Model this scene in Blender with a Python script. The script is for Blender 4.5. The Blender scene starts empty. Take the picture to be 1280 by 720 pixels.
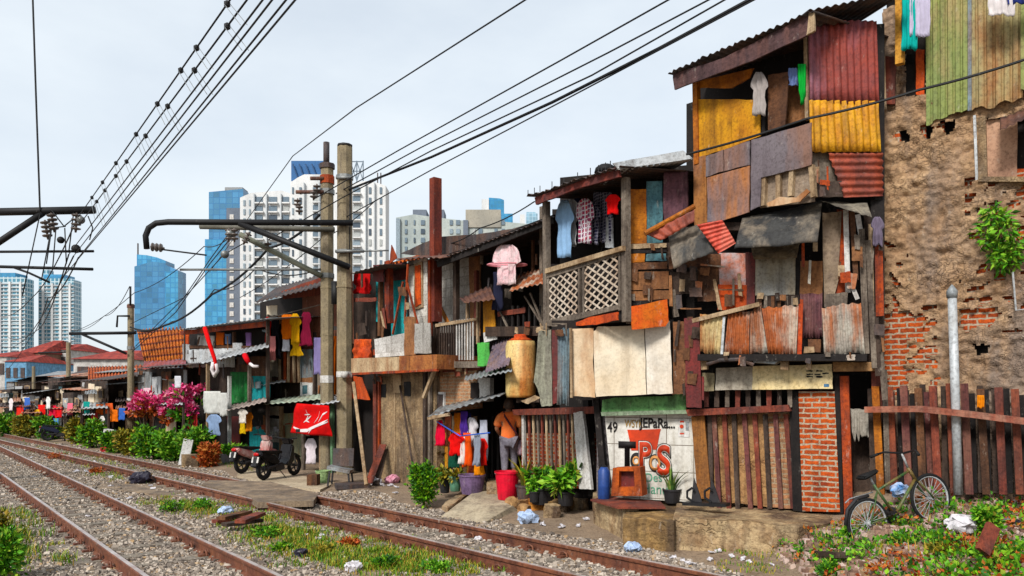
import bpy, bmesh, math, random
import numpy as np
from mathutils import Vector, Matrix, noise
random.seed(7)
S = bpy.context.scene
COL = S.collection
R = math.radians
# ---------------------------------------------------------------- camera, sky, sun, exposure
F, HY, CX, CAMZ = 960.0, 495.0, 640.0, 2.0          # focal length / horizon / centre in photo pixels, eye height
cam = bpy.data.cameras.new('camera'); camo = bpy.data.objects.new('camera', cam); COL.objects.link(camo)
camo.location = (0, 0, CAMZ); camo.rotation_euler = (R(90), 0, 0)
cam.sensor_width = 36; cam.lens = 36*F/1280; cam.shift_y = (HY-360)/1280; cam.clip_start = .1; cam.clip_end = 9000
S.camera = camo
SUN_EL, SUN_AZ = 40, 208                             # high, behind the camera and to the left
w = bpy.data.worlds.new('World'); S.world = w; w.use_nodes = True
nt = w.node_tree; bg = nt.nodes['Background']
sky = nt.nodes.new('ShaderNodeTexSky'); sky.sky_type = 'NISHITA'; sky.sun_disc = False
sky.sun_elevation = R(SUN_EL); sky.sun_rotation = R(SUN_AZ); sky.dust_density = 2.0; sky.air_density = 1.0
tc = nt.nodes.new('ShaderNodeTexCoord')
mp = nt.nodes.new('ShaderNodeMapping'); mp.inputs['Scale'].default_value = (1.2, 1.2, 3.0)
cn = nt.nodes.new('ShaderNodeTexNoise'); cn.inputs['Scale'].default_value = 1.6; cn.inputs['Detail'].default_value = 6; cn.inputs['Roughness'].default_value = .55
cr = nt.nodes.new('ShaderNodeValToRGB'); cr.color_ramp.elements[0].position = .35; cr.color_ramp.elements[1].position = .68
cr.color_ramp.elements[0].color = (.7,.7,.7,1); cr.color_ramp.elements[1].color = (.98,.98,.98,1)
mx = nt.nodes.new('ShaderNodeMix'); mx.data_type = 'RGBA'
nt.links.new(tc.outputs['Generated'], mp.inputs['Vector']); nt.links.new(mp.outputs[0], cn.inputs['Vector'])
nt.links.new(cn.outputs[0], cr.inputs[0]); nt.links.new(cr.outputs[0], mx.inputs[0])
nt.links.new(sky.outputs[0], mx.inputs[6]); mx.inputs[7].default_value = (5.9, 6.4, 6.8, 1)      # thin bright overcast
nt.links.new(mx.outputs[2], bg.inputs['Color']); bg.inputs['Strength'].default_value = .105
sl = bpy.data.lights.new('sun', 'SUN'); sl.energy = 2.9; sl.angle = R(14); sl.color = (1, .96, .91)
slo = bpy.data.objects.new('sun', sl); COL.objects.link(slo)
_a, _e = R(SUN_AZ), R(SUN_EL)
sd = Vector((math.sin(_a)*math.cos(_e), math.cos(_a)*math.cos(_e), math.sin(_e)))
slo.rotation_euler = sd.to_track_quat('Z', 'Y').to_euler(); slo.location = (0, 0, 30)
S.view_settings.view_transform = 'Standard'; S.view_settings.look = 'None'; S.view_settings.gamma = 1
S.view_settings.use_curve_mapping = False; S.view_settings.exposure = 0.55
S.render.engine = 'CYCLES'

# ---------------------------------------------------------------- placing: photo pixel -> point on a real plane
def V(x, y, Y): return Vector(((x-CX)/F*Y, Y, CAMZ+(HY-y)/F*Y))
def G(x, y, z=0.0):
    Y = (CAMZ-z)*F/(y-HY); return V(x, y, Y)
class Plane:
    'vertical wall plane through two plan points, each given by its pixel column and its distance'
    def __init__(s, xa, Ya, xb, Yb):
        s.a = Vector(((xa-CX)/F*Ya, Ya, 0)); s.b = Vector(((xb-CX)/F*Yb, Yb, 0))
        s.d = (s.b-s.a).normalized(); s.n = Vector((s.d.y, -s.d.x, 0))
        if s.n.dot(-s.a) < 0: s.n = -s.n
    def P(s, x, y, off=0.0):
        r = Vector(((x-CX)/F, 1, (HY-y)/F)); p0 = s.a+s.n*off
        t = p0.dot(s.n)/Vector((r.x, r.y, 0)).dot(s.n)
        return Vector((r.x*t, r.y*t, CAMZ+r.z*t))
    def ppm(s, x): return F/s.P(x, HY).y             # pixels per metre here
DT = Vector((-.68, .733, 0)).normalized(); NT = Vector((.733, .68, 0)).normalized()   # along the right-hand track / away from it
def lineplane(v, x0, x1):
    f = lambda x: v/(NT.x*(x-CX)/F+NT.y)
    return Plane(x0, f(x0), x1, f(x1))
def depth_at(v, x): return v/(NT.x*(x-CX)/F+NT.y)

# ---------------------------------------------------------------- materials
MC = {}
def lin(c): return tuple(((v/255)/12.92 if v/255 <= .04045 else ((v/255+.055)/1.055)**2.4) for v in c)
def C(c, k=.8):
    l = lin(c); g = .3*l[0]+.59*l[1]+.11*l[2]
    return tuple(min(.9, max(.004, g+(v-g)*1.1))*k for v in l)+(1,)
def mat(name, c1, c2=None, c3=None, amt=.5, scale=3.0, rough=.85, bump=.25, bscale=40, metal=0, streak=4.0, pat=None, psize=(.22,.075), mortar=(150,140,125), ms=.012, grain=None, spec=.3, cov=.42, dirt=1.0):
    if name in MC: return MC[name]
    m = bpy.data.materials.new(name); m.use_nodes = True; t = m.node_tree; N = t.nodes; L = t.links
    b = N['Principled BSDF']; b.inputs['Roughness'].default_value = rough; b.inputs['Metallic'].default_value = metal
    b.inputs['Specular IOR Level'].default_value = spec
    co = N.new('ShaderNodeTexCoord')
    def noise_(sc, scl=(1,1,1), det=5, ro=.6, src='Object'):
        mpn = N.new('ShaderNodeMapping'); mpn.inputs['Scale'].default_value = scl
        n = N.new('ShaderNodeTexNoise'); n.inputs['Scale'].default_value = sc; n.inputs['Detail'].default_value = det; n.inputs['Roughness'].default_value = ro
        L.new(co.outputs[src], mpn.inputs[0]); L.new(mpn.outputs[0], n.inputs['Vector']); return n
    def ramp(src, p0, p1):
        r = N.new('ShaderNodeMapRange'); r.inputs[1].default_value = p0; r.inputs[2].default_value = p1; L.new(src, r.inputs[0]); return r.outputs[0]
    def mix(f, a, bcol, mode='MIX'):
        x = N.new('ShaderNodeMix'); x.data_type = 'RGBA'; x.blend_type = mode
        if isinstance(f, (int, float)): x.inputs[0].default_value = f
        else: L.new(f, x.inputs[0])
        for i, v in ((6, a), (7, bcol)):
            if isinstance(v, tuple): x.inputs[i].default_value = v
            else: L.new(v, x.inputs[i])
        return x.outputs[2]
    c2 = c2 or tuple(v*.72 for v in c1)
    n1 = noise_(scale); col = mix(ramp(n1.outputs[0], .35, .68), C(c1), C(c2))
    hb = None
    if pat in ('brick', 'tile', 'block', 'plank', 'plankv', 'glass'):
        br = N.new('ShaderNodeTexBrick'); br.inputs['Scale'].default_value = 1; br.inputs['Brick Width'].default_value = psize[0]; br.inputs['Row Height'].default_value = psize[1]
        br.inputs['Mortar Size'].default_value = ms; br.inputs['Mortar Smooth'].default_value = .15; br.inputs['Bias'].default_value = 0
        if pat in ('tile', 'glass'): br.offset = 0
        nv = noise_(9, src='UV', det=2); dv = N.new('ShaderNodeMix'); dv.data_type = 'RGBA'; dv.blend_type = 'ADD'
        dv.inputs[0].default_value = {'brick': .04, 'block': .008}.get(pat, .002) if pat != 'glass' else 0
        uvs = co.outputs['UV']
        if pat == 'plankv':
            mr = N.new('ShaderNodeMapping'); mr.inputs['Rotation'].default_value = (0, 0, math.pi/2); L.new(uvs, mr.inputs[0]); uvs = mr.outputs[0]
        L.new(uvs, dv.inputs[6]); L.new(nv.outputs[1], dv.inputs[7]); L.new(dv.outputs[2], br.inputs['Vector'])
        br.inputs['Color1'].default_value = (1,1,1,1); br.inputs['Color2'].default_value = (.62,.6,.58,1) if pat != 'tile' else (.93,.93,.93,1)
        br.inputs['Mortar'].default_value = (1,1,1,1)
        col = mix(1.0, col, br.outputs['Color'], 'MULTIPLY')
        nm = noise_(14, det=3)
        col = mix(br.outputs['Fac'], col, C(mortar)); hb = br.outputs['Fac']
    if pat == 'rubble':
        mpv = N.new('ShaderNodeMapping'); mpv.inputs['Scale'].default_value = (1, 1, 1.8); dn = noise_(5, det=3); ad = N.new('ShaderNodeMix'); ad.data_type = 'RGBA'; ad.blend_type = 'ADD'; ad.inputs[0].default_value = .35
        L.new(co.outputs['Object'], ad.inputs[6]); L.new(dn.outputs[1], ad.inputs[7]); L.new(ad.outputs[2], mpv.inputs[0])
        ve = N.new('ShaderNodeTexVoronoi'); ve.feature = 'DISTANCE_TO_EDGE'; ve.inputs['Scale'].default_value = psize[0]; vc = N.new('ShaderNodeTexVoronoi'); vc.inputs['Scale'].default_value = psize[0]
        for q in (ve, vc): L.new(mpv.outputs[0], q.inputs['Vector'])
        sp = N.new('ShaderNodeSeparateColor'); L.new(vc.outputs['Color'], sp.inputs[0])
        vr = N.new('ShaderNodeValToRGB'); el = vr.color_ramp.elements; el[0].color = (.74,.71,.69,1); el[1].color = (1.06,1.03,1,1); x_ = el.new(.5); x_.color = (.9,.84,.78,1); L.new(sp.outputs[0], vr.inputs[0])
        col = mix(1.0, col, vr.outputs[0], 'MULTIPLY'); pk = noise_(1.3, det=4); inv = N.new('ShaderNodeMapRange'); inv.inputs[1].default_value = .0; inv.inputs[2].default_value = .13; inv.inputs[3].default_value = 1; inv.inputs[4].default_value = 0; L.new(ve.outputs[0], inv.inputs[0])
        mm = N.new('ShaderNodeMath'); mm.operation = 'MULTIPLY'; L.new(inv.outputs[0], mm.inputs[0]); L.new(ramp(pk.outputs[0], .45, 1.15), mm.inputs[1])
        col = mix(mm.outputs[0], col, C(mortar)); hb = mm.outputs[0]
    if c3:
        n2 = noise_(streak, (1, 1, .22) if streak else (1,1,1), 6, .65)
        col = mix(ramp(n2.outputs[0], .62-cov*.4, .62-cov*.4+.16), col, C(c3)) if amt >= 1 else mix(_mul(t, ramp(n2.outputs[0], .62-cov*.4, .62-cov*.4+.16), amt), col, C(c3))
    if grain:                                          # wood grain / brushed streaks
        gsc = (30, 30, 1.2) if grain == 'v' else (2, 2, 40)
        n3 = noise_(3, gsc, 4, .6); col = mix(_mul(t, ramp(n3.outputs[0], .4, .7), .55), col, mix(1.0, col, (.45,.42,.4,1), 'MULTIPLY'))
    n5 = noise_(1.7, det=8, ro=.7)                     # general grime
    col = mix(ramp(n5.outputs[0], .5, .8), col, mix(1.0, col, (.6,.57,.54,1), 'MULTIPLY'))
    if scale > .1 and dirt > 0:                          # weathering: speckle, dark run-off streaks, pale scuffs
        n6 = noise_(24, det=7, ro=.72); col = mix(_mul(t, ramp(n6.outputs[0], .47, .66), .75*dirt), col, mix(1.0, col, (.42,.39,.37,1), 'MULTIPLY'))
        n7 = noise_(5, (1,1,.1), 6, .65); col = mix(_mul(t, ramp(n7.outputs[0], .53, .7), .7*dirt), col, mix(1.0, col, (.36,.32,.3,1), 'MULTIPLY'))
        n8 = noise_(9, (1,1,.5), 8, .75); col = mix(_mul(t, ramp(n8.outputs[0], .6, .72), .4*dirt), col, C((214,206,192)))
    L.new(col, b.inputs['Base Color'])
    nb = noise_(bscale, det=4)
    bp = N.new('ShaderNodeBump'); bp.inputs['Strength'].default_value = bump; bp.inputs['Distance'].default_value = .02
    L.new(nb.outputs[0], bp.inputs['Height']); last = bp
    if hb is not None and pat != 'glass':
        b2 = N.new('ShaderNodeBump'); b2.invert = True; b2.inputs['Strength'].default_value = .7 if pat != 'rubble' else 1; b2.inputs['Distance'].default_value = .012 if pat != 'rubble' else .06
        L.new(hb, b2.inputs['Height']); L.new(bp.outputs[0], b2.inputs['Normal']); last = b2
    L.new(last.outputs[0], b.inputs['Normal'])
    MC[name] = m; return m
def _mul(t, s, k):
    m = t.nodes.new('ShaderNodeMath'); m.operation = 'MULTIPLY'; m.inputs[1].default_value = k; t.links.new(s, m.inputs[0]); return m.outputs[0]
def leafmat(name, dark, mid, light, rough=.6):
    if name in MC: return MC[name]
    m = bpy.data.materials.new(name); m.use_nodes = True; t = m.node_tree; N = t.nodes; L = t.links; b = N['Principled BSDF']
    g = N.new('ShaderNodeNewGeometry'); r = N.new('ShaderNodeValToRGB'); e = r.color_ramp.elements
    e[0].color = C(dark); e[1].color = C(light); x = e.new(.5); x.color = C(mid); e[-1].position = .93; y_ = e.new(.97); y_.color = C(tuple(.45*l_+.55*q for l_, q in zip(light, (150,110,60))))
    L.new(g.outputs['Random Per Island'], r.inputs[0]); L.new(r.outputs[0], b.inputs['Base Color'])
    b.inputs['Roughness'].default_value = rough; b.inputs['Specular IOR Level'].default_value = .25
    MC[name] = m; return m
def plain(name, c, rough=.6, metal=0, bump=.08, k2=.75): return mat(name, c, tuple(v*k2 for v in c), rough=rough, metal=metal, bump=bump, dirt=.3)
# plain-colour helper for cloth
def cloth(c): return mat('cloth_%d_%d_%d' % c, c, tuple(v*.9 for v in c), scale=8, rough=.95, bump=.3, bscale=220, spec=.1, dirt=.15)

wood_dark = mat('wood_dark', (74,58,48), (44,34,30), (105,90,80), .5, grain='v', bump=.4)
wood_black = mat('wood_black', (40,34,32), (22,18,18), grain='v')
wood_grey = mat('wood_grey', (150,138,124), (105,94,84), (70,58,50), .6, grain='v', bump=.5)
wood_brown = mat('wood_brown', (128,88,60), (88,58,40), (60,42,34), .6, grain='v', bump=.4)
wood_brownh = mat('wood_brown_flat', (140,96,66), (100,66,46), (60,42,34), .6, grain='h', bump=.4)
wood_light = mat('wood_light', (205,182,150), (160,132,100), (110,82,58), .5, grain='v', bump=.3)
wood_red = mat('wood_red', (150,78,58), (105,52,44), (84,60,58), .6, grain='v', bump=.3)
ply_orange = mat('ply_orange', (205,128,52), (165,92,36), (120,72,40), .5, grain='h')
ply_yellow = mat('ply_yellow', (214,156,44), (180,116,34), (130,84,36), .5, scale=1.6)
ply_brown = mat('ply_brown', (164,116,78), (128,84,54), (86,58,42), .6)
rust = mat('rust', (190,84,34), (136,58,36), (88,50,44), .7, streak=6, bump=.5)
rust_orange = mat('rust_orange', (222,98,28), (180,66,26), (120,56,36), .5, streak=5)
rust_zinc = mat('rust_zinc', (176,100,58), (140,76,48), (205,196,180), .75, streak=5, metal=.0, rough=.7)
zinc_rust = mat('zinc_rust', (196,190,176), (158,150,140), (170,96,50), .9, streak=4, rough=.65)
zinc = mat('zinc', (170,176,178), (128,134,138), (120,100,84), .6, streak=5, rough=.5, metal=.15)
zinc_light = mat('zinc_light', (214,218,220), (180,186,190), (140,130,120), .4, rough=.5, metal=.1)
zinc_blue = mat('zinc_blue', (128,148,156), (96,112,122), (140,104,76), .6, streak=4, rough=.6)
zinc_dark = mat('zinc_dark', (84,78,78), (56,50,52), (110,82,66), .6, rough=.7)
zinc_brown = mat('zinc_brown', (104,74,66), (72,52,50), (140,96,72), .5, rough=.75)
metal_grey = mat('metal_grey', (128,120,124), (108,98,104), (150,104,74), .6, streak=1.3, scale=1.2, rough=.55, bump=.06)
metal_orange = mat('metal_orange', (176,122,72), (150,98,62), (128,110,104), .6, streak=1.6, rough=.6, bump=.06)
zinc_redpurple = mat('zinc_redpurple', (164,72,56), (128,68,68), (140,108,128), .8, streak=1.4, scale=1.5, rough=.7, cov=.35)
zinc_yellow = mat('zinc_yellow', (224,168,24), (204,138,20), (120,86,40), .6, streak=7, rough=.65, cov=.3)
zinc_red = mat('zinc_red', (180,90,66), (136,74,66), (104,66,60), .6, rough=.65)
zinc_redbright = mat('zinc_redbright', (218,96,80), (186,76,66), (230,150,130), .5, rough=.6)
zinc_green = mat('zinc_green', (150,160,92), (124,138,88), (176,150,110), .7, streak=2.5, scale=1.5, rough=.7)
zinc_tan = mat('zinc_tan', (176,166,120), (150,136,100), (160,96,50), .7, streak=2.2, rough=.7)
zinc_purple = mat('zinc_purple', (112,70,74), (84,54,62), (130,92,84), .5, rough=.7)
tarp_dark = mat('tarp_dark', (72,72,70), (42,42,44), (140,128,112), .7, streak=3, scale=2.5, rough=.75)
board_white = mat('board_white', (236,226,206), (226,206,176), (166,116,74), .75, streak=1.6, scale=1.2, bump=.08, cov=.3, dirt=.45)
board_white2 = mat('board_white_clean', (238,232,220), (226,214,196), (190,160,130), .5, streak=1.4, bump=.08, cov=.2, dirt=.4)
board_stain = mat('board_stained', (232,214,186), (206,166,122), (160,100,56), .9, streak=1.1, scale=1.2, bump=.08, cov=.5, dirt=.5)
paint_white = mat('paint_white', (238,238,236), (214,212,206), (160,150,140), .5, scale=2)
tile_white = mat('tile_white', (232,230,222), (220,216,206), (170,160,140), .5, dirt=.5, pat='tile', psize=(.4,.4), ms=.006, mortar=(130,120,108), rough=.35, bump=.04, cov=.25)
brick_red = mat('brick_red', (220,104,50), (172,74,42), (206,180,154), .85, streak=0, scale=6, pat='brick', psize=(.2,.07), ms=.012, mortar=(186,168,146), bump=.8, cov=.26)
brick_mixed = mat('brick_mixed', (204,128,78), (170,108,72), (196,168,136), .8, streak=0, scale=6, pat='brick', psize=(.2,.07), ms=.012, mortar=(176,158,134), bump=.6, cov=.5)
stone_tan = mat('stone_tan', (206,166,116), (166,124,84), (116,96,84), .7, streak=0, scale=5, bump=1.0, bscale=16, cov=.4, pat='rubble', psize=(9,9), mortar=(84,64,50))
plaster_grey = mat('plaster_grey', (186,164,130), (150,126,98), (104,90,78), .7, scale=4, bump=1, bscale=22, pat='rubble', psize=(14,14), mortar=(110,90,70))
block_white = mat('block_white', (206,204,196), (184,180,172), (140,134,126), .5, pat='block', psize=(.4,.2), ms=.008, mortar=(150,146,140))
concrete = mat('concrete', (176,158,132), (146,128,106), (96,86,76), .8, scale=3, bump=.6, bscale=22)
concrete_pole = mat('concrete_pole', (160,146,118), (134,122,98), (120,110,96), .6, scale=4, bump=.3)
tile_roof = mat('tile_roof', (244,128,40), (214,92,36), (130,66,46), .6, streak=0, scale=7, pat='brick', psize=(.26,.3), ms=.03, mortar=(96,44,26), bump=.5)
red_roof = mat('red_roof', (190,78,62), (150,62,54), pat='brick', psize=(.8,1.0), ms=.06, mortar=(120,40,36))
green_paint = mat('green_paint', (124,176,112), (96,148,92), (70,84,62), .6)
teal_paint = mat('teal_paint', (40,172,176), (34,150,156), (30,110,116), .4)
teal_dull = mat('teal_dull', (98,142,150), (66,104,116), (60,70,74), .6)
black_metal = plain('black_metal', (30,30,33), .5); dark_metal = plain('dark_metal', (52,50,52), .6)
white_plastic = plain('white_plastic', (226,226,224), .4); black_rubber = plain('black_rubber', (26,26,27), .8)
void_mat = mat('void_dark', (36,29,26), (22,18,16), bump=.3, dirt=.4)  # near-black colour that paints in the shade of rooms and openings; also soil
red_metal = mat('red_metal', (122,44,40), (96,36,36), (74,40,38), .6, rough=.6)
near_black = plain('near_black', (20,20,22), .7)

# ---------------------------------------------------------------- objects
def wloc(o):
    v = Vector((0,0,0))
    while o: v += o.location; o = o.parent
    return v
def props(o, label=None, cat=None, group=None, kind=None):
    if label: o['label'] = label
    if cat: o['category'] = cat
    if group: o['group'] = group
    if kind: o['kind'] = kind
    return o
def thing(name, loc, label, cat, group=None):
    o = bpy.data.objects.new(name, None); COL.objects.link(o); o.location = loc; o.empty_display_size = .2
    return props(o, label, cat, group)
def uvbox(me):
    uv = me.uv_layers.new(name='UVMap')
    nv = len(me.vertices); co = np.empty(nv*3); me.vertices.foreach_get('co', co); co = co.reshape(-1,3)
    nl = len(me.loops); vi = np.empty(nl, int); me.loops.foreach_get('vertex_index', vi)
    npoly = len(me.polygons); nr = np.empty(npoly*3); me.polygons.foreach_get('normal', nr); nr = nr.reshape(-1,3)
    lt = np.empty(npoly, int); me.polygons.foreach_get('loop_total', lt)
    ln = np.repeat(nr, lt, axis=0); c = co[vi]
    h = np.hypot(ln[:,0], ln[:,1]); hs = np.where(h < 1e-6, 1, h)
    s = (-ln[:,1]*c[:,0]+ln[:,0]*c[:,1])/hs; out = np.stack([s, c[:,2]], 1)
    up = np.abs(ln[:,2]) > .8; out[up] = c[up][:, :2]
    uv.data.foreach_set('uv', out.astype(np.float32).ravel())
def mkobj(name, me, m, parent=None, smooth=False, solid=0, base=None):
    'link a mesh given in world coordinates as ONE object'
    if parent is not None: o0 = wloc(parent)
    else:
        nv = len(me.vertices); co = np.empty(nv*3); me.vertices.foreach_get('co', co); co = co.reshape(-1,3)
        mn, mxx = co.min(0), co.max(0)
        o0 = Vector(base) if base is not None else Vector(((mn[0]+mxx[0])/2, (mn[1]+mxx[1])/2, mn[2]))
    me.transform(Matrix.Translation(-o0)); me.update(); uvbox(me)
    if smooth: me.shade_smooth()
    me.materials.append(m)
    o = bpy.data.objects.new(name, me); COL.objects.link(o)
    if parent is not None: o.parent = parent
    else: o.location = o0
    if solid:
        md = o.modifiers.new('thickness', 'SOLIDIFY'); md.thickness = solid; md.offset = 0
    return o
def fin(bm, name, m, parent=None, smooth=False, solid=0, base=None, recalc=True):
    if recalc: bmesh.ops.recalc_face_normals(bm, faces=bm.faces)
    me = bpy.data.meshes.new(name); bm.to_mesh(me); bm.free()
    return mkobj(name, me, m, parent, smooth, solid, base)
def pyobj(name, vs, fs, m, parent=None, smooth=False, solid=0, base=None):
    me = bpy.data.meshes.new(name); me.from_pydata([tuple(v) for v in vs], [], fs); me.update()
    return mkobj(name, me, m, parent, smooth, solid, base)
BM = bmesh.new
def prism(bm, pts, vec):
    a = [bm.verts.new(p) for p in pts]; b = [bm.verts.new(Vector(p)+vec) for p in pts]; n = len(pts)
    bm.faces.new(a); bm.faces.new(b[::-1])
    for i in range(n): bm.faces.new((a[i], b[i], b[(i+1) % n], a[(i+1) % n]))
def box(bm, c, sx, sy, sz, rot=None):
    'box with centre c'
    M_ = Matrix.Translation(Vector(c)) @ (rot.to_4x4() if rot is not None else Matrix.Identity(4)) @ Matrix.Diagonal((sx, sy, sz, 1))
    bmesh.ops.create_cube(bm, size=1, matrix=M_)
def beam(bm, p0, p1, w, d, up=None):
    p0, p1 = Vector(p0), Vector(p1); z = p1-p0; L = z.length; z.normalize()
    u = Vector(up) if up is not None else (Vector((0,1,0)) if abs(z.z) > .7 else Vector((0,0,1)))
    x = u.cross(z).normalized(); y = z.cross(x)
    M_ = Matrix((x, y, z)).transposed().to_4x4(); M_.translation = (p0+p1)/2
    bmesh.ops.create_cube(bm, size=1, matrix=M_ @ Matrix.Diagonal((w, d, L, 1)))
def tube(bm, pts, r, n=8, r2=None, cap=True):
    pts = [Vector(p) for p in pts]; rings = []; N_ = len(pts); pu = None
    for i, p in enumerate(pts):
        t = (pts[min(i+1, N_-1)]-pts[max(i-1, 0)]).normalized()
        u = pu if pu is not None else (Vector((0,0,1)) if abs(t.z) < .9 else Vector((1,0,0)))
        x = (u - t*u.dot(t)).normalized(); y = t.cross(x); pu = x
        rr = r if r2 is None else r+(r2-r)*i/(N_-1)
        rings.append([bm.verts.new(p+(x*math.cos(2*math.pi*k/n)+y*math.sin(2*math.pi*k/n))*rr) for k in range(n)])
    for a, b in zip(rings, rings[1:]):
        for k in range(n): bm.faces.new((a[k], a[(k+1) % n], b[(k+1) % n], b[k]))
    if cap: bm.faces.new(rings[0][::-1]); bm.faces.new(rings[-1])
def lathe(bm, c, prof, n=16, M_=None):
    c = Vector(c); rings = []
    for r, z in prof:
        ring = []
        for k in range(n):
            v = Vector((max(r, .0005)*math.cos(2*math.pi*k/n), max(r, .0005)*math.sin(2*math.pi*k/n), z))
            ring.append(bm.verts.new(c+(M_ @ v if M_ is not None else v)))
        rings.append(ring)
    for a, b in zip(rings, rings[1:]):
        for k in range(n): bm.faces.new((a[k], a[(k+1) % n], b[(k+1) % n], b[k]))
    bm.faces.new(rings[0][::-1]); bm.faces.new(rings[-1])
def ball(bm, c, r, s=(1,1,1), sub=1):
    bmesh.ops.create_icosphere(bm, subdivisions=sub, radius=1, matrix=Matrix.Translation(Vector(c)) @ Matrix.Diagonal((r*s[0], r*s[1], r*s[2], 1)))
rj = lambda a: random.uniform(-a, a)
# --- pieces laid out on a wall plane
def panel(th, name, P, pts, m, off=0., t=.02, warp=0., ragged=True):
    off += rj(.003); bm = BM()
    if t <= .08 and ragged and max(abs(pts[0][0]-pts[2 % len(pts)][0]), abs(pts[0][1]-pts[2 % len(pts)][1])) > 7:
        q = []; w8 = max(p[0] for p in pts)-min(p[0] for p in pts)
        for a, b in zip(pts, pts[1:]+pts[:1]):
            for k in range(4): f = k/4; q.append((a[0]+(b[0]-a[0])*f+(rj(.55) if k else 0)*min(1, w8/12), a[1]+(b[1]-a[1])*f+(rj(.6) if k else 0)))
        pts = q
    fr = [P.P(x, y, off) for x, y in pts]
    if warp:
        fr = [p+P.n*rj(warp) for p in fr]
    prism(bm, fr, -P.n*t); return fin(bm, name, m, th)
def rect(th, name, P, x0, y0, x1, y1, m, off=0., t=.02, j=.6):
    return panel(th, name, P, [(x0+rj(j), y0+rj(j)), (x1+rj(j), y0+rj(j)), (x1+rj(j), y1+rj(j)), (x0+rj(j), y1+rj(j))], m, off, t, 0., j > 0)
def post(th, name, P, a, b, wpx, m, off=0., d=None):
    p, q = P.P(a[0], a[1], off), P.P(b[0], b[1], off); w_ = wpx/P.ppm((a[0]+b[0])/2); d = d or min(w_, .12)
    bm = BM(); beam(bm, p-P.n*d/2, q-P.n*d/2, w_, d, up=P.n)
    return fin(bm, name, m, th)
def bil(q, u, v): return q[0]*(1-u)*(1-v)+q[1]*u*(1-v)+q[2]*u*v+q[3]*(1-u)*v
def corr_pts(name, q, m, parent, n=10, amp=.012, horiz=False, nrm=None, rag=0., sag=0., seg=8, sharp=False):
    'corrugated sheet over 4 corners (tl,tr,br,bl); ridges run down the sheet unless horiz'
    q = [Vector(p) for p in q]; nrm = nrm or (q[1]-q[0]).cross(q[3]-q[0]).normalized()
    na, nb = n*6, 5; vs = []; fs = []; so = random.uniform(0, 99)
    for i in range(na+1):
        a = i/na; ph = a*n
        if sharp: wv = max(-1, min(1, 2.2*math.sin(2*math.pi*ph)+1.1))
        else: wv = math.sin(2*math.pi*ph)
        e0 = rag*noise.noise(Vector((a*n*.9, so, 0))); e1 = rag*noise.noise(Vector((a*n*.9, so+9, 0)))
        for j in range(nb+1):
            b = j/nb
            bb = b+(e0*(1-b)+e1*b)
            p = bil(q, bb, a) if horiz else bil(q, a, bb)
            wob = noise.noise(Vector((a*2+so, b*2, 0)))*amp*1.2
            vs.append(p+nrm*(wv*amp+wob)+Vector((0,0,-sag*4*b*(1-b))))
    for i in range(na):
        for j in range(nb):
            k = i*(nb+1)+j; fs.append((k, k+1, k+nb+2, k+nb+1))
    return pyobj(name, vs, fs, m, parent, smooth=not sharp, solid=.004)
def corr(th, name, P, quad, m, n=8, amp=.012, horiz=False, off=0., rag=.03, sharp=False):
    return corr_pts(name, [P.P(x, y, off) for x, y in quad], m, th, n, amp, horiz, P.n, rag, sharp=sharp)
def roof(th, name, P, a, b, off, back, dz, m, n=14, amp=.014, rag=.01, sag=0.):
    'sheet roof: front edge between two pixels on plane P, running back over the house'
    p, q = P.P(a[0], a[1], off), P.P(b[0], b[1], off); e = -P.n*back+Vector((0,0,dz))
    return corr_pts(name, [p+e, q+e, q, p], m, th, n, amp, False, Vector((0,0,1)), rag, sag)
def slab(th, name, pts, m, t=.05):
    'thick sheet through explicit points, thickness downwards'
    bm = BM(); prism(bm, pts, Vector((0,0,-t))); return fin(bm, name, m, th)
def body(th, name, P, x0, x1, ytl, ytr, m, back=.6, deep=3.5, zb=0.):
    'solid rear volume of a house, set back behind its front'
    a, b = P.P(x0, ytl, -back), P.P(x1, ytr, -back); e = -P.n*deep
    bm = BM(); prism(bm, [(a.x,a.y,zb), (b.x,b.y,zb), (b.x,b.y,b.z), (a.x,a.y,a.z)], e)
    return fin(bm, name, m, th)
def hang(name, P, cx, y0, wpx, hpx, prof, m, off=.1, fold=.02, nf=3, parent=None, cols=12, rows=12, sway=0.):
    'hanging cloth: prof rows are (t, left, right) as fractions of half width'
    vs = []; fs = []; so = random.uniform(0, 50)
    for j in range(rows+1):
        t = j/rows
        for k in range(len(prof)-1):
            if prof[k][0] <= t <= prof[k+1][0]: break
        f = (t-prof[k][0])/max(1e-6, prof[k+1][0]-prof[k][0])
        l = prof[k][1]+(prof[k+1][1]-prof[k][1])*f; r = prof[k][2]+(prof[k+1][2]-prof[k][2])*f
        for i in range(cols+1):
            u = i/cols; x = cx+(l+(r-l)*u)*wpx/2+sway*t*t+wpx*.05*noise.noise(Vector((so, t*5, u*2)))
            p = P.P(x, y0+t*hpx+hpx*.05*t*noise.noise(Vector((u*3+so, 2, 0))), off)
            d = 1.5*fold*(.3+.7*t)*(math.sin(u*nf*2*math.pi+so+1.5*noise.noise(Vector((u*2, t*2, so))))+.9*noise.noise(Vector((u*5+so, t*4, 0))))
            vs.append(p+P.n*d+Vector((0,0,-.01*math.sin(u*9+so)*t)))
    for j in range(rows):
        for i in range(cols):
            k = j*(cols+1)+i; fs.append((k, k+1, k+cols+2, k+cols+1))
    return pyobj(name, vs, fs, m, parent, smooth=True, solid=.003)
SHIRT = [(0,-.3,.3),(.04,-.45,.45),(.1,-.75,.75),(.38,-1,1),(.42,-.95,.95),(.43,-.62,.62),(.6,-.6,.6),(1,-.66,.66)]
TEE = [(0,-.35,.35),(.06,-.6,.6),(.28,-1,1),(.34,-.98,.98),(.35,-.66,.66),(1,-.7,.7)]
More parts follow.
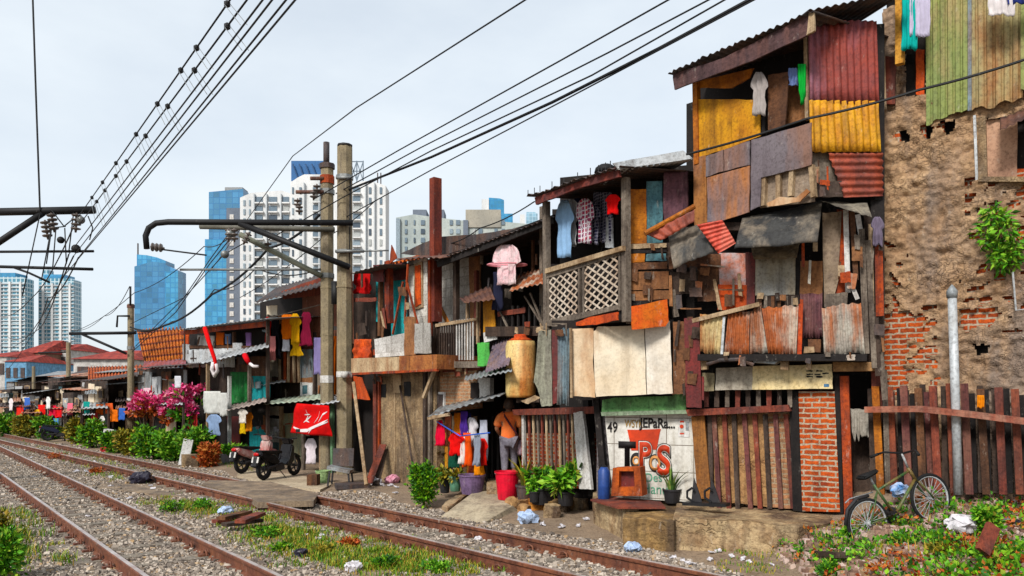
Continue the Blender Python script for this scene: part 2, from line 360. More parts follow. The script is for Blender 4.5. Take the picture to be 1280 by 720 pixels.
DRESS = [(0,-.4,.4),(.08,-.6,.6),(.25,-.75,.75),(.3,-.5,.5),(.5,-.55,.55),(1,-1,1)]
PANTS = [(0,-.7,.7),(.1,-.72,.72),(1,-.85,.85)]
TOWEL = [(0,-.95,.95),(.5,-1,1),(1,-.97,.97)]
def garment(name, label, cat, P, cx, y0, wpx, hpx, prof, c, off=.1, group='clothes hung out on the house fronts', sway=0., fold=.02, nf=3):
    o = hang(name, P, cx, y0, wpx, hpx, prof, c if not isinstance(c, tuple) else cloth(c), off, fold, nf, sway=sway)
    return props(o, label, cat, group)
def clutter(th, P, x0, y0, x1, y1, n, mats, off=.06, seed=0, big=1.):
    'overlapping scrap boards, laths and patches nailed over a front'
    r9 = random.Random(seed)
    for k in range(n):
        x, y = r9.uniform(x0, x1), r9.uniform(y0, y1); kind = r9.random(); m = r9.choice(mats)
        if kind < .45: w9, h9 = r9.uniform(2, 4)*big, r9.uniform(14, 40)*big; nm = 'scrap_lath'
        elif kind < .6: w9, h9 = r9.uniform(14, 34)*big, r9.uniform(2, 3.5)*big; nm = 'scrap_lath'
        else: w9, h9 = r9.uniform(6, 16)*big, r9.uniform(8, 20)*big; nm = 'scrap_patch'
        a = r9.gauss(0, .07); c9, s9 = math.cos(a), math.sin(a)
        pts = [(x+dx*c9-dy*s9, y+dx*s9+dy*c9) for dx, dy in ((-w9/2,-h9/2),(w9/2,-h9/2+r9.uniform(-1,1)),(w9/2+r9.uniform(-1,1),h9/2),(-w9/2,h9/2+r9.uniform(-2,1)))]
        pts = [(min(max(px_, x0), x1), min(max(py_, y0), y1)) for px_, py_ in pts]
        if abs(pts[0][0]-pts[1][0]) < 1 or abs(pts[0][1]-pts[3][1]) < 1: continue
        panel(th, nm, P, pts, m, off=off+k*.004, t=.012)
# --- leaves
def leafset(centres, n, size, elong=1.6, up=.3, droop=0., seed=0):
    'n leaf blades in ellipsoid clumps (c, (rx,ry,rz)); returns verts, faces'
    rg = np.random.default_rng(seed); vs = []; fs = []
    wts = np.array([r[0]*r[1]*r[2] for c, r in centres])**.75; wts /= wts.sum()
    idx = rg.choice(len(centres), n, p=wts)
    for i in idx:
        c, r = centres[i]; d = rg.normal(size=3); d /= np.linalg.norm(d); rad = rg.uniform(.3, 1)**.6*rg.uniform(.75, 1.15)*(1.45 if rg.random() < .08 else 1)
        p = np.array(c)+d*np.array(r)*rad
        ax = d*np.array([1,1,.6])+rg.normal(size=3)*.55+np.array([0,0,up-droop]); ax /= np.linalg.norm(ax)
        s = np.cross(ax, rg.normal(size=3)); s /= np.linalg.norm(s); L_ = size*rg.uniform(.4, 1.5); W_ = L_/elong/2
        nn = np.cross(ax, s); k = len(vs)
        vs += [p, p+ax*L_*.45+s*W_+nn*L_*.06, p+ax*L_, p+ax*L_*.45-s*W_+nn*L_*.06]; fs.append((k, k+1, k+2, k+3))
    return vs, fs
def blades(base, n, length, width, spread, m, name, parent, seed=0, lean=.6):
    'rosette of long blades from one point (aloe, grass, palm)'
    rg = random.Random(seed); vs = []; fs = []; base = Vector(base)
    for i in range(n):
        a = rg.uniform(0, 6.283); tl = rg.uniform(.1, lean); L_ = length*rg.uniform(.6, 1.1); d = Vector((math.cos(a), math.sin(a), 0))
        s = Vector((-d.y, d.x, 0)); b0 = base+d*spread*rg.uniform(0, 1); k = len(vs)
        for j in range(5):
            f = j/4; p = b0+d*(L_*tl*f*(.4+.9*f))+Vector((0,0,L_*f*(1-.35*tl*f))); ww = width*(1-f)**.7*(.7 if j == 0 else 1)+.001
            vs += [p-s*ww/2, p+d*0.0+Vector((0,0,-ww*.2)), p+s*ww/2]
        for j in range(4):
            o = k+j*3; fs += [(o, o+1, o+4, o+3), (o+1, o+2, o+5, o+4)]
    return pyobj(name, vs, fs, m, parent)
leaf_green = leafmat('leaf_green', (30,66,18), (66,122,30), (134,182,52))
leaf_bright = leafmat('leaf_bright', (40,88,24), (88,150,42), (150,192,72))
leaf_olive = leafmat('leaf_olive', (60,70,24), (112,112,40), (170,150,60))
leaf_pink = leafmat('leaf_pink', (216,50,110), (250,90,150), (255,160,186))
leaf_redbrown = leafmat('leaf_redbrown', (120,50,30), (176,84,44), (196,130,70))
leaf_dry = leafmat('leaf_dry', (70,40,36), (110,66,56), (150,100,84))
grass_mat = leafmat('grass_mat', (56,100,26), (104,140,40), (180,152,70))
# ================================================================ GROUND
def sstep(a, b, x):
    t = max(0, min(1, (x-a)/(b-a))); return t*t*(3-2*t)
def gh(X, Y):
    v = NT.x*X+NT.y*Y
    h = .05*sstep(8.2, 8.8, v)+.012*noise.noise(Vector((X*1.3, Y*1.3, 0)))
    if X > 3.0 and 3 < Y < 12:
        k = .55*(1-math.exp(-max(0, X-3.15)*1.1))*sstep(12, 10.2, Y)*(.35+.65*sstep(4.5, 6.5, Y))
        k += .28*sstep(8.9, 9.8, Y)*sstep(4.3, 4.9, X)*sstep(12, 10.5, Y)
        h += k+k*.25*noise.noise(Vector((X*2.2, Y*2.2, 5)))
    return h
xs = [-6000,-2000,-600,-200,-90,-60]+list(np.arange(-40, 9, .3))+[12,20,50,200,600,2000,6000]
ys = [-60,-12,-2,2]+list(np.arange(4, 46, .3))+[60,90,150,300,700,2000,7000]
vs = [(x, y, gh(x, y)) for y in ys for x in xs]; nx = len(xs)
fs = [(j*nx+i, j*nx+i+1, (j+1)*nx+i+1, (j+1)*nx+i) for j in range(len(ys)-1) for i in range(nx-1)]
ground_mat = mat('ground_mat', (160,138,114), (124,106,90), (184,166,146), .7, streak=0, scale=1.2, bump=1.0, bscale=30, cov=.4)
props(pyobj('ground', vs, fs, ground_mat, smooth=True, base=(0,0,0)), kind='structure')
# --- tracks
def track(p0, d, sidelen, s0, s1, label, breaks=()):
    d = Vector(d).normalized(); n = Vector((d.y, -d.x, 0))          # n: away to the right of travel
    th = thing('railway_track', (p0.x, p0.y, 0), label, 'railway track', 'railway tracks')
    rail_m = mat('rail_rust', (122,76,58), (88,56,46), (150,98,70), .5, rough=.6, bump=.3); sl_m = mat('sleeper_concrete', (150,140,126), (120,112,102), scale=5, bump=.5)
    prof = [(-.065,0),(.065,0),(.065,.012),(.012,.03),(.01,.115),(.034,.125),(.036,.156),(.028,.162),(-.028,.162),(-.036,.156),(-.034,.125),(-.01,.115),(-.012,.03),(-.065,.012)]
    first = None
    for off in (0, -1.067):
        segs = [s0]+[b for b in breaks]+[s1]; bm = BM()
        for a, b in [(s0, s1)]:
            A = p0+n*off+d*a; B = p0+n*off+d*b
            r0 = [bm.verts.new(A+n*x+Vector((0,0,z))) for x, z in prof]; r1 = [bm.verts.new(B+n*x+Vector((0,0,z))) for x, z in prof]
            for i in range(len(prof)): bm.faces.new((r0[i], r0[(i+1) % len(prof)], r1[(i+1) % len(prof)], r1[i]))
            bm.faces.new(r0); bm.faces.new(r1[::-1])
        ro = fin(bm, 'rail', rail_m, th)
        bm = BM(); A = p0+n*off+d*s0+Vector((0,0,.1635)); B = p0+n*off+d*s1+Vector((0,0,.1635)); beam(bm, A, B, .048, .003, up=n.cross(d))
        fin(bm, 'running_surface', mat('rail_steel', (206,198,194), (180,168,162), (140,90,70), .4, rough=.35, metal=.2, bump=.05, dirt=.4), ro)
        # fastening clips, the near ones
        c0 = None
        for k in range(44):
            s = 2.2+s0_clip(s0)+k*.6
            if any(a-.1 < s < b+.1 for a, b in breaks): continue
            pos = p0+n*off+d*s
            if c0 is None:
                bm = BM()
                for sg in (-1, 1):
                    tube(bm, [pos+n*sg*.06+d*t_+Vector((0,0,z_)) for t_, z_ in ((-.06,.03),(-.05,.07),(0,.085),(.05,.07),(.06,.03))], .014, 5)
                    box(bm, pos+n*sg*.1+Vector((0,0,.03)), .07, .09, .03, Matrix.Rotation(math.atan2(d.y, d.x), 3, 'Z'))
                c0 = fin(bm, 'rail_clip', rail_m, ro); c0['s'] = s
            else:
                c = c0.copy(); COL.objects.link(c); c.parent = ro; c.location = d*(s-c0['s'])
    bm = BM(); pos = p0+n*-.533+d*2.2; s_ = 2.2
    box(bm, pos+Vector((0,0,-.012)), .22, 1.9, .06, Matrix.Rotation(math.atan2(d.y, d.x), 3, 'Z'))
    so = fin(bm, 'sleeper', sl_m, th)
    for k in range(1, 70):
        c = so.copy(); COL.objects.link(c); c.parent = th; c.location = d*(k*.6)
    return th
def s0_clip(s): return 0
RT0 = V(904, 720, 7.85); RT0.z = 0
track(RT0, (-.673,.739,0), 0, -3.5, 110, 'rusty railway track nearer the shacks running under the footpath crossing', [(7.9, 10.6)])
LT0 = V(350, 720, 7.85); LT0.z = 0
track(LT0, (-.628,.778,0), 0, -5, 110, 'rusty railway track at the far side from the shacks, running off the bottom left')
# --- crossing pads and paths
pad_m = mat('pad_mat', (164,144,120), (126,110,94), (100,92,86), .6, scale=2, bump=.6, bscale=25)
def flat(name, px, z, m, t, kind='structure'):
    bm = BM(); prism(bm, [G(x, y, z) for x, y in px], Vector((0,0,-t))); return props(fin(bm, name, m), kind=kind)
flat('crossing', [(252,605),(262,600),(338,602),(398,617),(392,626),(322,628),(312,621)], .172, pad_m, .1)
flat('footpath', [(120,609),(128,604),(250,606),(300,618),(250,624),(180,616)], .022, pad_m, .08)
0 and flat('sand_patch', [(104,606),(118,602),(132,622),(126,640),(96,640),(60,615),(70,606)], .06, ground_mat, .1)
# --- loose stone ballast (uncountable)
rg = np.random.default_rng(3)
def stones(n, inside, smin, smax, label_seed):
    pts = []
    while len(pts) < n:
        Y = 5.2+27*rg.random(n*2)**1.7; r = rg.uniform(-.72, .72, n*2); X = r*Y
        v = NT.x*X+NT.y*Y; ok = inside(X, Y, v)
        pts += list(zip(X[ok], Y[ok]))
    return pts[:n]
def inside(X, Y, v):
    lv = .778*X+.628*Y; lr = .778*LT0.x+.628*LT0.y
    a = (v > 4.9) & (v < 8.15+.5*np.sin(X*1.7)*np.sin(Y*.9)); b = (lv > lr-3.2) & (lv < lr+1.6)
    keep = np.vectorize(lambda x, y: noise.noise(Vector((x*.8, y*.8, 3))))(X, Y)
    mid = (lv > lr+.9) & (v < 5.5); left = lv < lr-2.2
    ok = (a | b) & ~(mid & (keep > -.05)) & ~(left & (keep > 0))
    return ok & ~((X > 3.3) & (Y > 6))
P_ = stones(110000, inside, .02, .05, 0)
octv = np.array([(1,0,0),(-1,0,0),(0,1,0),(0,-1,0),(0,0,1),(0,0,-1)], float); octf = [(0,2,4),(2,1,4),(1,3,4),(3,0,4),(2,0,5),(1,2,5),(3,1,5),(0,3,5)]
cube8 = np.array([(-1,-1,-1),(1,-1,-1),(1,1,-1),(-1,1,-1),(-1,-1,1),(1,-1,1),(1,1,1),(-1,1,1)], float)*.7
cubef = [(0,3,2,1),(4,5,6,7),(0,1,5,4),(1,2,6,5),(2,3,7,6),(3,0,4,7)]
vs = []; fs = []
for i, (X, Y) in enumerate(P_):
    s = rg.uniform(.010, .026)*(1+.012*Y)*(1.7 if rg.random() < .06 else 1); q = cube8*rg.uniform(.65, 1.2, (8,3))*s*np.array([1, rg.uniform(.6,1.1), rg.uniform(.5,.9)])
    a = rg.uniform(0, 6.28, 2); ca, sa = np.cos(a[0]), np.sin(a[0]); cb, sb = np.cos(a[1]*.15), np.sin(a[1]*.15)
    q = q @ np.array([[ca,-sa,0],[sa,ca,0],[0,0,1]]) @ np.array([[1,0,0],[0,cb,-sb],[0,sb,cb]])
    k = len(vs); vs += list(q+np.array([X, Y, gh(X, Y)+s*.25+.0])); fs += [tuple(k+j for j in f) for f in cubef]
stone_m = leafmat('ballast_stone', (92,84,78), (148,136,124), (200,188,174), .9)
e = stone_m.node_tree.nodes
props(pyobj('ballast_stones', vs, fs, stone_m, base=(0,0,0)), 'loose grey and tan railway ballast spread between the tracks', 'ballast', kind='stuff')
# --- grass tufts and weeds (uncountable)
vs = []; fs = []; rr = random.Random(4)
def tuft(X, Y, n, L_, spread):
    z = gh(X, Y)
    for _ in range(n):
        a = rr.uniform(0, 6.283); b = Vector((X+rr.gauss(0, spread), Y+rr.gauss(0, spread), z)); d = Vector((math.cos(a), math.sin(a), 0)); s = Vector((-d.y, d.x, 0))*.006
        h = L_*rr.uniform(.5, 1.2); t = rr.uniform(.2, .8)*h; k = len(vs)
        vs.extend([b-s, b+s, b+d*t*.4+Vector((0,0,h*.65))+s*.8, b+d*t*.4+Vector((0,0,h*.65))-s*.8, b+d*t+Vector((0,0,h*.95))]); fs.extend([(k,k+1,k+2,k+3),(k+3,k+2,k+4)])
strips = [((195,625),(330,650),.30,.07,170,24),((330,655),(420,700),.35,.085,220,22),((430,690),(560,715),.35,.08,260,22),((255,575),(330,590),.3,.08,60,14),((50,560),(160,590),.4,.09,70,14),((110,590),(165,600),.2,.08,30,14),
          ((0,640),(14,720),.22,.12,60,30),((-30,650),(2,715),.3,.14,40,30),((360,670),(470,690),.4,.05,80,12),((20,545),(60,560),.4,.1,40,12),((150,575),(210,600),.5,.06,50,12)]
for a, b, sp, L_, n, bl in strips:
    for i in range(n):
        f = rr.random(); p = G(a[0]+(b[0]-a[0])*f, a[1]+(b[1]-a[1])*f); tuft(p.x+rr.gauss(0, sp), p.y+rr.gauss(0, sp), bl, L_*rr.uniform(.5, 1.3), .07)
for i in range(200):                                   # weeds on the rubbish mound
    X = rr.uniform(3.4, 6.2); Y = rr.uniform(5.6, 9.3)
    tuft(X, Y, 9, .10*rr.uniform(.5, 1.7), .08)
for i in range(60):
    p = G(rr.uniform(900, 1010), rr.uniform(690, 716)); tuft(p.x, p.y, 8, .05, .05)
props(pyobj('grass', vs, fs, grass_mat, base=(0,0,0)), 'thin yellow green grass growing between the railway tracks', 'grass', kind='stuff')

# ================================================================ PLANES OF THE NEAR FRONTS
PA = Plane(1100, 10.35, 1280, 9.35); PF = Plane(1085, 9.95, 1280, 8.95)
PB = Plane(870, 11.0, 1012, 9.6); PBs = Plane(1012, 9.62, 1102, 9.7)
PM = Plane(870, 10.7, 1088, 9.75); PG = Plane(865, 11.15, 1060, 10.15)
PC0 = Plane(745, 11.8, 868, 11.2); PC1 = Plane(700, 11.7, 845, 11.0)
PL = Plane(682, 12.7, 778, 10.9); PLs = Plane(778, 10.9, 842, 10.95)
PD = Plane(545, 16.3, 745, 12.9); PE = Plane(440, 18.9, 545, 16.2)
PH = Plane(322, 22.8, 440, 19.2); PI = Plane(225, 27.5, 330, 22.6)

# ================================================================ STONE HOUSE (right edge)
t = thing('stone_house', PA.P(1190, 610), 'tall rubble-walled house with green corrugated siding above its patched stone wall', 'house', 'houses along the railway')
def inpoly(x, y, pl):
    c = False; n = len(pl)
    for i in range(n):
        x1, y1 = pl[i]; x2, y2 = pl[(i+1) % n]
        if (y1 > y) != (y2 > y) and x < (x2-x1)*(y-y1)/(y2-y1)+x1: c = not c
    return c
holes = [[(1119,164),(1132,162),(1138,169),(1136,177),(1124,177),(1119,171)],[(1150,160),(1158,152),(1166,158),(1164,172),(1156,174)],[(1168,160),(1178,152),(1195,150),(1193,162),(1182,168),(1176,160)],
         [(1155,432),(1171,431),(1170,444),(1156,443)],[(1218,431),(1236,430),(1235,443),(1220,443)],
         [(1106,398),(1136,390),(1156,394),(1160,414),(1142,424),(1132,446),(1134,486),(1106,496)],[(1198,388),(1250,383),(1244,404),(1204,408)],[(1222,151),(1300,140),(1300,222),(1222,224)],[(1130,-20),(1158,-20),(1158,118),(1132,120)]]
w0 = PA.P(1104, 495); L_ = 4.6; nx_, nz_ = 220, 290; z1 = 7.2
vs = []; ok = []
for j in range(nz_+1):
    z = z1*j/nz_
    for i in range(nx_+1):
        s = L_*i/nx_+(.05*noise.noise(Vector((0, z*2.5, 9))) if i == 0 else 0); p = Vector((w0.x, w0.y, 0))+PA.d*s
        q = Vector((s*5, z*7, 0)); dsp = .05*noise.noise(q)+.045*noise.noise(q*2.4)+.10*noise.noise(Vector((s*.8, z*.8, 4)))
        vs.append(p+PA.n*(dsp+.04)+Vector((0,0,z))); ok.append(1)
def topx(p): return (CX+F*p.x/p.y, HY-(p.z-CAMZ)*F/p.y)
fs = []
for j in range(nz_):
    for i in range(nx_):
        k = j*(nx_+1)+i; c = (vs[k]+vs[k+nx_+2])/2; x, y = topx(c)
        jx = 9*noise.noise(Vector((x*.09, y*.09, 0)))+5*noise.noise(Vector((x*.3, y*.3, 4))); jy = 7*noise.noise(Vector((x*.1, y*.1, 8)))
        brk = (1205 < x < 1300 and 222 < y < 300 and noise.noise(Vector((x*.06, y*.1, 2))) > .16) or (1104 < x < 1135 and 300 < y < 400 and noise.noise(Vector((x*.08, y*.08, 6))) > .3) or (1104 < x < 1172 and 380 < y < 500 and noise.noise(Vector((x*.05, y*.09, 3))) > .14) or (1200 < x < 1300 and 330 < y < 415 and noise.noise(Vector((x*.05, y*.09, 7))) > .24)
        if brk or any(inpoly(x+jx, y+jy, h) for h in holes[5:7]): continue
        if not any(inpoly(x+jx*.25, y+jy*.25, h) for h in holes[:5]+holes[7:]): fs.append((k, k+1, k+nx_+2, k+nx_+1))
pyobj('rubble_wall', vs, fs, mat('rubble', (204,174,140), (164,134,106), (124,114,108), .75, streak=1.3, scale=2.2, bump=1.0, bscale=20, cov=.45, pat='rubble', psize=(11,11), mortar=(96,74,60)), t, smooth=True)
bm = BM(); a = Vector((w0.x, w0.y, 0))+PA.d*.02-PA.n*.1; prism(bm, [a, a+PA.d*4.6, a+PA.d*4.6+Vector((0,0,7.4)), a+Vector((0,0,7.4))], -PA.n*3.2)
fin(bm, 'inner_wall', void_mat, t)
for pl in ([(1105,290),(1176,288),(1176,505),(1105,505)],[(1190,215),(1300,210),(1300,420),(1190,420)]):
    panel(t, 'exposed_brick', PA, pl, brick_red, off=-.02, t=.06)
for pl in ([(1116,168),(1124,164),(1126,178),(1116,178)],[(1150,158),(1157,152),(1158,174),(1150,174)],[(1166,160),(1180,152),(1180,168),(1166,170)]): panel(t, 'loose_brick', PA, pl, brick_red, off=.02, t=.08)
corr(t, 'corrugated_siding', PA, [(1157,-80),(1214,-80),(1214,138),(1158,155)], zinc_green, n=6, amp=.012, off=.14, sharp=True)
corr(t, 'corrugated_siding', PA, [(1212,-80),(1278,-80),(1278,122),(1214,140)], zinc_tan, n=6, amp=.012, off=.13, sharp=True)
corr(t, 'corrugated_siding', PA, [(1276,-80),(1350,-80),(1350,105),(1276,112)], zinc_green, n=6, amp=.012, off=.15, sharp=True)
post(t, 'siding_batten', PA, (1212,-80), (1212,138), 4, zinc_blue, off=.17)
rect(t, 'window_board', PA, 1230, 150, 1272, 224, mat('board_beige', (196,166,138), (176,146,122), (206,90,80), .4, streak=0, scale=1.5), off=-.02, t=.03)
post(t, 'window_jamb', PA, (1226,146), (1228,222), 10, plaster_grey, off=.06)
post(t, 'window_jamb', PA, (1218,144), (1221,226), 3, zinc_light, off=.1)
rect(t, 'window_sill', PA, 1222, 221, 1300, 227, plaster_grey, off=.12, t=.15)
p = PA.P(1250, 160, .1); q = PA.P(1330, 132, .1)
corr_pts('small_awning', [p+Vector((0,0,.12)), q+Vector((0,0,.12)), PA.P(1330,128,.5), PA.P(1250,162,.5)], zinc_brown, t, 8, .01, False, Vector((0,0,1)))
bm = BM(); tube(bm, [PA.P(1266,340,.14), PA.P(1270,388,.14), PA.P(1300,384,.14)], .012, 6); fin(bm, 'wall_conduit', zinc_light, t)
# wooden junk by the upper corner of the stone wall
corr(t, 'corrugated_patch', PA, [(1095,72),(1106,70),(1108,136),(1098,138)], board_stain, n=2, amp=.01, off=.15)
rect(t, 'wall_plank', PA, 1106, 70, 1119, 130, wood_red, off=.12, t=.04); rect(t, 'wall_plank', PA, 1145, 62, 1155, 118, rust_orange, off=.1, t=.03)
rect(t, 'wall_plank', PA, 1119, 80, 1146, 122, void_mat, off=.03, t=.03)
bm = BM(); prism(bm, [PA.P(1090,-60,.5), PA.P(1240,-110,.5), PA.P(1240,-130,.5), PA.P(1090,-80,.5)], -PA.n*2.5); fin(bm, 'roof_eave', wood_black, t)
# things on the stone house
o = props(post(None, 'bamboo_pole', PA, (1124,-40), (1124,79), 9, mat('bamboo', (222,168,84), (196,136,60), scale=3), off=.45, d=.09), 'thick yellow bamboo pole hanging under the eave beside the green siding', 'pole')
def tl(name, c, lab, cx, y0, w_, h_, prof=TOWEL, off=.5, **k): garment(name, lab, 'laundry', PA, cx, y0, w_, h_, prof, c, off, **k)
tl('towel', (20,178,170), 'teal towel hanging beside the bamboo pole under the top right eave', 1137, -20, 20, 82)
tl('shirt', (206,200,222), 'pale lilac striped shirt hanging left of the green siding', 1150, -20, 26, 66, nf=5)
tl('cloth', (232,226,226), 'white bundled laundry hanging at the top right corner', 1252, -25, 34, 44, nf=4)
tl('cloth', (46,58,120), 'dark blue cloth hanging behind white laundry at the top right corner', 1276, -25, 34, 30)
bm = BM(); tube(bm, [PF.P(1190,366,.085), PF.P(1198,618,.085)], .05, 14); pz = PF.P(1190,366,.085)
vp = thing('vent_pipe', PF.P(1198,618,.085), 'grey plastic pipe with a conical cap standing between the picket fence and rubble wall', 'pipe')
fin(bm, 'pipe', zinc_light, vp, smooth=True)
bm = BM(); lathe(bm, pz, [(.06,-.06),(.062,.02),(.03,.07),(.005,.1)], 14); fin(bm, 'cap', zinc, vp, smooth=True)
cs = [(PA.P(x, y, o_), (.13,.12,.13)) for x, y, o_ in ((1243,268,.2),(1256,285,.25),(1240,300,.22),(1262,312,.2),(1249,318,.22),(1232,292,.16),(1268,300,.18),(1258,326,.16))]
pl = thing('wall_plant', PA.P(1252, 330), 'leafy green plant sprouting from the rubble wall above the grey pipe', 'plant')
v_, f_ = leafset(cs, 850, .085, 2.4, droop=.7, seed=5); pyobj('foliage', v_, f_, leaf_bright, pl)
bm = BM(); tube(bm, [PA.P(1262,335,.02), PA.P(1256,310,.14), PA.P(1248,285,.2)], .012, 5); fin(bm, 'stem', wood_brown, pl)

# ================================================================ PICKET FENCE
t = thing('picket_fence', PF.P(1180, 615), 'rust brown picket fence with a long top rail in front of the rubble house', 'fence')
bm = BM(); pts = [PF.P(1082,512,.18), PF.P(1150,511,.19), PF.P(1215,518,.18), PF.P(1300,529,.18)]
for a, b in zip(pts, pts[1:]): beam(bm, a, b+(b-a).normalized()*.003, .14, .075, up=Vector((0,0,1)))
fin(bm, 'top_rail', mat('wood_rail', (164,96,74), (128,76,66), (186,150,130), .5, grain='h'), t)
reds = [wood_red, mat('wood_red_b', (160,86,60), (112,62,48), (88,62,56), .5, grain='v'), mat('wood_red_c', (122,70,66), (92,56,56), (150,110,90), .5, grain='v'), wood_brown, wood_dark]
for i, x in enumerate((1096,1113,1131,1149,1168,1188,1207,1228,1249,1270,1291)):
    post(t, 'picket', PF, (x-2+rj(1), 482+rj(4)+max(0,x-1200)*.1), (x+5, 618), 8.5, reds[i % 4] if i else ply_orange, off=.02+rj(.01), d=.04)
for i, x in enumerate(range(1088, 1300, 9)):
    post(t, 'picket', PF, (x+rj(2), 486+rj(7)+max(0,x-1200)*.1), (x+4, 616), 6.5, (wood_dark, wood_black, wood_dark, reds[2], wood_black)[i % 5], off=-.09+rj(.02), d=.03)  # rear pickets coloured dark to stand in for the shaded gaps
post(t, 'picket', PF, (1106,480), (1110,612), 6, wood_grey, off=.03)
o = hang('cloth_scrap', PF, 1226, 494, 9, 16, TOWEL, cloth((226,140,30)), .16, .01); props(o, 'small orange cloth scrap caught on the picket fence rail', 'cloth')

# ================================================================ YELLOW BALCONY SHACK
t = thing('wooden_shack', PG.P(960, 640), 'tall ramshackle shack with a yellow and red corrugated upper floor over a brick pillar', 'house', 'houses along the railway')
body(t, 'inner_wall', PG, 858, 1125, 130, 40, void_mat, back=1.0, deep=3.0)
# roof
PR = PB
panel(t, 'fascia_board', PB, [(841,93),(905,72),(975,36),(1012,17),(1017,40),(940,76),(893,93),(843,112)], mat('fascia', (96,72,72), (66,48,52), (120,84,76), .6, grain='h'), off=.35, t=.03)
panel(t, 'fascia_end', PB, [(1011,16),(1017,15),(1018,38),(1008,44)], wood_light, off=.38, t=.03)
roof(t, 'roof', PB, (834,92), (1016,13), .42, 4.2, .5, zinc_dark, n=22, rag=.012)
a, b = PBs.P(1010,13,.3), PBs.P(1135,-12,.3); corr_pts('roof', [a-PBs.n*3.5+Vector((0,0,.5)), b-PBs.n*3.5+Vector((0,0,.5)), b, a], zinc_dark, t, 12, .014, False, Vector((0,0,1)))
# upper left: balcony side
panel(t, 'plywood_strip', PB, [(872,101),(942,85),(937,97),(915,110),(871,110)], ply_orange, off=-.02)
panel(t, 'plywood_panel', PB, [(872,124),(914,124),(914,184),(872,198)], ply_yellow, off=.0); panel(t, 'plywood_panel', PB, [(914,124),(950,125),(950,170),(914,184)], ply_yellow, off=.006)
post(t, 'corner_post', PB, (868,100), (870,205), 7, ply_orange, off=.03)
panel(t, 'wall_plank', PB, [(960,94),(986,90),(981,157),(960,166)], wood_brownh, off=-.02); panel(t, 'wall_plank', PB, [(984,95),(1007,90),(1006,150),(982,158)], ply_brown, off=-.25)
post(t, 'thin_strip', PB, (1006,44), (1008,150), 4, wood_light, off=.02)
post(t, 'thin_strip', PB, (954,120), (954,168), 5, wood_black, off=-.02)  # black strip painting the shade of the gap between boards
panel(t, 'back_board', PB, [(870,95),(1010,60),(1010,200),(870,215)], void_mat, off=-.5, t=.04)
for pts, m in (([(866,197),(882,194),(884,278),(868,282)], metal_orange),([(882,196),(904,187),(904,214),(882,221)], metal_grey),([(905,187),(937,176),(937,206),(905,214)], metal_grey),
               ([(884,222),(937,207),(936,265),(905,275),(884,278)], mat('metal_grey_rusty', (132,122,128), (116,106,112), (196,124,56), .9, streak=.9, scale=1, rough=.55, bump=.05, cov=.5)),([(939,175),(1014,153),(1014,206),(951,222),(950,258),(938,263)], metal_grey)):
    panel(t, 'metal_panel', PB, pts, m, off=.02)
panel(t, 'backing_board', PB, [(950,222),(1016,205),(1018,252),(950,260)], mat('board_greybeige', (170,152,132), (140,124,110), grain='h'), off=-.06)
for a, b in (((954,222),(953,257)),((972,216),(972,250)),((989,211),(987,245)),((1013,206),(1016,246))): post(t, 'batten', PB, a, b, 6, wood_light, off=.0)
panel(t, 'torn_board', PB, [(958,254),(975,246),(995,247),(1008,236),(1012,240),(1000,252),(960,258)], board_stain, off=.02)
# upper right: corrugated end
corr(t, 'corrugated_sheet', PBs, [(1010,26),(1096,26),(1099,130),(1012,129)], zinc_redpurple, n=10, amp=.016, off=.02, rag=.0)
corr(t, 'corrugated_sheet', PBs, [(1011,126),(1098,126),(1101,190),(1014,190)], zinc_yellow, n=10, amp=.016, off=.028, rag=.02)
corr(t, 'corrugated_sheet', PBs, [(1035,191),(1103,191),(1104,245),(1055,247)], zinc_red, n=6, amp=.018, horiz=True, off=.0, rag=.0)
panel(t, 'grey_board', PBs, [(1014,191),(1036,191),(1050,226),(1018,228)], wood_grey, off=-.08); panel(t, 'ledge_board', PBs, [(1016,230),(1052,226),(1054,246),(1018,246)], wood_dark, off=.0)
rect(t, 'end_board', PBs, 1094, 30, 1106, 250, wood_black, off=-.05, t=.1); rect(t, 'end_board', PM, 1088, 240, 1106, 300, wood_black, off=-.06, t=.1)
rect(t, 'floor_beam', PB, 868, 278, 1012, 288, wood_dark, off=-.1, t=.15)
# mid floor back and tarps
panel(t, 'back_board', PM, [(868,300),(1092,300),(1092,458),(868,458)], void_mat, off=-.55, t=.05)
def drape(name, P, q, m, off0, off1, n=14, fold=.035, rag=.05, parent=None):
    vs = []; fs = []; so = random.uniform(0, 60); q = [Vector((x, y, 0)) for x, y in q]
    for j in range(n+1):
        for i in range(n*2+1):
            u, v = i/(n*2), j/n; e = rag*noise.noise(Vector((u*9+so, 1, 0)))*v
            p = bil(q, u, min(1.15, v+e)); o_ = off0+(off1-off0)*math.sin(v*math.pi/2)
            P3 = P.P(p.x, p.y, o_); P3 += P.n*fold*noise.noise(Vector((u*6+so, v*2, 0)))*(.3+v)+Vector((0,0,fold*.5*noise.noise(Vector((u*5, v*4+so, 0)))))
            vs.append(P3)
    for j in range(n):
        for i in range(n*2):
            k = j*(n*2+1)+i; fs.append((k, k+1, k+n*2+2, k+n*2+1))
    return pyobj(name, vs, fs, m, parent, smooth=True, solid=.006)
drape('tarp_awning', PM, [(928,273),(1028,251),(1022,303),(918,311)], tarp_dark, .0, .55, parent=t)
drape('tarp_awning', PM, [(1026,251),(1084,254),(1090,272),(1062,263)], mat('tarp_edge', (150,142,126), (110,104,94), (70,66,62), .6), .05, .45, parent=t, rag=.0)
drape('tarp_awning', PM, [(834,287),(876,281),(894,314),(842,336)], tarp_dark, .05, .4, parent=t)
corr(t, 'corrugated_sheet', PM, [(871,281),(903,275),(920,304),(898,317)], zinc_redbright, n=7, amp=.014, horiz=True, off=.45, rag=0)
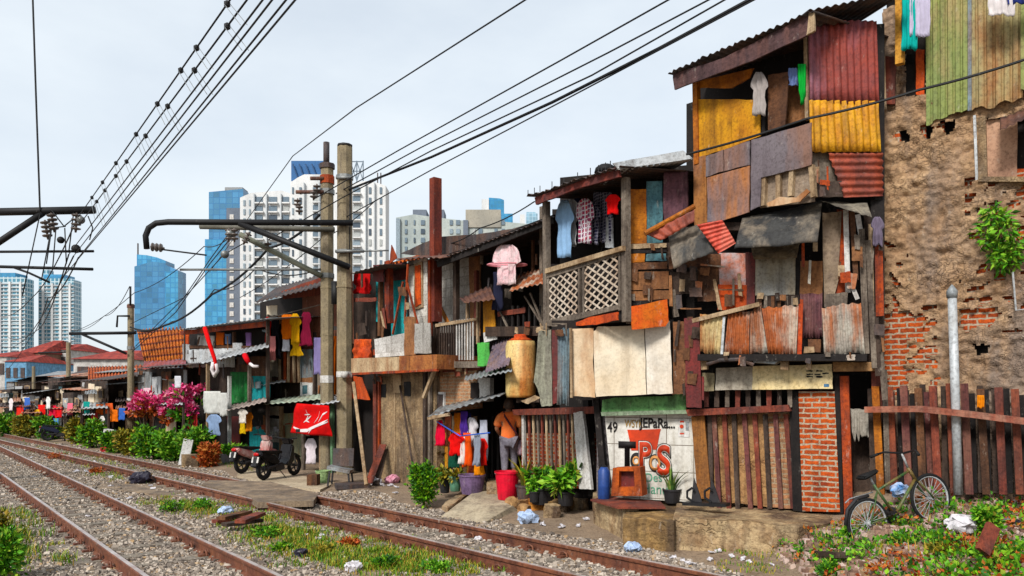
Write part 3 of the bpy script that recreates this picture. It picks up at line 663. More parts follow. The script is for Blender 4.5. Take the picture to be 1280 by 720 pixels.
bm = BM(); tube(bm, [PM.P(806,292,.5), PM.P(868,258,.2)], .035, 8); fin(bm, 'awning_pole', ply_orange, t)
corr(t, 'corrugated_sheet', PM, [(808,293),(868,262),(868,277),(826,301)], zinc_red, n=5, amp=.014, off=.4, rag=0)
# mid floor wall pieces
for args in (('wall_board',872,332,898,376,wood_brown),('wall_board',838,340,872,368,wood_dark),('wall_board',840,318,900,334,wood_brownh),('poster_board',899,316,932,357,mat('poster', (196,196,200), (206,110,60), (230,140,120), .7, streak=0, scale=9)),('orange_board',897,356,934,388,rust_orange),
             ('red_post',932,316,944,382,red_metal),('window_board',944,321,994,369,mat('window_grey', (170,172,170), (150,140,116), (200,160,90), .7, streak=.8, scale=1.4, bump=.05)),('grey_board',945,369,999,386,wood_dark),('door_board',1000,326,1028,368,ply_brown),
             ('dark_post',995,318,1001,385,wood_black)):
    rect(t, args[0], PM, *args[1:6], off=-.1+rj(.02))
for x in (950,957,966,974,983,991): post(t, 'board_batten', PM, (x,370), (x,385), 4, wood_grey if x % 2 else wood_brown, off=-.06)
drape('window_valance', PM, [(938,306),(1000,302),(996,322),(942,324)], mat('straw', (150,132,104), (104,90,70), (60,52,46), .6, grain='h'), -.1, .1, parent=t, fold=.05)
panel(t, 'stone_sheet', PM, [(1028,266),(1052,264),(1048,350),(1040,384),(1030,384)], mat('sheet_stone', (150,132,112), (110,94,84), (186,166,140), .6, streak=0, scale=7), off=.0, warp=.02)
panel(t, 'red_board', PM, [(1046,262),(1062,262),(1060,366),(1043,367)], rust, off=-.04); panel(t, 'grey_board', PM, [(1032,368),(1060,365),(1058,386),(1030,384)], wood_grey, off=.02)
for a, b, w_, m in (((1057,262),(1060,366),6,paint_white),((1065,264),(1070,350),6,wood_brown),((1072,268),(1077,298),6,paint_white),((1077,286),(1083,442),7,wood_grey),((1088,280),(1090,380),5,wood_light),((1085,300),(1093,460),6,wood_grey),((1098,300),(1100,395),9,rust),((1094,390),(1098,470),7,wood_dark),((1101,440),(1106,500),6,wood_grey),((1062,350),(1072,374),5,paint_white)):
    post(t, 'upright_plank', PM, a, b, w_, m, off=.02+rj(.03), d=.03)
rect(t, 'side_board', PM, 1080, 262, 1106, 460, wood_dark, off=-.14, t=.04)
corr(t, 'corrugated_sheet', PM, [(1000,367),(1028,367),(1027,422),(1003,424)], zinc_purple, n=6, amp=.01, off=-.05, rag=.05)
for q, m, n_ in (([(875,392),(908,394),(901,444),(875,440)], mat('zinc_cream', (222,206,160), (196,170,120), (160,90,44), .8, streak=5), 6),([(910,392),(937,389),(936,444),(905,445)], rust_zinc, 6),([(938,388),(951,385),(960,442),(937,442)], zinc_rust, 3),
                ([(952,385),(998,382),(995,446),(960,442)], rust_zinc, 8),([(1027,385),(1076,377),(1081,442),(1030,445)], zinc_rust, 8)):
    corr(t, 'balcony_sheet', PM, q, m, n=n_, amp=.012, off=.12+rj(.01), rag=.06)
post(t, 'handrail', PM, (865,401), (949,380), 5, wood_light, off=.2, d=.05)
post(t, 'balcony_batten', PM, (905,396), (902,444), 3, zinc_light, off=.16); post(t, 'balcony_batten', PM, (1001,380), (999,450), 5, rust_orange, off=.14)
rect(t, 'balcony_floor', PM, 872, 443, 1084, 451, wood_black, off=.2, t=.75)
rect(t, 'balcony_box', PM, 1010, 424, 1026, 440, wood_brown, off=.08, t=.1); rect(t, 'balcony_box', PM, 1005, 433, 1018, 441, wood_light, off=.1, t=.1)
panel(t, 'grey_drum', PM, [(940,444),(958,443),(975,450),(968,455),(942,453)], zinc, off=.15, t=.3); 
for x0, x1 in ((876,884),(975,985),(1008,1014)): rect(t, 'floor_bracket', PM, x0, 451, x1, 462, wood_light, off=.1, t=.1)
bm = BM(); tube(bm, [PM.P(884,455,.15), PM.P(900,450,.18), PM.P(925,449,.18), PM.P(942,456,.15)], .03, 8); fin(bm, 'gutter_pipe', zinc_dark, t)
# ground floor
panel(t, 'red_metal_board', PG, [(855,398),(874,397),(877,510),(858,509)], red_metal, off=.34); panel(t, 'brown_board', PG, [(841,402),(856,402),(857,492),(842,492)], wood_brownh, off=.3)
panel(t, 'cardboard_sign', PG, [(938,458),(1040,455),(1041,486),(938,487)], mat('sign_cream', (240,228,190), (232,206,150), (140,84,50), .9, streak=0, scale=2, bump=.08, cov=.28), off=.22, t=.015); panel(t, 'grey_sign_board', PG, [(895,460),(941,458),(940,487),(894,488)], mat('sign_grey', (190,182,166), (160,150,136), scale=3), off=.226, t=.015)
for k, (x, y) in enumerate(((1008,463),(1020,463),(1008,467),(1018,467),(1028,466),(1008,470),(1020,470))):
    rect(t, 'faded_lettering', PG, x, y, x+8, y+1.6, near_black, off=.226, t=.004, j=.2)
rect(t, 'faded_lettering', PG, 1030, 480, 1036, 484, mat('ink_blue', (90,140,180)), off=.226, t=.004)
rect(t, 'lintel', PG, 1041, 453, 1093, 464, stone_tan, off=.25, t=.2); rect(t, 'beige_board', PG, 878, 466, 893, 488, mat('beige_board', (200,186,150), scale=4), off=.2)
for x in range(880, 988, 13): rect(t, 'upper_picket', PG, x, 487, x+6, 509, (wood_grey, wood_red, wood_dark)[x % 3], off=.1, t=.03)
panel(t, 'ledge_beam', PG, [(857,512),(985,506),(988,514),(860,520)], wood_red, off=.2, t=.14)
panel(t, 'orange_post', PG, [(864,521),(880,519),(889,624),(872,623)], mat('wood_orange', (186,126,66), (140,90,50), (110,76,50), .5, grain='v'), off=.1, t=.1)
panel(t, 'wall_panel', PG, [(885,519),(956,516),(962,634),(890,626)], stone_tan, off=-.02, t=.08); panel(t, 'brick_infill', PG, [(954,516),(988,516),(990,636),(958,634)], brick_mixed, off=-.025, t=.08)
for i, (x, xb) in enumerate(((887,889),(892,899),(905,911),(917,922),(930,938),(943,950),(956,962),(969,976),(982,991))):
    post(t, 'picket', PG, (x,518), (xb,636), 5.5, (wood_dark, reds[2], wood_red)[i % 3], off=.06, d=.05)
panel(t, 'dark_post', PG, [(986,490),(997,489),(1003,640),(991,638)], wood_black, off=.06, t=.12)
panel(t, 'brick_pillar', PG, [(998,489),(1043,489),(1050,640),(1003,639)], brick_red, off=.1, t=.4)
post(t, 'dark_post', PG, (1046,468), (1051,642), 6, wood_black, off=.08); post(t, 'red_post', PG, (1055,470), (1061,650), 10, rust, off=.12)
panel(t, 'inner_door', PG, [(1064,525),(1094,520),(1098,640),(1068,645)], wood_dark, off=-.4, t=.05)
drape('torn_tarp', PG, [(1063,511),(1091,512),(1088,545),(1066,548)], mat('tarp_grey', (176,170,158), (140,134,124), scale=4), -.1, .0, parent=t, rag=.5)
for x in (1092,1098,1105): post(t, 'side_plank', PG, (x,462), (x+2,510), 6, (wood_red, wood_grey, wood_brown)[x % 3], off=.05)
clutter(t, PM, 836, 318, 932, 388, 16, [wood_grey, wood_dark, wood_brown, rust, zinc_dark, wood_light, ply_brown, zinc_rust], -.04, 1); clutter(t, PM, 1000, 290, 1106, 440, 20, [wood_grey, wood_dark, wood_brown, rust, zinc_dark, wood_light, ply_brown, zinc_rust], .06, 2); clutter(t, PM, 876, 440, 1080, 458, 10, [wood_grey, wood_dark, wood_brown, rust, zinc_dark, wood_light, ply_brown, zinc_rust], .22, 3, .7); clutter(t, PB, 1014, 200, 1052, 248, 7, [wood_grey, wood_dark, wood_brown, rust, zinc_dark, wood_light, ply_brown, zinc_rust], .0, 4, .8); clutter(t, PG, 840, 400, 880, 500, 5, [wood_dark, red_metal, wood_brown], .36, 5)
clutter(t, PM, 945, 366, 1000, 388, 6, [wood_grey, wood_dark, wood_brown, rust, zinc_dark, wood_light, ply_brown, zinc_rust], -.02, 6, .7)
garment('shirt', 'grey shirt hanging by the brown plank of the yellow balcony', 'shirt', PB, 949, 90, 22, 54, TEE, (176,168,164), off=.12)
garment('cloth', 'blue cloth hanging inside the yellow balcony', 'laundry', PB, 991, 85, 12, 22, TOWEL, (120,140,190), off=.0)
garment('cloth', 'bright green cloth hanging beside the red corrugated sheet', 'laundry', PB, 1002, 80, 10, 50, [(0,-1,1),(.7,-.8,.9),(1,-.1,.1)], (30,170,70), off=.05)
garment('shirt', 'purple grey rag hanging beside the rubble wall corner', 'shirt', PM, 1097, 271, 18, 36, TEE, (120,110,128), off=.15)
# ================================================================ MASONRY STEPS
def ledge(name, label, px, z, m, t=None, cat='ledge', zb=-.1, chip=.0):
    'low solid: plan outline from ground-level pixels, raised to z'
    pts = [G(x, y, 0) for x, y in px]; bm = BM(); prism(bm, [Vector((p.x+rj(chip), p.y+rj(chip), zb)) for p in pts], Vector((0,0,z-zb)))
    bmesh.ops.bevel(bm, geom=bm.edges[:], offset=.012, segments=1, affect='EDGES')
    bmesh.ops.triangulate(bm, faces=bm.faces[:])
    bmesh.ops.subdivide_edges(bm, edges=[e for e in bm.edges if e.calc_length() > .25], cuts=5, use_grid_fill=True)
    for v in bm.verts:
        v.co += Vector((noise.noise(v.co*14), noise.noise(v.co*14+Vector((3,0,0))), noise.noise(v.co*14+Vector((0,3,0)))))*.018
        v.co += Vector((noise.noise(v.co*3), noise.noise(v.co*3+Vector((9,0,0))), noise.noise(v.co*3+Vector((0,9,0)))))*.03
    return props(fin(bm, name, m), label, cat)
conc_st = mat('concrete_stained', (206,186,150), (160,132,100), (92,72,60), .85, streak=1.8, scale=3.2, bump=1, bscale=20, cov=.45, dirt=1.2, pat='rubble', psize=(5,5), mortar=(84,66,54))
conc_dk = mat('concrete_mossy', (176,146,98), (132,106,74), (78,64,52), .85, streak=2, scale=3.2, bump=1, bscale=20, cov=.45, dirt=1.2, pat='rubble', psize=(5,5), mortar=(76,60,48))
ledge('concrete_ledge', 'low concrete ledge under the white tiled wall with a wooden board on top', [(741,658),(779,676),(800,674),(800,640),(745,632)], .44, conc_st, chip=.02)
ledge('concrete_block', 'squat mossy concrete block jutting out below the aloe pot', [(778,684),(842,690),(850,672),(850,640),(790,640)], .40, conc_dk, chip=.02)
ledge('concrete_ledge', 'long stained concrete ledge below the wooden pickets and brick pillar', [(843,688),(925,694),(1000,702),(1038,694),(1046,664),(850,645)], .42, conc_st, chip=.02)
o = ledge('concrete_block', 'crumbling lump of concrete at the foot of the red post', [(985,694),(1030,700),(1062,690),(1060,668),(1000,670)], .25, conc_dk, chip=.05)
bm = BM(); prism(bm, [G(738,624,.47), G(772,634,.47), G(832,634,.47), G(826,627,.47), G(760,620,.47)], Vector((0,0,-.025)))
props(fin(bm, 'wooden_board', wood_red), 'flat reddish board lying on the concrete ledge before the tiled wall', 'board')
# ================================================================ LATTICE BALCONY SHACK
t = thing('balcony_shack', PC0.P(800, 622), 'shack with a white lattice balcony upstairs over big pale panels and a painted tile wall', 'house', 'houses along the railway')
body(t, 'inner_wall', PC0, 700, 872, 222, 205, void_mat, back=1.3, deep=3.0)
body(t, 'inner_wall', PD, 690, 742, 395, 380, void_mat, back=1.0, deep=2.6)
# white panels and neighbours
panel(t, 'white_panel', PC1, [(714,411),(742,410),(741,452),(744,478),(744,497),(716,495)], board_stain, off=.06); panel(t, 'white_panel', PC1, [(742,414),(748,408),(805,407),(808,493),(745,496),(743,470)], board_white, off=.09)
panel(t, 'white_panel', PC1, [(806,409),(837,401),(838,420),(841,492),(809,493)], board_white2, off=.08)
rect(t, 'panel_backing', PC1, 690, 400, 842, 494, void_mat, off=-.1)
panel(t, 'grey_sheet', PC1, [(673,414),(689,412),(690,507),(677,508),(672,486),(667,478),(671,440)], mat('sheet_greenish', (170,170,150), (132,132,118), (110,104,96), .6, grain='v'), off=.12, warp=.01)
panel(t, 'red_board', PC1, [(689,412),(697,412),(696,504),(689,505)], red_metal, off=.1); corr(t, 'corrugated_sheet', PC1, [(697,411),(712,411),(711,506),(696,506)], zinc_blue, n=4, amp=.012, off=.08)
post(t, 'corner_batten', PC1, (713,410), (714,497), 3, wood_light, off=.14)
panel(t, 'green_sill', PC0, [(753,500),(768,497),(840,495),(849,486),(857,487),(857,513),(752,515)], green_paint, off=.12, t=.12); panel(t, 'sill_strip', PC0, [(751,515),(866,512),(867,517),(752,520)], mat('strip_green', (150,168,140), (110,124,104)), off=.16, t=.1)
panel(t, 'tile_wall', PC0, [(756,520),(865,515),(873,628),(766,622)], tile_white, off=.0, t=.12)
# painted lettering on the tile wall
def letters(th, txt, P, x, y, hpx, m, off, bold=0., slant=0., sx=1., rot=0., name='lettering'):
    cu = bpy.data.curves.new('lettering', 'FONT'); cu.body = txt; cu.size = 1; cu.extrude = 0; cu.offset = bold; cu.shear = slant
    ob = bpy.data.objects.new('tmp', cu); COL.objects.link(ob); dg = bpy.context.evaluated_depsgraph_get(); me = bpy.data.meshes.new_from_object(ob.evaluated_get(dg)); bpy.data.objects.remove(ob)
    p0 = P.P(x, y, off); k = hpx/P.ppm(x)/.72; c_, s_ = math.cos(rot), math.sin(rot)
    for v in me.vertices:
        a, b = v.co.x*sx*k, v.co.y*k; v.co = p0+P.d*(a*c_-b*s_)+Vector((0,0,1))*(a*s_+b*c_)
    return mkobj(name, me, m, th, solid=.002)
ink = plain('ink_black', (34,30,30), .7); ink_red = plain('ink_red', (214,74,44), .7); ink_brown = plain('ink_brown', (190,150,80), .7); ink_green = plain('ink_green', (110,184,150), .7); ink_orange = plain('ink_orange', (224,160,100), .7); ink_white = plain('ink_white', (232,228,220), .7)
O1 = .006
panel(t, 'red_trapezium', PC0, [(784,537),(826,536),(821,562),(789,563)], ink_red, off=O1, t=.003)
letters(t, '49', PC0, 759, 540, 13, ink, O1+.004, .012, sx=.75)
letters(t, 'WSYK', PC0, 781, 534, 10, ink_brown, O1+.004, .01, sx=.6); letters(t, 'JEPaRa...', PC0, 800, 534, 12, ink, O1+.004, .025, sx=.78, rot=-.01)
letters(t, 'T', PC0, 774, 584, 32, ink, O1+.006, .05, sx=.75)
letters(t, 'O', PC0, 788, 585, 19, ink, O1+.008, .05, sx=.72); letters(t, 'O', PC0, 790.5, 581, 11, ink_orange, O1+.012, .03, sx=.72)
for tx, x, y, h in (('P', 798, 582, 30), ('S', 821, 592, 36)):
    letters(t, tx, PC0, x, y, h, ink, O1+.006, .075, sx=.75); letters(t, tx, PC0, x, y, h, ink_white, O1+.009, .055, sx=.75); letters(t, tx, PC0, x, y, h, ink_red, O1+.012, .03, sx=.75)
letters(t, 'O', PC0, 811, 588, 20, ink, O1+.008, .05, sx=.7); letters(t, 'O', PC0, 811.5, 587, 18, ink_orange, O1+.012, .025, sx=.7)
letters(t, 'Des', PC0, 806, 602, 11, ink_green, O1+.004, .0, sx=.9, rot=.05); letters(t, 'Hanu', PC0, 802, 616, 13, ink_green, O1+.004, .0, sx=.85, rot=-.02)
rect(t, 'notice', PC0, 848, 523, 862, 546, paint_white, off=O1, t=.004, j=.2); bm = BM(); c_ = PC0.P(852,533,O1+.008); lathe(bm, c_, [(.028,0),(.028,.004)], 12, Matrix((PC0.d, Vector((0,0,1)), PC0.n)).transposed()); fin(bm, 'notice_mark', ink_red, t)
for y in (526, 541): rect(t, 'notice_mark', PC0, 850, y, 855, y+2, ink_red, off=O1+.006, t=.003, j=0)
rect(t, 'notice_mark', PC0, 857, 527, 861, 538, zinc, off=O1+.006, t=.003, j=0)
# doorway with diamond grille
panel(t, 'door_post', PC0, [(741,498),(748,498),(760,622),(752,622)], wood_black, off=.04, t=.1); panel(t, 'door_post', PD, [(728,500),(735,500),(742,620),(735,620)], wood_black, off=.3, t=.1)
panel(t, 'white_post', PD, [(717,516),(728,514),(739,612),(724,611)], paint_white, off=.45, t=.06)
bm = BM()
for k in range(-6, 12):
    for sg in (1, -1):
        a = Vector((747, 520+k*10, 0)); b = Vector((762, 520+k*10+sg*22, 0))
        f = lambda p: (747+ (p.y-520)*.09 <= p.x+20)
        if 516 < a.y < 604 and 516 < b.y < 606: beam(bm, PC0.P(a.x, a.y, -.05), PC0.P(b.x, b.y, -.05), .008, .008, up=PC0.n)
fin(bm, 'door_grille', black_metal, t); rect(t, 'door_sheet', PC0, 746, 516, 763, 622, mat('grey_gauze', (120,112,112), (96,90,92)), off=-.12)
panel(t, 'brown_board', PD, [(640,512),(742,508),(744,517),(642,519)], wood_red, off=.42, t=.12)
# lattice balcony
def lattice(name, P, q, m, off, nu, nv):
    Q = [Vector((x, y, 0)) for x, y in q]; bm = BM()
    def f(u, v): p = bil(Q, u, v); return P.P(p.x, p.y, off)
    for sg in (1, -1):
        for k in range(-nv, nu+1):
            pts = []
            # line u*nu - sg.. : parametrised, clipped to the unit square
            a0, a1 = k, k+nv
            us = (a0/nu, a1/nu); v0, v1 = (0, 1) if sg > 0 else (1, 0)
            t0, t1 = 0., 1.
            if us[1] != us[0]:
                lo, hi = (0-us[0])/(us[1]-us[0]), (1-us[0])/(us[1]-us[0]); t0, t1 = max(0, min(lo, hi)), min(1, max(lo, hi))
            if t1-t0 < .03: continue
            A = f(us[0]+(us[1]-us[0])*t0, v0+(v1-v0)*t0); B_ = f(us[0]+(us[1]-us[0])*t1, v0+(v1-v0)*t1); o_ = P.n*(.006*sg)
            beam(bm, A+o_, B_+o_, .027, .01, up=P.n)
    return fin(bm, name, m, t)
lat = mat('lattice_white', (224,212,196), (192,174,154), (160,126,100), .5)
rect(t, 'shade_backing', PL, 686, 330, 774, 404, void_mat, off=-.45, t=.04)  # added dark sheet, stands in for the shade behind the lattice
lattice('lattice_panel', PL, [(687,343),(722,332),(722,393),(687,402)], lat, .03, 4, 6); lattice('lattice_panel', PL, [(730,330),(773,317),(773,381),(730,391)], lat, .03, 4, 6)
for pts in ([(681,336),(778,307),(778,313),(681,342)],): panel(t, 'handrail', PL, pts, wood_light, off=.1, t=.1)
panel(t, 'balcony_frame', PL, [(683,343),(775,313),(775,318),(683,348)], wood_grey, off=.05, t=.04); panel(t, 'balcony_frame', PL, [(683,401),(775,380),(775,386),(683,408)], wood_grey, off=.05, t=.05)
for x, ya, yb in ((685,343,405),(723.5,332,395),(729,330,394),(774,316,388)): post(t, 'balcony_frame', PL, (x,ya), (x,yb), 4, wood_grey, off=.045, d=.04)
post(t, 'balcony_post', PL, (680,252), (681,412), 8, wood_grey, off=.06, d=.09); post(t, 'balcony_post', PL, (779,222), (780,402), 9, wood_grey, off=.04, d=.09)
panel(t, 'floor_beam', PL, [(683,407),(782,386),(784,398),(720,412),(686,418)], wood_black, off=.0, t=.8); panel(t, 'rusty_plate', PL, [(718,404),(738,396),(772,390),(772,400),(745,406),(720,407)], rust_orange, off=.12)
# side boards
rect(t, 'side_wall', PLs, 781, 304, 842, 384, wood_dark, off=-.05, t=.05)
for y0, y1, m, x1 in ((305,311,wood_light,833),(313,317,wood_black,833),(328,338,wood_brownh,834),(340,363,ply_brown,836),(364,376,ply_brown,838),(376,382,wood_black,838)): panel(t, 'side_board', PLs, [(785,y0),(x1,y0-1),(x1,y1-2),(785,y1)], m, off=.0+rj(.004))
rect(t, 'side_board', PLs, 786, 317, 806, 328, ply_orange, off=.01); rect(t, 'side_board', PLs, 808, 317, 833, 326, teal_dull, off=.012)
panel(t, 'orange_sheet', PLs, [(788,383),(834,374),(836,402),(832,408),(790,412)], mat('sheet_redorange', (214,66,26), (196,96,36), (236,160,60), .6, streak=0, scale=5), off=.1)
post(t, 'side_post', PLs, (841,362), (846,396), 6, wood_grey, off=.04); post(t, 'side_post', PLs, (785,360), (787,404), 6, wood_grey, off=.06)
rect(t, 'curtain_wall', PLs, 784, 225, 862, 306, void_mat, off=-.6, t=.05)
rect(t, 'orange_board', PLs, 788, 236, 808, 306, ply_orange, off=-.1); rect(t, 'teal_board', PLs, 808, 226, 828, 306, teal_dull, off=-.12); hang('curtain', PLs, 845, 214, 32, 66, TOWEL, mat('curtain_purple', (112,76,84), (80,54,64), scale=8), -.08, .03, 6, t)
clutter(t, PLs, 784, 305, 840, 400, 8, [wood_brown, wood_grey, wood_dark, ply_brown], .03, 14, .8); clutter(t, PC1, 840, 396, 866, 500, 6, [wood_brown, wood_dark, red_metal], .1, 15, .8); clutter(t, PC1, 664, 404, 716, 420, 6, [wood_brown, wood_light, wood_grey], .16, 16, .7)
# balcony roof
panel(t, 'fascia_board', PL, [(668,247),(700,236),(772,208),(774,221),(720,236),(670,256)], mat('fascia_red', (140,66,54), (100,50,46), (76,50,50), .6, grain='h'), off=.22, t=.04)
roof(t, 'roof', PL, (657,246), (776,206), .3, 3.0, .25, zinc_dark, n=18, rag=.03)
a, b = PLs.P(772,211,.35), PLs.P(866,199,.3); corr_pts('roof_sheet', [a-PLs.n*1.9+Vector((0,0,.22)), b-PLs.n*1.9+Vector((0,0,.3)), b, a], zinc_light, t, 12, .012, False, Vector((0,0,1)))
panel(t, 'roof_edge', PLs, [(773,212),(866,198),(854,188),(766,204)], zinc_light, off=.34, t=.03)
bm = BM(); lathe(bm, PL.P(757,214,-.1), [(.17,-.02),(.15,.05),(.09,.09),(.02,.1)], 14); fin(bm, 'roof_patch', near_black, t, smooth=True)
for x in (660,668,675,690,705,722,738,748,752,757,763):
    bm = BM(); p = PL.P(x, 246-(x-657)*.34, .2); beam(bm, p, p+Vector((0,0,.1)), .012, .012); fin(bm, 'roof_nail', black_metal, t)
rect(t, 'back_board', PL, 690, 262, 778, 330, void_mat, off=-1.2, t=.05); rect(t, 'blue_board', PL, 756, 272, 766, 310, zinc_light, off=-.5)
def ga(label, name, P, cx, y0, w_, h_, prof, c, off=0., **k): garment(name, label, 'laundry', P, cx, y0, w_, h_, prof, c, off, **k)
check = mat('cloth_check', (60,60,96), (44,44,74), pat='tile', psize=(.05,.05), ms=.006, mortar=(190,190,210)); plaidred = mat('cloth_plaid', (200,60,70), (60,60,110), streak=0, scale=12, pat='tile', psize=(.07,.07), ms=.01, mortar=(220,214,220))
ga('pale blue long shirt hanging first from the left on the lattice balcony', 'shirt', PL, 706, 250, 24, 72, TEE, (150,186,222), -.15); ga('white shirt hanging beside the pale blue shirt on the lattice balcony', 'shirt', PL, 714, 249, 24, 58, SHIRT, (236,238,240), -.3)
ga('navy shirt hanging behind the plaid shirt on the lattice balcony', 'shirt', PL, 722, 248, 22, 54, TEE, (34,40,88), -.42); ga('red and blue plaid shirt hanging mid lattice balcony', 'shirt', PL, 731, 248, 24, 56, SHIRT, plaidred, -.2)
ga('dark checked short shirt hanging next to the plaid shirt', 'shirt', PL, 740, 252, 20, 52, TEE, check, -.35); ga('dark blue checked long cloth hanging at the right of the lattice balcony', 'cloth', PL, 753, 240, 24, 62, TOWEL, check, -.5)
ga('bright red top on a hanger under the lattice balcony roof', 'shirt', PL, 767, 243, 19, 24, TEE, (226,40,44), -.1)

# ================================================================ RAILING BALCONY SHACK (above the person)
t = thing('railing_shack', PD.P(640, 600), 'dark shack with a slatted railing balcony over the doorway where a person stands', 'house', 'houses along the railway')
body(t, 'inner_wall', PD, 548, 742, 318, 262, void_mat, back=1.7, deep=3.5)
roof(t, 'roof', PD, (543,326), (694,270), .55, 3.6, .75, zinc_dark, n=26, rag=.01)
panel(t, 'fascia_board', PD, [(545,324),(692,268),(692,279),(547,334)], wood_black, off=.5, t=.04)
roof(t, 'roof_sheet', PD, (493,324), (552,322), .75, 2.6, .55, zinc_brown, n=8)
panel(t, 'roof_underlay', PD, [(500,317),(547,296),(596,293),(640,286),(690,270),(690,276),(545,322)], zinc_dark, off=-.2, t=.05)
panel(t, 'block_wall', PD, [(545,322),(566,322),(566,416),(545,416)], block_white, off=-.7, t=.15); panel(t, 'block_wall', PD, [(568,322),(588,322),(586,400),(568,402)], block_white, off=-.74, t=.15)
panel(t, 'yellow_door', PD, [(586,318),(601,316),(600,420),(588,420)], ply_brown, off=-.6); rect(t, 'shade_sheet', PD, 600, 330, 640, 420, void_mat, off=-.9)  # the dark sheet paints the shade of the open room
for x, y0, y1, w_, m, o_ in ((540,318,462,9,wood_dark,.1),(568,320,460,6,wood_dark,.12),(594,338,400,5,wood_red,-.4),(536,325,420,4,rust,.2),(583,378,450,3,wood_light,.1),(596,372,430,3,wood_light,.1),(676,258,412,5,wood_grey,.1),(665,300,345,3,wood_brown,-.1)): post(t, 'balcony_post', PD, (x,y0), (x,y1), w_, m, off=o_)
for i in range(8): x = 546+i*3; post(t, 'railing_slat', PD, (x,405-i*.5), (x,454), 2.2, wood_dark, off=.14, d=.02)
for i in range(7): x = 570.5+i*3.4; post(t, 'railing_slat', PD, (x,400-i*.4), (x,450), 1.6, paint_white, off=.14, d=.02)
panel(t, 'handrail', PD, [(544,405),(596,397),(596,400),(544,409)], wood_light, off=.17, t=.05); rect(t, 'balcony_floor', PD, 544, 452, 600, 460, wood_grey, off=.22, t=1.2)
panel(t, 'diagonal_board', PD, [(546,378),(549,376),(561,402),(557,404)], ply_orange, off=-.2)
panel(t, 'tall_board', PD, [(604,374),(617,372),(619,413),(604,416)], ply_yellow, off=.15); panel(t, 'cream_board', PD, [(604,416),(620,413),(621,424),(605,428)], paint_white, off=.15)
a = [PD.P(574,373,.25), PD.P(612,357,-.1), PD.P(619,374,.5), PD.P(581,379,.6)]; corr_pts('small_awning', a, zinc_brown, t, 6, .014, False, Vector((0,0,1)))
a = [PD.P(650,342,-.2), PD.P(682,333,-.2), PD.P(680,354,.5), PD.P(636,364,.5)]; corr_pts('small_awning', a, rust_zinc, t, 7, .014, False, Vector((0,0,1)))
rect(t, 'terrace_floor', PD, 606, 408, 690, 420, wood_dark, off=.2, t=1.2)
for x in range(612, 684, 7): post(t, 'terrace_slat', PD, (x,382), (x,410), 2.5, wood_black, off=.12)
panel(t, 'terrace_rail', PD, [(622,390),(656,384),(656,391),(622,396)], wood_red, off=.15)
for a, b in (((620,380),(636,414)),((662,366),(680,410)),((655,370),(676,404))): post(t, 'brace', PD, a, b, 2, wood_grey, off=.2)
for a, b in (((596,430),(612,430)),): pass
a = [PD.P(616,430,.0), PD.P(645,416,.0), PD.P(636,456,.75), PD.P(606,466,.75)]; corr_pts('corrugated_awning', a, mat('zinc_mauve', (126,112,124), (96,84,96), (150,120,104), .6), t, 8, .014, False, Vector((0,0,1)))
a = [PD.P(582,470,.1), PD.P(640,452,.1), PD.P(640,464,.8), PD.P(580,476,.8)]; corr_pts('corrugated_awning', a, zinc, t, 10, .014, False, Vector((0,0,1)))
panel(t, 'brick_wall', PD, [(544,462),(596,456),(596,510),(544,516)], brick_mixed, off=-.02, t=.15); panel(t, 'red_beam', PD, [(543,456),(600,452),(600,462),(543,466)], wood_red, off=.08, t=.1)
rect(t, 'white_wall', PD, 597, 472, 612, 502, paint_white, off=.0, t=.1); rect(t, 'dark_opening', PD, 588, 478, 598, 498, void_mat, off=.02, t=.04)
wf = rect(t, 'window', PD, 543, 490, 555, 518, paint_white, off=.03, t=.05); rect(wf, 'pane', PD, 545, 493, 553, 515, zinc_dark, off=.05, t=.02)
a = [PD.P(551,508,.0), PD.P(640,488,.1), PD.P(626,494,.9), PD.P(534,522,.9)]; corr_pts('lower_awning', a, zinc, t, 12, .014, False, Vector((0,0,1)), .02)
panel(t, 'awning_beam', PD, [(534,521),(560,516),(560,520),(534,525)], wood_light, off=.9, t=.05)
for i in range(9): x = 556+i*4.5; rect(t, 'wall_plank', PD, x, 520, x+4, 600, (ply_yellow, wood_brown, wood_light)[i % 3], off=-.1)
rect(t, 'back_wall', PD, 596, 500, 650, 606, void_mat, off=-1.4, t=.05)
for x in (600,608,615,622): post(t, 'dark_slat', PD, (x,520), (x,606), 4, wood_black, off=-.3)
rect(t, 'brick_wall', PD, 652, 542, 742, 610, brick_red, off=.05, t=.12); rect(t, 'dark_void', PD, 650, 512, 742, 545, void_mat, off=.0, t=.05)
for i in range(13): x = 655+i*5.4; post(t, 'picket', PD, (x,517), (x+2,592), 2.6, (wood_grey, wood_red, wood_light)[i % 3], off=.3, d=.03)
post(t, 'white_pipe', PD, (653,518), (654,582), 3.6, paint_white, off=.34)
for a, b in (((640,470),(668,508)),((652,472),(676,504)),((640,496),(676,486)),((660,500),(676,492))): post(t, 'brace', PD, a, b, 5, wood_dark, off=.0)
panel(t, 'torn_board', PD, [(651,501),(668,494),(676,497),(660,505)], wood_light, off=.5)
panel(t, 'rusty_plank', PD, [(670,410),(682,406),(682,414),(670,416)], wood_light, off=.4)
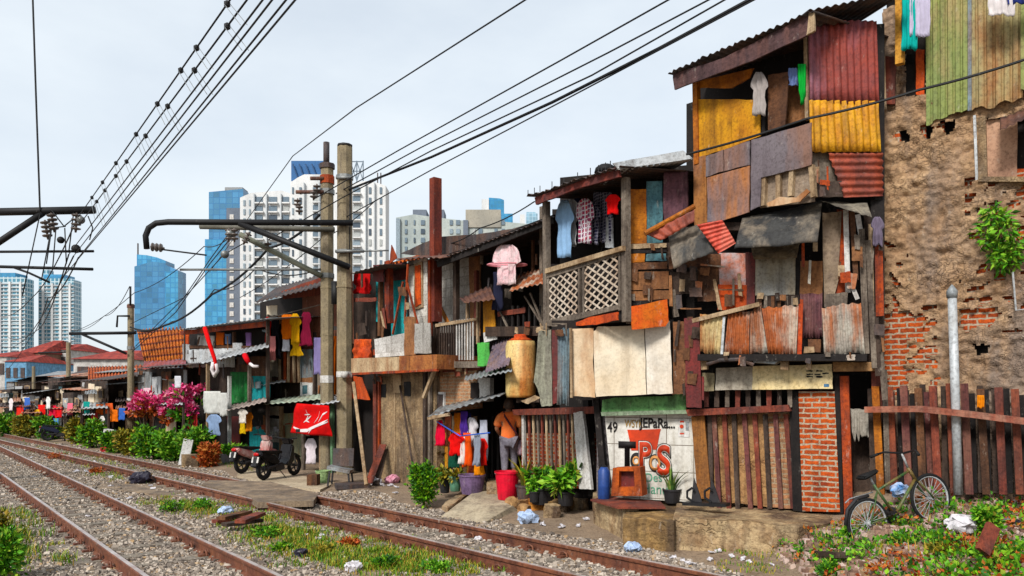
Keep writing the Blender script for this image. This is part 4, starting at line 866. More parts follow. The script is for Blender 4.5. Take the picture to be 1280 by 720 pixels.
# the sign, dress, tank
o = rect(None, 'sign_board', PD, 597, 428, 611, 458, mat('sign_green', (40,180,90), (20,160,80), (220,230,90), .9, streak=0, scale=9, cov=.35), off=.32); props(o, 'green and white sign panel hanging beside the slatted railing', 'sign')
ga('pink and white dress hanging under the dark sloping roof', 'dress', PD, 634, 306, 36, 50, [(0,-.4,.4),(.05,-.62,.62),(.12,-.8,.8),(.42,-1,1),(.46,-.98,.98),(.47,-.62,.62),(1,-.66,.66)], mat('cloth_pinkwhite', (244,190,196), (250,232,232), streak=0, scale=6), .4)
ga('dark trousers hanging below the pink dress', 'trousers', PD, 622, 340, 15, 48, PANTS, (38,40,60), .3)
clutter(t, PD, 600, 300, 676, 420, 16, [wood_dark, wood_black, wood_brown, wood_grey, zinc_dark], -.1, 11, .7); clutter(t, PD, 545, 458, 600, 470, 6, [wood_red, wood_brown, wood_light], .12, 12, .6); clutter(t, PD, 640, 400, 712, 420, 7, [wood_brown, wood_light, rust], .3, 13, .6)
bm = BM(); c_ = PD.P(634, 331, .42); tube(bm, [c_+Vector((.36*math.cos(a), .2*math.sin(a), 0)) for a in [i*math.pi/12 for i in range(25)]], .013, 6, cap=False); tube(bm, [c_+Vector((-.36,0,0)), c_+Vector((.36,0,0))], .012, 6); props(fin(bm, 'hanger_ring', cloth((240,160,170)), smooth=True), 'round pink peg hanger holding the pink dress', 'hanger')
Yt = 13.85; c0 = V(651, 497, Yt); r_ = 19/F*Yt; hh = 75/F*Yt
th = thing('water_tank', c0, 'cream and orange round plastic water tank above the doorway', 'tank')
tm = mat('tank_cream', (230,206,146), (208,176,104), (214,110,40), .7, streak=1.5, scale=1.6, bump=.05, rough=.5, cov=.35)
bm = BM(); lathe(bm, c0, [(r_*.94,0),(r_,.05),(r_,hh*.3),(r_*1.02,hh*.32),(r_,hh*.34),(r_,hh*.85),(r_*.9,hh*.94)], 24); fin(bm, 'tank_body', tm, th, smooth=True)
bm = BM(); lathe(bm, c0+Vector((0,0,hh*.94)), [(r_*.9,0),(r_*.6,.05),(r_*.45,.06),(r_*.45,.1),(r_*.4,.12)], 24); fin(bm, 'lid', rust_orange, th, smooth=True)
bm = BM(); box(bm, c0+Vector((r_*.45,0.1,-.05)), r_*1.5, r_*1.8, .07); fin(bm, 'tank_stand', wood_dark, th)
# laundry by the doorway
for lab, name, cx, y0, w_, h_, prof, c, of in (('crimson bag hanging at the left of the doorway clothes', 'bag', 551, 525, 14, 32, [(0,-.3,.3),(.3,-.7,.7),(1,-1,1)], (226,30,70), .7),('red shirt hanging front left by the doorway', 'shirt', 570, 541, 20, 28, TEE, (226,46,34), .75),
   ('orange trousers hanging in the middle of the doorway clothes', 'trousers', 583, 541, 13, 42, PANTS, (238,96,36), .7),('blue violet cloth hanging under the lower awning', 'cloth', 580, 514, 8, 30, TOWEL, (80,50,140), .6),('yellow orange shorts hanging low by the doorway', 'shorts', 598, 570, 14, 24, PANTS, (238,150,30), .6),
   ('grey striped trousers hanging by the doorway', 'trousers', 597, 542, 10, 40, PANTS, (150,156,170), .8),('white shirt hanging among the doorway clothes', 'shirt', 589, 522, 16, 36, TEE, (226,222,226), .55),('orange towel hanging behind the red doorway shirt', 'towel', 574, 516, 12, 30, TOWEL, (236,140,60), .5),
   ('pale cloth hanging right of the doorway clothes', 'cloth', 604, 525, 9, 50, TOWEL, (196,200,214), .5),('dark green bucket hat hanging below the red shirt', 'cloth', 567, 563, 12, 22, TOWEL, (30,80,62), .6),('coral shirt hanging at the back of the doorway clothes', 'shirt', 592, 545, 16, 46, TEE, (236,120,80), .4)):
    garment(name, lab, 'laundry', PD, cx, y0, w_, h_, prof, c, of, fold=.03)
for lab, cx, y0, w_, h_, prof, c, of in (('scarlet shirt hanging far right by the doorway', 603, 548, 12, 34, TEE, (224,50,44), .65),('navy cloth hanging between the purple cloth and white shirt', 585, 516, 7, 28, TOWEL, (40,44,90), .5),('peach cloth hanging at the left behind the crimson bag', 561, 518, 8, 40, TOWEL, (236,150,110), .5),('white towel hanging between the red shirt and orange trousers', 577, 546, 7, 34, TOWEL, (236,230,224), .72)):
    garment('cloth', lab, 'laundry', PD, cx, y0, w_, h_, prof, c, of, fold=.03)
bm = BM(); tube(bm, [PD.P(546,527,.75), PD.P(575,545,.85), PD.P(612,541,.85)], .012, 6); props(fin(bm, 'clothes_rod', plain('rod_blue', (60,110,220), .5)), 'blue rod carrying the clothes beside the doorway', 'rod')
# ================================================================ CYAN WALL HOUSE
t = thing('terrace_house', PE.P(492, 600), 'house with a cyan panel and white block wall on an open terrace over bare stone', 'house', 'houses along the railway')
body(t, 'inner_wall', PE, 444, 546, 340, 322, void_mat, back=2.2, deep=3.0)
slab_m = mat('slab_beige', (206,184,150), (176,150,118), (150,104,70), .6, scale=2)
panel(t, 'terrace_floor', PE, [(439,448),(499,446),(499,465),(439,466)], slab_m, off=.55, t=2.6); panel(t, 'terrace_edge', PE, [(499,445),(546,443),(546,461),(499,464)], mat('edge_rustwood', (190,128,76), (150,88,52), (120,64,46), .6, grain='h'), off=.57, t=2.6)
panel(t, 'edge_board', PE, [(440,466),(546,461),(546,464),(440,469)], rust, off=.58, t=.05)
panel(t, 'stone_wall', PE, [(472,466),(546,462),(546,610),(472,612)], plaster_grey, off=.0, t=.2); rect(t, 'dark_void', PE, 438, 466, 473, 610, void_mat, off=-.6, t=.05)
for x0, y0, x1, y1 in ((474,480,482,497),(505,477,513,495)): rect(t, 'window', PE, x0, y0, x1, y1, near_black, off=.01, t=.02)  # black sheets put the shade of the wall openings into colour
for x, y0, y1, w_, m, o_ in ((468,474,604,7,wood_red,.05),(473,470,606,3,rust,.06),(493,490,606,2,wood_light,.02),(530,466,604,6,wood_dark,.08),(536,462,604,4,wood_grey,.1)): post(t, 'wall_post', PE, (x,y0), (x,y1), w_, m, off=o_)
rect(t, 'wall_board', PE, 491, 468, 501, 491, slab_m, off=.03)
post(t, 'brace', PE, (544,456), (528,497), 4, wood_light, off=.4); panel(t, 'orange_flap', PE, [(441,470),(452,472),(462,500),(441,498)], rust_orange, off=-.2)
# terrace rooms
bo = -.7
panel(t, 'cyan_panel', PE, [(470,352),(479,350),(478,402),(470,402)], teal_paint, off=bo); panel(t, 'cyan_panel', PE, [(489,351),(508,349),(508,420),(489,420)], teal_paint, off=bo)
panel(t, 'maroon_curtain', PE, [(489,328),(508,326),(508,349),(489,351)], red_metal, off=bo+.02); panel(t, 'white_wall', PE, [(510,322),(534,321),(534,418),(512,416)], mat('block_painted', (232,230,222), (210,206,196), pat='block', psize=(.4,.25), ms=.008, mortar=(180,176,170)), off=bo+.05)
f = panel(t, 'window_frame', PE, [(517,330),(527,327),(528,384),(518,388)], wood_light, off=bo+.09, t=.05); panel(f, 'shutter', PE, [(518.5,333),(525,331),(526,380),(519,384)], rust_orange, off=bo+.11, t=.03)
post(t, 'rusty_post', PE, (483,326), (484,404), 11, mat('post_rust', (184,80,40), (110,48,40), (70,40,40), .6, grain='v'), off=-.3); post(t, 'terrace_post', PE, (474,345), (473,420), 5, wood_brown, off=-.35)
for a, b in (((509,330),(505,405)),((507,350),(524,416)),((503,352),(490,418))): post(t, 'thin_pole', PE, a, b, 2.2, rust, off=-.3)
panel(t, 'white_parapet', PE, [(468,424),(508,416),(511,444),(469,447)], mat('parapet', (230,228,224), (206,204,200), pat='block', psize=(.35,.18), ms=.006, mortar=(190,186,180)), off=.3, t=.12)
rect(t, 'plywood_board', PE, 505, 396, 519, 444, ply_brown, off=.32); rect(t, 'grey_board', PE, 518, 404, 538, 442, mat('board_grey', (180,178,172), (150,146,140), scale=3), off=.34)
hang('tarp', PE, 455, 424, 22, 24, TOWEL, rust_orange, .3, .06, 3, t); hang('curtain', PE, 454, 341, 20, 26, TOWEL, cloth((190,40,40)), -.4, .06, 5, t)
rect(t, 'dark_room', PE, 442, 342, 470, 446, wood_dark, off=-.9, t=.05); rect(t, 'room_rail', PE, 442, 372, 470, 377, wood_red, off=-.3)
roof(t, 'roof', PE, (438,342), (480,330), .2, 3, .3, zinc_dark, n=7); rect(t, 'maroon_board', PE, 466, 331, 479, 352, red_metal, off=-.2)
a, b = PE.P(486,330,-.3), PE.P(545,318,-.3); e = -PE.n*2.4+Vector((0,0,.85)); o = corr_pts('tile_roof', [a+e, b+e, b, a], tile_roof, t, 12, .03, False, Vector((0,0,1)))
post(t, 'tall_post', PE, (539.5,222), (540,402), 10, mat('post_rustbrown', (140,64,44), (92,46,42), (90,40,40), .5, grain='v', scale=1.5), off=.1, d=.2)
panel(t, 'roof_gable', PE, [(487,330),(489,306),(496,322)], rust, off=-.28)
clutter(t, PE, 440, 340, 512, 444, 14, [rust, wood_brown, wood_red, wood_dark, wood_light], -.25, 21, .7); clutter(t, PE, 440, 466, 546, 480, 6, [wood_brown, rust, wood_dark], .2, 22, .6)
# leaning planks
def leaner(label, a, b, w_, m, d=.03, name='plank'):
    bm = BM(); beam(bm, a, b, w_, d); return props(fin(bm, name, m), label, name)
leaner('pale grey pole leaning under the terrace', PE.P(442,478,.5), PE.P(458,606,1.2), .07, wood_light, .06, 'pole')
leaner('orange brown plank leaning at the stone wall foot', PE.P(479,556,.1), PE.P(461,604,.9), .16, wood_red); leaner('darker plank leaning behind the orange brown plank', PE.P(481,562,.05), PE.P(470,606,.7), .14, wood_dark)
leaner('thin dark stick leaning on the stone wall by the dry plant', PE.P(500,482,.05), PE.P(517,588,.35), .04, wood_dark, .04, 'stick')
# ================================================================ CLOTHES LINE HOUSE
PH = Plane(322, 24.0, 440, 20.9)
t = thing('clothesline_house', PH.P(380, 580), 'patched two storey house behind the concrete poles with a crowded upstairs clothes line', 'house', 'houses along the railway')
body(t, 'inner_wall', PH, 325, 446, 378, 350, void_mat, back=1.3, deep=3)
a = [PH.P(345,360,-1.4), PH.P(404,342,-1.4), PH.P(404,357,.9), PH.P(318,379,.9)]; corr_pts('roof', a, zinc_dark, t, 14, .02, False, Vector((0,0,1)))
panel(t, 'red_board', PH, [(352,364),(402,346),(402,368),(354,374)], mat('board_redbrown', (170,90,64), (130,64,52), (100,54,48), .6), off=.1); rect(t, 'brown_wall', PH, 378, 364, 442, 446, mat('wall_pinkbrown', (150,98,76), (116,74,60), scale=2), off=-.1, t=.08); rect(t, 'white_board', PH, 333, 382, 346, 394, board_white, off=.05)
for args in (('beige_wall',333,447,347,478,board_white),('zinc_sheet',374,436,391,472,zinc_blue),('wood_wall',347,440,374,478,wood_brown),('pink_wall',391,440,404,500,wood_grey),('brown_wall',374,470,391,478,ply_brown),('white_panel',375,477,391,497,paint_white),('green_pane',378,482,384,492,teal_dull),('beige_panel',335,508,348,520,board_white),
             ('white_door',335,523,348,553,paint_white),('green_wall',352,516,378,586,mat('wall_greygreen', (150,156,130), (120,124,104), (180,140,90), .6, scale=2)),('dark_room',330,395,380,447,void_mat),('wood_wall',333,553,352,586,teal_dull),('lower_wall',333,478,376,508,wood_dark),('lower_wall',378,500,446,590,void_mat)):
    rect(t, args[0], PH, *args[1:6], off=(-.3 if 'dark' in args[0] or 'lower' in args[0] else .02+rj(.01)), t=.04)
for x in (348,355,360,366,372): post(t, 'balcony_slat', PH, (x,440), (x+rj(1),478), 2.5, (wood_light, rust, wood_red)[x % 3], off=.15)
for x in (338,345,350): post(t, 'lower_slat', PH, (x,480), (x,506), 1.8, wood_black, off=.1)
post(t, 'corner_post', PH, (334,393), (334,500), 3, wood_grey, off=.1); post(t, 'corner_post', PH, (392,415), (392,500), 3, wood_dark, off=.12); post(t, 'door_post', PH, (350,508), (350,585), 4, wood_light, off=.1)
a = [PH.P(326,480,.1), PH.P(357,474,.1), PH.P(357,477,.7), PH.P(325,482,.7)]; corr_pts('small_awning', a, zinc_light, t, 5, .014, False, Vector((0,0,1)))
a = [PH.P(345,498,.0), PH.P(403,492,.0), PH.P(402,499,1.3), PH.P(329,506,1.3)]; corr_pts('green_awning', a, mat('awning_green', (190,206,186), (158,180,164), (170,140,110), .5), t, 10, .014, False, Vector((0,0,1)))
a = [PH.P(395,500,.3), PH.P(428,494,.3), PH.P(424,502,1.5), PH.P(388,508,1.5)]; corr_pts('grey_awning', a, zinc_light, t, 6, .014, False, Vector((0,0,1)))
for x, m in ((378,wood_grey),(400,wood_light),(414,mat('pipe_green', (120,160,120)))): post(t, 'awning_post', PH, (x,505), (x,600), 4, m, off=1.25, d=.07)
def gl(label, name, P, cx, y0, w_, h_, prof, c, off=.3, **k): garment(name, label, 'laundry', P, cx, y0, w_, h_, prof, c, off, **k)
gl('dark red shirt at the left end of the upstairs clothes line', 'shirt', PH, 335, 396, 9, 34, TEE, (190,40,36)); gl('long black garment on the upstairs clothes line', 'dress', PH, 344, 395, 15, 54, DRESS, (26,26,34), .4); gl('orange top on the upstairs clothes line', 'shirt', PH, 358, 393, 13, 31, TOWEL, (246,130,24), .45)
gl('yellow shirt with white sleeves on the upstairs clothes line', 'shirt', PH, 369, 392, 14, 36, TEE, (240,180,30), .5); gl('maroon dress at the right of the upstairs clothes line', 'dress', PH, 383, 390, 18, 42, DRESS, (150,40,70), .45); gl('yellow skirt hanging below the maroon dress', 'skirt', PH, 371, 425, 18, 20, DRESS, (232,180,20), .35)
gl('white shorts hanging below the orange top', 'shorts', PH, 357, 422, 11, 17, PANTS, (226,230,240), .4); gl('pink cloth hanging below the black garment', 'cloth', PH, 341, 420, 8, 30, TOWEL, (230,150,150), .5); gl('maroon towel hanging at the balcony corner', 'towel', PH, 337, 430, 7, 20, TOWEL, (130,30,44), .3); gl('lavender towel hanging beside the left concrete pole', 'towel', PH, 397, 422, 10, 46, TOWEL, (140,130,176), .4)
bm = BM(); tube(bm, [PH.P(330,399,.45), PH.P(404,380,.45)], .015, 6); props(fin(bm, 'clothes_line', wood_grey), 'pole carrying the upstairs clothes behind the concrete poles', 'pole')
clutter(t, PH, 330, 395, 440, 500, 22, [wood_dark, wood_grey, wood_brown, zinc_dark, rust, board_white, zinc_blue, ply_brown], .05, 23, .6); clutter(t, PH, 333, 508, 400, 585, 9, [wood_dark, wood_grey, wood_brown, zinc_dark, rust, board_white, zinc_blue, ply_brown], .06, 24, .6)
# red banner with white script strokes
bn = thing('banner', PH.P(390, 550, 1.6), 'red cloth banner with white strokes tied under the green awning', 'banner')
q = [(371,504),(410,507),(413,546),(364,541)]; N_ = 14; vs = []; fs = []
def bq(u, v): p = bil([Vector((x, y, 0)) for x, y in q], u, v); return PH.P(p.x, p.y, 1.6)+PH.n*(.05*math.sin(u*9+v*3)*v+.03*math.sin(v*7+u*4))
for j in range(N_+1):
    for i in range(N_+1): vs.append(bq(i/N_, j/N_))
for j in range(N_):
    for i in range(N_): k = j*(N_+1)+i; fs.append((k, k+1, k+N_+2, k+N_+1))
pyobj('banner_cloth', vs, fs, cloth((216,26,40)), bn, smooth=True, solid=.006)
def stroke(pts, w_):
    vs = []; fs = []; n_ = 12
    for i in range(n_+1):
        f = i/n_*(len(pts)-1); a = int(min(f, len(pts)-2)); u = pts[a][0]+(pts[a+1][0]-pts[a][0])*(f-a); v = pts[a][1]+(pts[a+1][1]-pts[a][1])*(f-a); ww = w_*math.sin(math.pi*(.12+.8*i/n_))
        vs += [bq(u, v-ww)+PH.n*.012, bq(u, v+ww)+PH.n*.012]
    for i in range(n_): fs.append((i*2, i*2+1, i*2+3, i*2+2))
    pyobj('white_stroke', vs, fs, cloth((240,232,232)), bn, solid=.004)
stroke([(.04,.8),(.2,.9),(.45,.86),(.7,.68),(.98,.52)], .055); stroke([(.5,.95),(.6,.75),(.85,.55),(.98,.45)], .03); stroke([(.25,.62),(.35,.5),(.45,.38)], .03); stroke([(.33,.2),(.36,.4),(.3,.55),(.42,.6)], .03); stroke([(.28,.36),(.42,.34)], .02); stroke([(.74,.55),(.82,.3),(.95,.2)], .03); stroke([(.62,.6),(.7,.4),(.72,.2)], .02)
# ================================================================ FLAG HOUSE
t = thing('upper_window_house', PI.P(280, 565), 'low patched house with a grey roof, long dark upper windows and red ribbons', 'house', 'houses along the railway')
body(t, 'inner_wall', PI, 228, 336, 416, 404, void_mat, back=1.2, deep=3)
roof(t, 'roof', PI, (221,412), (334,398), .7, 3.2, .35, zinc, n=22); panel(t, 'brown_fascia', PI, [(224,414),(334,401),(334,408),(224,419)], rust, off=.45, t=.04)
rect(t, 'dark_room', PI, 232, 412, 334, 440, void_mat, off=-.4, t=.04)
for args in (('orange_board',230,414,236,430,rust_orange),('white_board',247,419,267,432,paint_white),('orange_curtain',270,415,279,431,cloth((226,110,40))),('blue_curtain',281,417,288,430,cloth((110,130,170))),('purple_curtain',307,416,313,434,cloth((130,100,150))),('brown_sill',236,432,332,436,wood_brown),
             ('zinc_sheet',228,430,237,457,zinc_light),('brown_wall',296,446,336,470,wood_brown),('teal_board',312,467,336,502,teal_paint),('dark_wall',250,455,312,520,wood_dark),('teal_door',312,534,336,566,teal_paint),('red_wall',284,520,300,560,red_metal),('lower_wall',228,505,312,566,void_mat),('lower_wall',300,505,336,535,wood_black)):
    rect(t, args[0], PI, *args[1:6], off=(-.25 if 'dark' in args[0] or 'lower' in args[0] else .0+rj(.02)), t=.03)
corr(t, 'zinc_sheet', PI, [(236,437),(293,435),(293,459),(236,459)], zinc_light, n=16, amp=.014, off=.08)
a = [PI.P(262,446,.1), PI.P(336,428,.1), PI.P(336,434,1.0), PI.P(250,455,1.0)]; corr_pts('awning', a, zinc_light, t, 14, .016, False, Vector((0,0,1)))
a = [PI.P(292,506,.1), PI.P(334,496,.1), PI.P(333,502,1.0), PI.P(282,514,1.0)]; corr_pts('awning', a, mat('awning_mauve', (196,180,170), (160,144,136)), t, 8, .016, False, Vector((0,0,1)))
for x, y0, y1, m in ((230,412,500,wood_dark),(291,415,435,wood_brown),(258,455,566,wood_light),(285,470,566,paint_white),(310,455,530,wood_grey),(333,400,566,wood_dark)): post(t, 'house_post', PI, (x,y0), (x,y1), 3.5, m, off=.5 if y1 > 500 else .05)
hang('green_curtain', PI, 300, 465, 24, 40, TOWEL, mat('curtain_green', (20,110,50), (14,70,36), (60,170,80), .7, streak=0, scale=6), .1, .05, 4, t)
bm = BM(); box(bm, PI.P(299,434,.0), .3, .3, .25); fin(bm, 'window_pot', zinc_light, t)
gl('white sheet with two folds hanging below the awning of the ribbon house', 'sheet', PI, 265, 489, 22, 28, TOWEL, (232,232,226), .9); gl('narrow white towel hanging beside the folded white sheet', 'towel', PI, 279, 491, 9, 29, TOWEL, (226,226,220), .9); gl('pale blue shirt hanging low beneath the white sheets', 'shirt', PI, 267, 518, 20, 26, TEE, (160,184,220), 1.0)
gl('white shirt with orange hem hanging under the mauve awning', 'shirt', PI, 303, 511, 13, 18, TEE, (240,232,220), .9); gl('orange shirt hanging under the mauve awning', 'shirt', PI, 312, 515, 10, 24, TEE, (230,140,40), .7); gl('yellow shorts hanging below the white shirt', 'shorts', PI, 303, 529, 8, 13, PANTS, (240,200,60), .7); gl('red cloth hanging by the bougainvillea', 'cloth', PI, 241, 518, 12, 18, TOWEL, (220,70,70), .6)
clutter(t, PI, 230, 412, 334, 456, 12, [wood_dark, wood_grey, wood_brown, zinc_dark, rust, board_white, zinc_blue, ply_brown], .06, 25, .5); clutter(t, PI, 232, 455, 334, 560, 24, [wood_dark, wood_grey, wood_brown, zinc_dark, rust, board_white, zinc_blue, ply_brown], .06, 26, .5)
def ribbon(label, pts, w_, c, P=PI, off=1.1):
    bm = BM(); pp = [P.P(x, y, off+.05*math.sin(i*2)) for i, (x, y) in enumerate(pts)]; tube(bm, pp, w_, 6, w_*.7); return props(fin(bm, 'ribbon', cloth(c), smooth=True), label, 'ribbon')
ribbon('long red ribbon hanging down from the grey roof edge', [(256,410),(262,430),(268,448),(271,462)], .07, (226,20,36)); ribbon('white knotted ribbon below the long red ribbon', [(267,453),(265,462),(268,470),(272,463),(270,455)], .07, (244,236,236)); ribbon('short red ribbon with white tail under the awning edge', [(306,444),(309,450),(312,455)], .08, (226,20,50)); ribbon('short white ribbon tail beside the short red ribbon', [(313,455),(317,458),(323,458)], .05, (244,236,236))
# ================================================================ ROW OF FURTHER SHACKS
def hut(x0, x1, yt, v, label, rm, walls, seed, aw=True, extra=()):
    rr_ = random.Random(seed); P = lineplane(v, x0, x1); Yc = depth_at(v, (x0+x1)/2); yb = HY+(CAMZ-.0)*F/Yc+1
    t = thing('railway_shack', P.P((x0+x1)/2, yb), label, 'house', 'houses along the railway')
    body(t, 'inner_wall', P, x0, x1, yt+3, yt+2, wood_dark, back=.2, deep=3.2)
    h = yb-yt; x = x0; w_ = x1-x0
    ym = yt+h*rr_.uniform(.42, .5)
    for lv, (ya, yc) in enumerate(((yt+4, ym), (ym, yb+1))):
        x = x0+.5
        while x < x1-2:
            ww = w_*rr_.uniform(.14, .3); xe = min(x1, x+ww)
            if rr_.random() < .78: rect(t, 'wall_board', P, x, ya+rr_.uniform(0, h*.1), xe, yc-rr_.uniform(0, h*.04), rr_.choice(walls), off=rr_.uniform(-.05, .06), t=.03)
            x = xe+rr_.uniform(.3, 1.5)
    roof(t, 'roof', P, (x0-2,yt+rr_.uniform(-2,3)), (x1+1,yt-1+rr_.uniform(-3,2)), rr_.uniform(.3,.9), 3.2, rr_.uniform(.2, .8), rm, n=max(6, int(w_/4)))
    for q_ in range(3):
        xa = x0+w_*rr_.uniform(0,.6); ya = yt+h*rr_.uniform(.2,.62); a = [P.P(xa,ya-4,.05), P.P(xa+w_*.4,ya-5,.05), P.P(xa+w_*.42,ya,rr_.uniform(.7,1.3)), P.P(xa-1,ya+1,rr_.uniform(.7,1.3))]; corr_pts('awning', a, rr_.choice((zinc, zinc_dark, zinc_brown, rust_zinc, zinc_light)), t, max(4, int(w_/7)), .02, False, Vector((0,0,1)))
    if aw:
        xa, xb = x0+w_*rr_.uniform(0, .2), x1-w_*rr_.uniform(0, .2); a = [P.P(xa,ym-h*.06,.05), P.P(xb,ym-h*.08,.05), P.P(xb,ym+h*.02,1.1), P.P(xa-2,ym+h*.03,1.1)]
        corr_pts('awning', a, rr_.choice((zinc, zinc_light, zinc_dark, rust_zinc)), t, max(5, int(w_/5)), .02, False, Vector((0,0,1)))
        for xx in (xa, xb): post(t, 'awning_post', P, (xx,ym), (xx,yb+3), 1.6, wood_dark, off=1.0, d=.06)
    clutter(t, P, x0, yt+4, x1, yb, 14, [wood_grey, wood_brown, zinc_dark, rust, board_white, teal_dull, zinc_light, wood_dark], .08, seed+40, .32)
    rect(t, 'doorway', P, x0+w_*.35, ym+h*.1, x0+w_*.55, yb+1, near_black, off=.08, t=.03)  # black sheet standing in for the shade of the door opening
    wf = rect(t, 'window', P, x0+w_*.62, yt+h*.15, x0+w_*.8, yt+h*.32, wood_light, off=.1, t=.03); rect(wf, 'pane', P, x0+w_*.65, yt+h*.18, x0+w_*.77, yt+h*.3, zinc_dark, off=.12, t=.02)
    return t, P, yb
W1 = [wood_dark, wood_grey, wood_brown, zinc, zinc_light, brick_mixed, board_white]; W2 = W1+[rust, board_white, teal_dull, wood_light]; W3 = W1+[teal_paint, brick_mixed, green_paint, board_white2]
t, P8, _ = hut(172, 233, 458, 9.9, 'dark shack with an orange tiled roof behind the bougainvillea', zinc_dark, W1, 1)
a = [P8.P(171,412,-1.3), P8.P(229,410,-1.3), P8.P(231,450,-.1), P8.P(180,454,-.1)]; corr_pts('tile_roof', a, mat('tile_clay', (250,150,62), (206,92,40), (110,60,44), .8, streak=0, scale=5, pat='brick', psize=(.36,.3), ms=.05, mortar=(120,56,30), bump=.6, cov=.3), t, 14, .07, False, Vector((0,0,1)), .0); corr_pts('eave_sheet', [P8.P(180,452,-.1), P8.P(232,449,-.1), P8.P(233,458,.4), P8.P(178,462,.4)], zinc_redpurple, t, 10, .02, False, Vector((0,0,1)))
t, P9, _ = hut(133, 174, 479, 10.2, 'shack with a long low orange tiled roof left of the bougainvillea', zinc, W2, 2)
corr_pts('tile_roof', [P9.P(110,459,-4), P9.P(184,456,-4), P9.P(184,468,-.5), P9.P(110,477,-.5)], tile_roof, t, 18, .05, False, Vector((0,0,1)))
hut(101, 135, 474, 9.6, 'grey boarded shack behind the green hedge with a lighter awning', zinc_dark, W2, 3)
hut(78, 103, 488, 9.5, 'small brown shack between the nearer grey shack and distant huts', rust_zinc, W3, 14)
hut(52, 79, 479, 9.9, 'tiny distant shack with mixed board walls left of the small brown shack', zinc_brown, W2, 5)
hut(28, 53, 491, 9.6, 'second shack from the left edge along the railway', zinc, W3, 6)
hut(-4, 29, 484, 9.9, 'leftmost shack at the photo edge by the railway bend', zinc_dark, W2, 7)
hut(118, 152, 468, 12.5, 'taller dark shack behind the grey boarded shack', zinc, W2, 16, aw=False)
hut(60, 100, 470, 13.0, 'taller brown shack in the second row behind the small huts', rust_zinc, W3, 17, aw=False)
hut(8, 44, 474, 13.5, 'second row shack near the left photo edge', zinc_dark, W1, 18, aw=False)
for i, (cx, y, c) in enumerate(((25,507,(226,60,50)),(52,506,(230,50,40)),(66,507,(220,40,70)),(74,509,(226,40,50)),(125,505,(226,110,50)),(136,504,(220,100,60)),(184,485,(240,200,210)))):
    P = lineplane(8.9, cx-5, cx+5); garment('cloth', ('red cloth hung out furthest left along the railway','wide red cloth hung before a distant shack','crimson cloth hung between two distant shacks','narrow red cloth hung right of the crimson cloth','orange cloth hung left of another orange cloth','orange cloth hung nearest the far concrete pole','pale pink cloth hung above the bougainvillea')[i], 'laundry', P, cx, y, 9, 13, TOWEL, c, 0)
for i, (cx, y, w_, c, lab) in enumerate(((14,498,6,(240,230,230),'white cloth hung high on the leftmost shack'),(34,497,7,(70,110,190),'blue cloth hung on the second shack from the left'),(46,512,6,(240,190,60),'yellow cloth hung low on the second shack from the left'),(60,496,6,(236,236,232),'white cloth hung high on the tiny mixed board shack'),(70,523,7,(90,150,200),'pale blue cloth hung low on the tiny mixed board shack'),(88,504,7,(240,120,140),'pink cloth hung on the small brown shack'),(96,518,7,(236,236,230),'white cloth hung low on the small brown shack'),(108,502,8,(40,150,140),'teal cloth hung on the grey boarded shack'),(118,516,8,(200,60,60),'dark red cloth hung low on the grey boarded shack'),(128,520,7,(236,232,226),'white cloth hung low beside the dark red one'),(142,512,9,(230,120,50),'long orange cloth hung beside the slim pole'),(153,510,8,(60,100,180),'blue cloth hung right beside the long orange cloth'),(180,502,9,(240,236,236),'white cloth hung behind the left bougainvillea'),(222,470,8,(220,220,226),'pale cloth hung under the orange tiled roof'))):
    P = lineplane(8.75, cx-5, cx+5); garment('cloth', lab, 'laundry', P, cx, y, w_, 15, TOWEL if i % 3 else TEE, c, 0)
# second row and the red roofed school
def roofed(label, x0, x1, ye, yr, yb, Y, wm, rm, dp=10, name='house', nwin=3, floors=2):
    a = V(x0, ye, Y); b = V(x1, ye, Y); t = thing(name, ((a.x+b.x)/2, Y, 0), label, 'building')
    bm = BM(); prism(bm, [(a.x,Y,0),(b.x,Y,0),(b.x,Y,a.z),(a.x,Y,a.z)], Vector((0,dp,0))); fin(bm, 'wall', wm, t)
    zr = V(x0, yr, Y).z; o_ = .06*(b.x-a.x); w_ = b.x-a.x; bm = BM()
    p = [(a.x-o_,Y-o_,a.z),(b.x+o_,Y-o_,a.z),(b.x+o_,Y+dp+o_,a.z),(a.x-o_,Y+dp+o_,a.z)]; vv = [bm.verts.new(x) for x in p]; r0 = bm.verts.new((a.x+w_*.28,Y+dp/2,zr)); r1 = bm.verts.new((b.x-w_*.28,Y+dp/2,zr))
    for f in ((vv[0],vv[1],r1,r0),(vv[1],vv[2],r1),(vv[2],vv[3],r0,r1),(vv[3],vv[0],r0),(vv[3],vv[2],vv[1],vv[0])): bm.faces.new(f)
    fin(bm, 'roof', rm, t)
    for fl in range(floors):
        for k in range(nwin):
            bm = BM(); box(bm, (a.x+w_*(k+.5)/nwin, Y-.03, a.z*(.28+.5*fl)), w_/nwin*.55, .1, a.z*.2); fin(bm, 'window', zinc_dark, t)
wall_w = plain('wall_whitewash', (214,210,204), .8); wall_b = plain('wall_blue', (120,170,206), .8); wall_br = mat('wall_brown', (140,104,84), (110,84,70))
roofed('large red hipped roof building at the far left behind the shacks', 22, 50, 441, 421, 540, 105, wall_br, red_roof, 14)
roofed('blue walled building with a red hipped roof at the left edge', 6, 33, 452, 441, 540, 92, wall_b, red_roof, 10)
roofed('red hipped roof building right of the blue walled one', 52, 84, 437, 426, 540, 110, wall_w, red_roof, 14)
roofed('white building with a low red roof touching the left photo edge', -30, 8, 446, 436, 540, 98, wall_w, red_roof, 12)
roofed('long red roofed house behind the left shacks and the distant pole', 92, 162, 449, 434, 540, 62, wall_w, red_roof, 9)
roofed('grey roofed house behind the leftmost shacks', 22, 82, 476, 462, 540, 66, wall_w, zinc, 8)
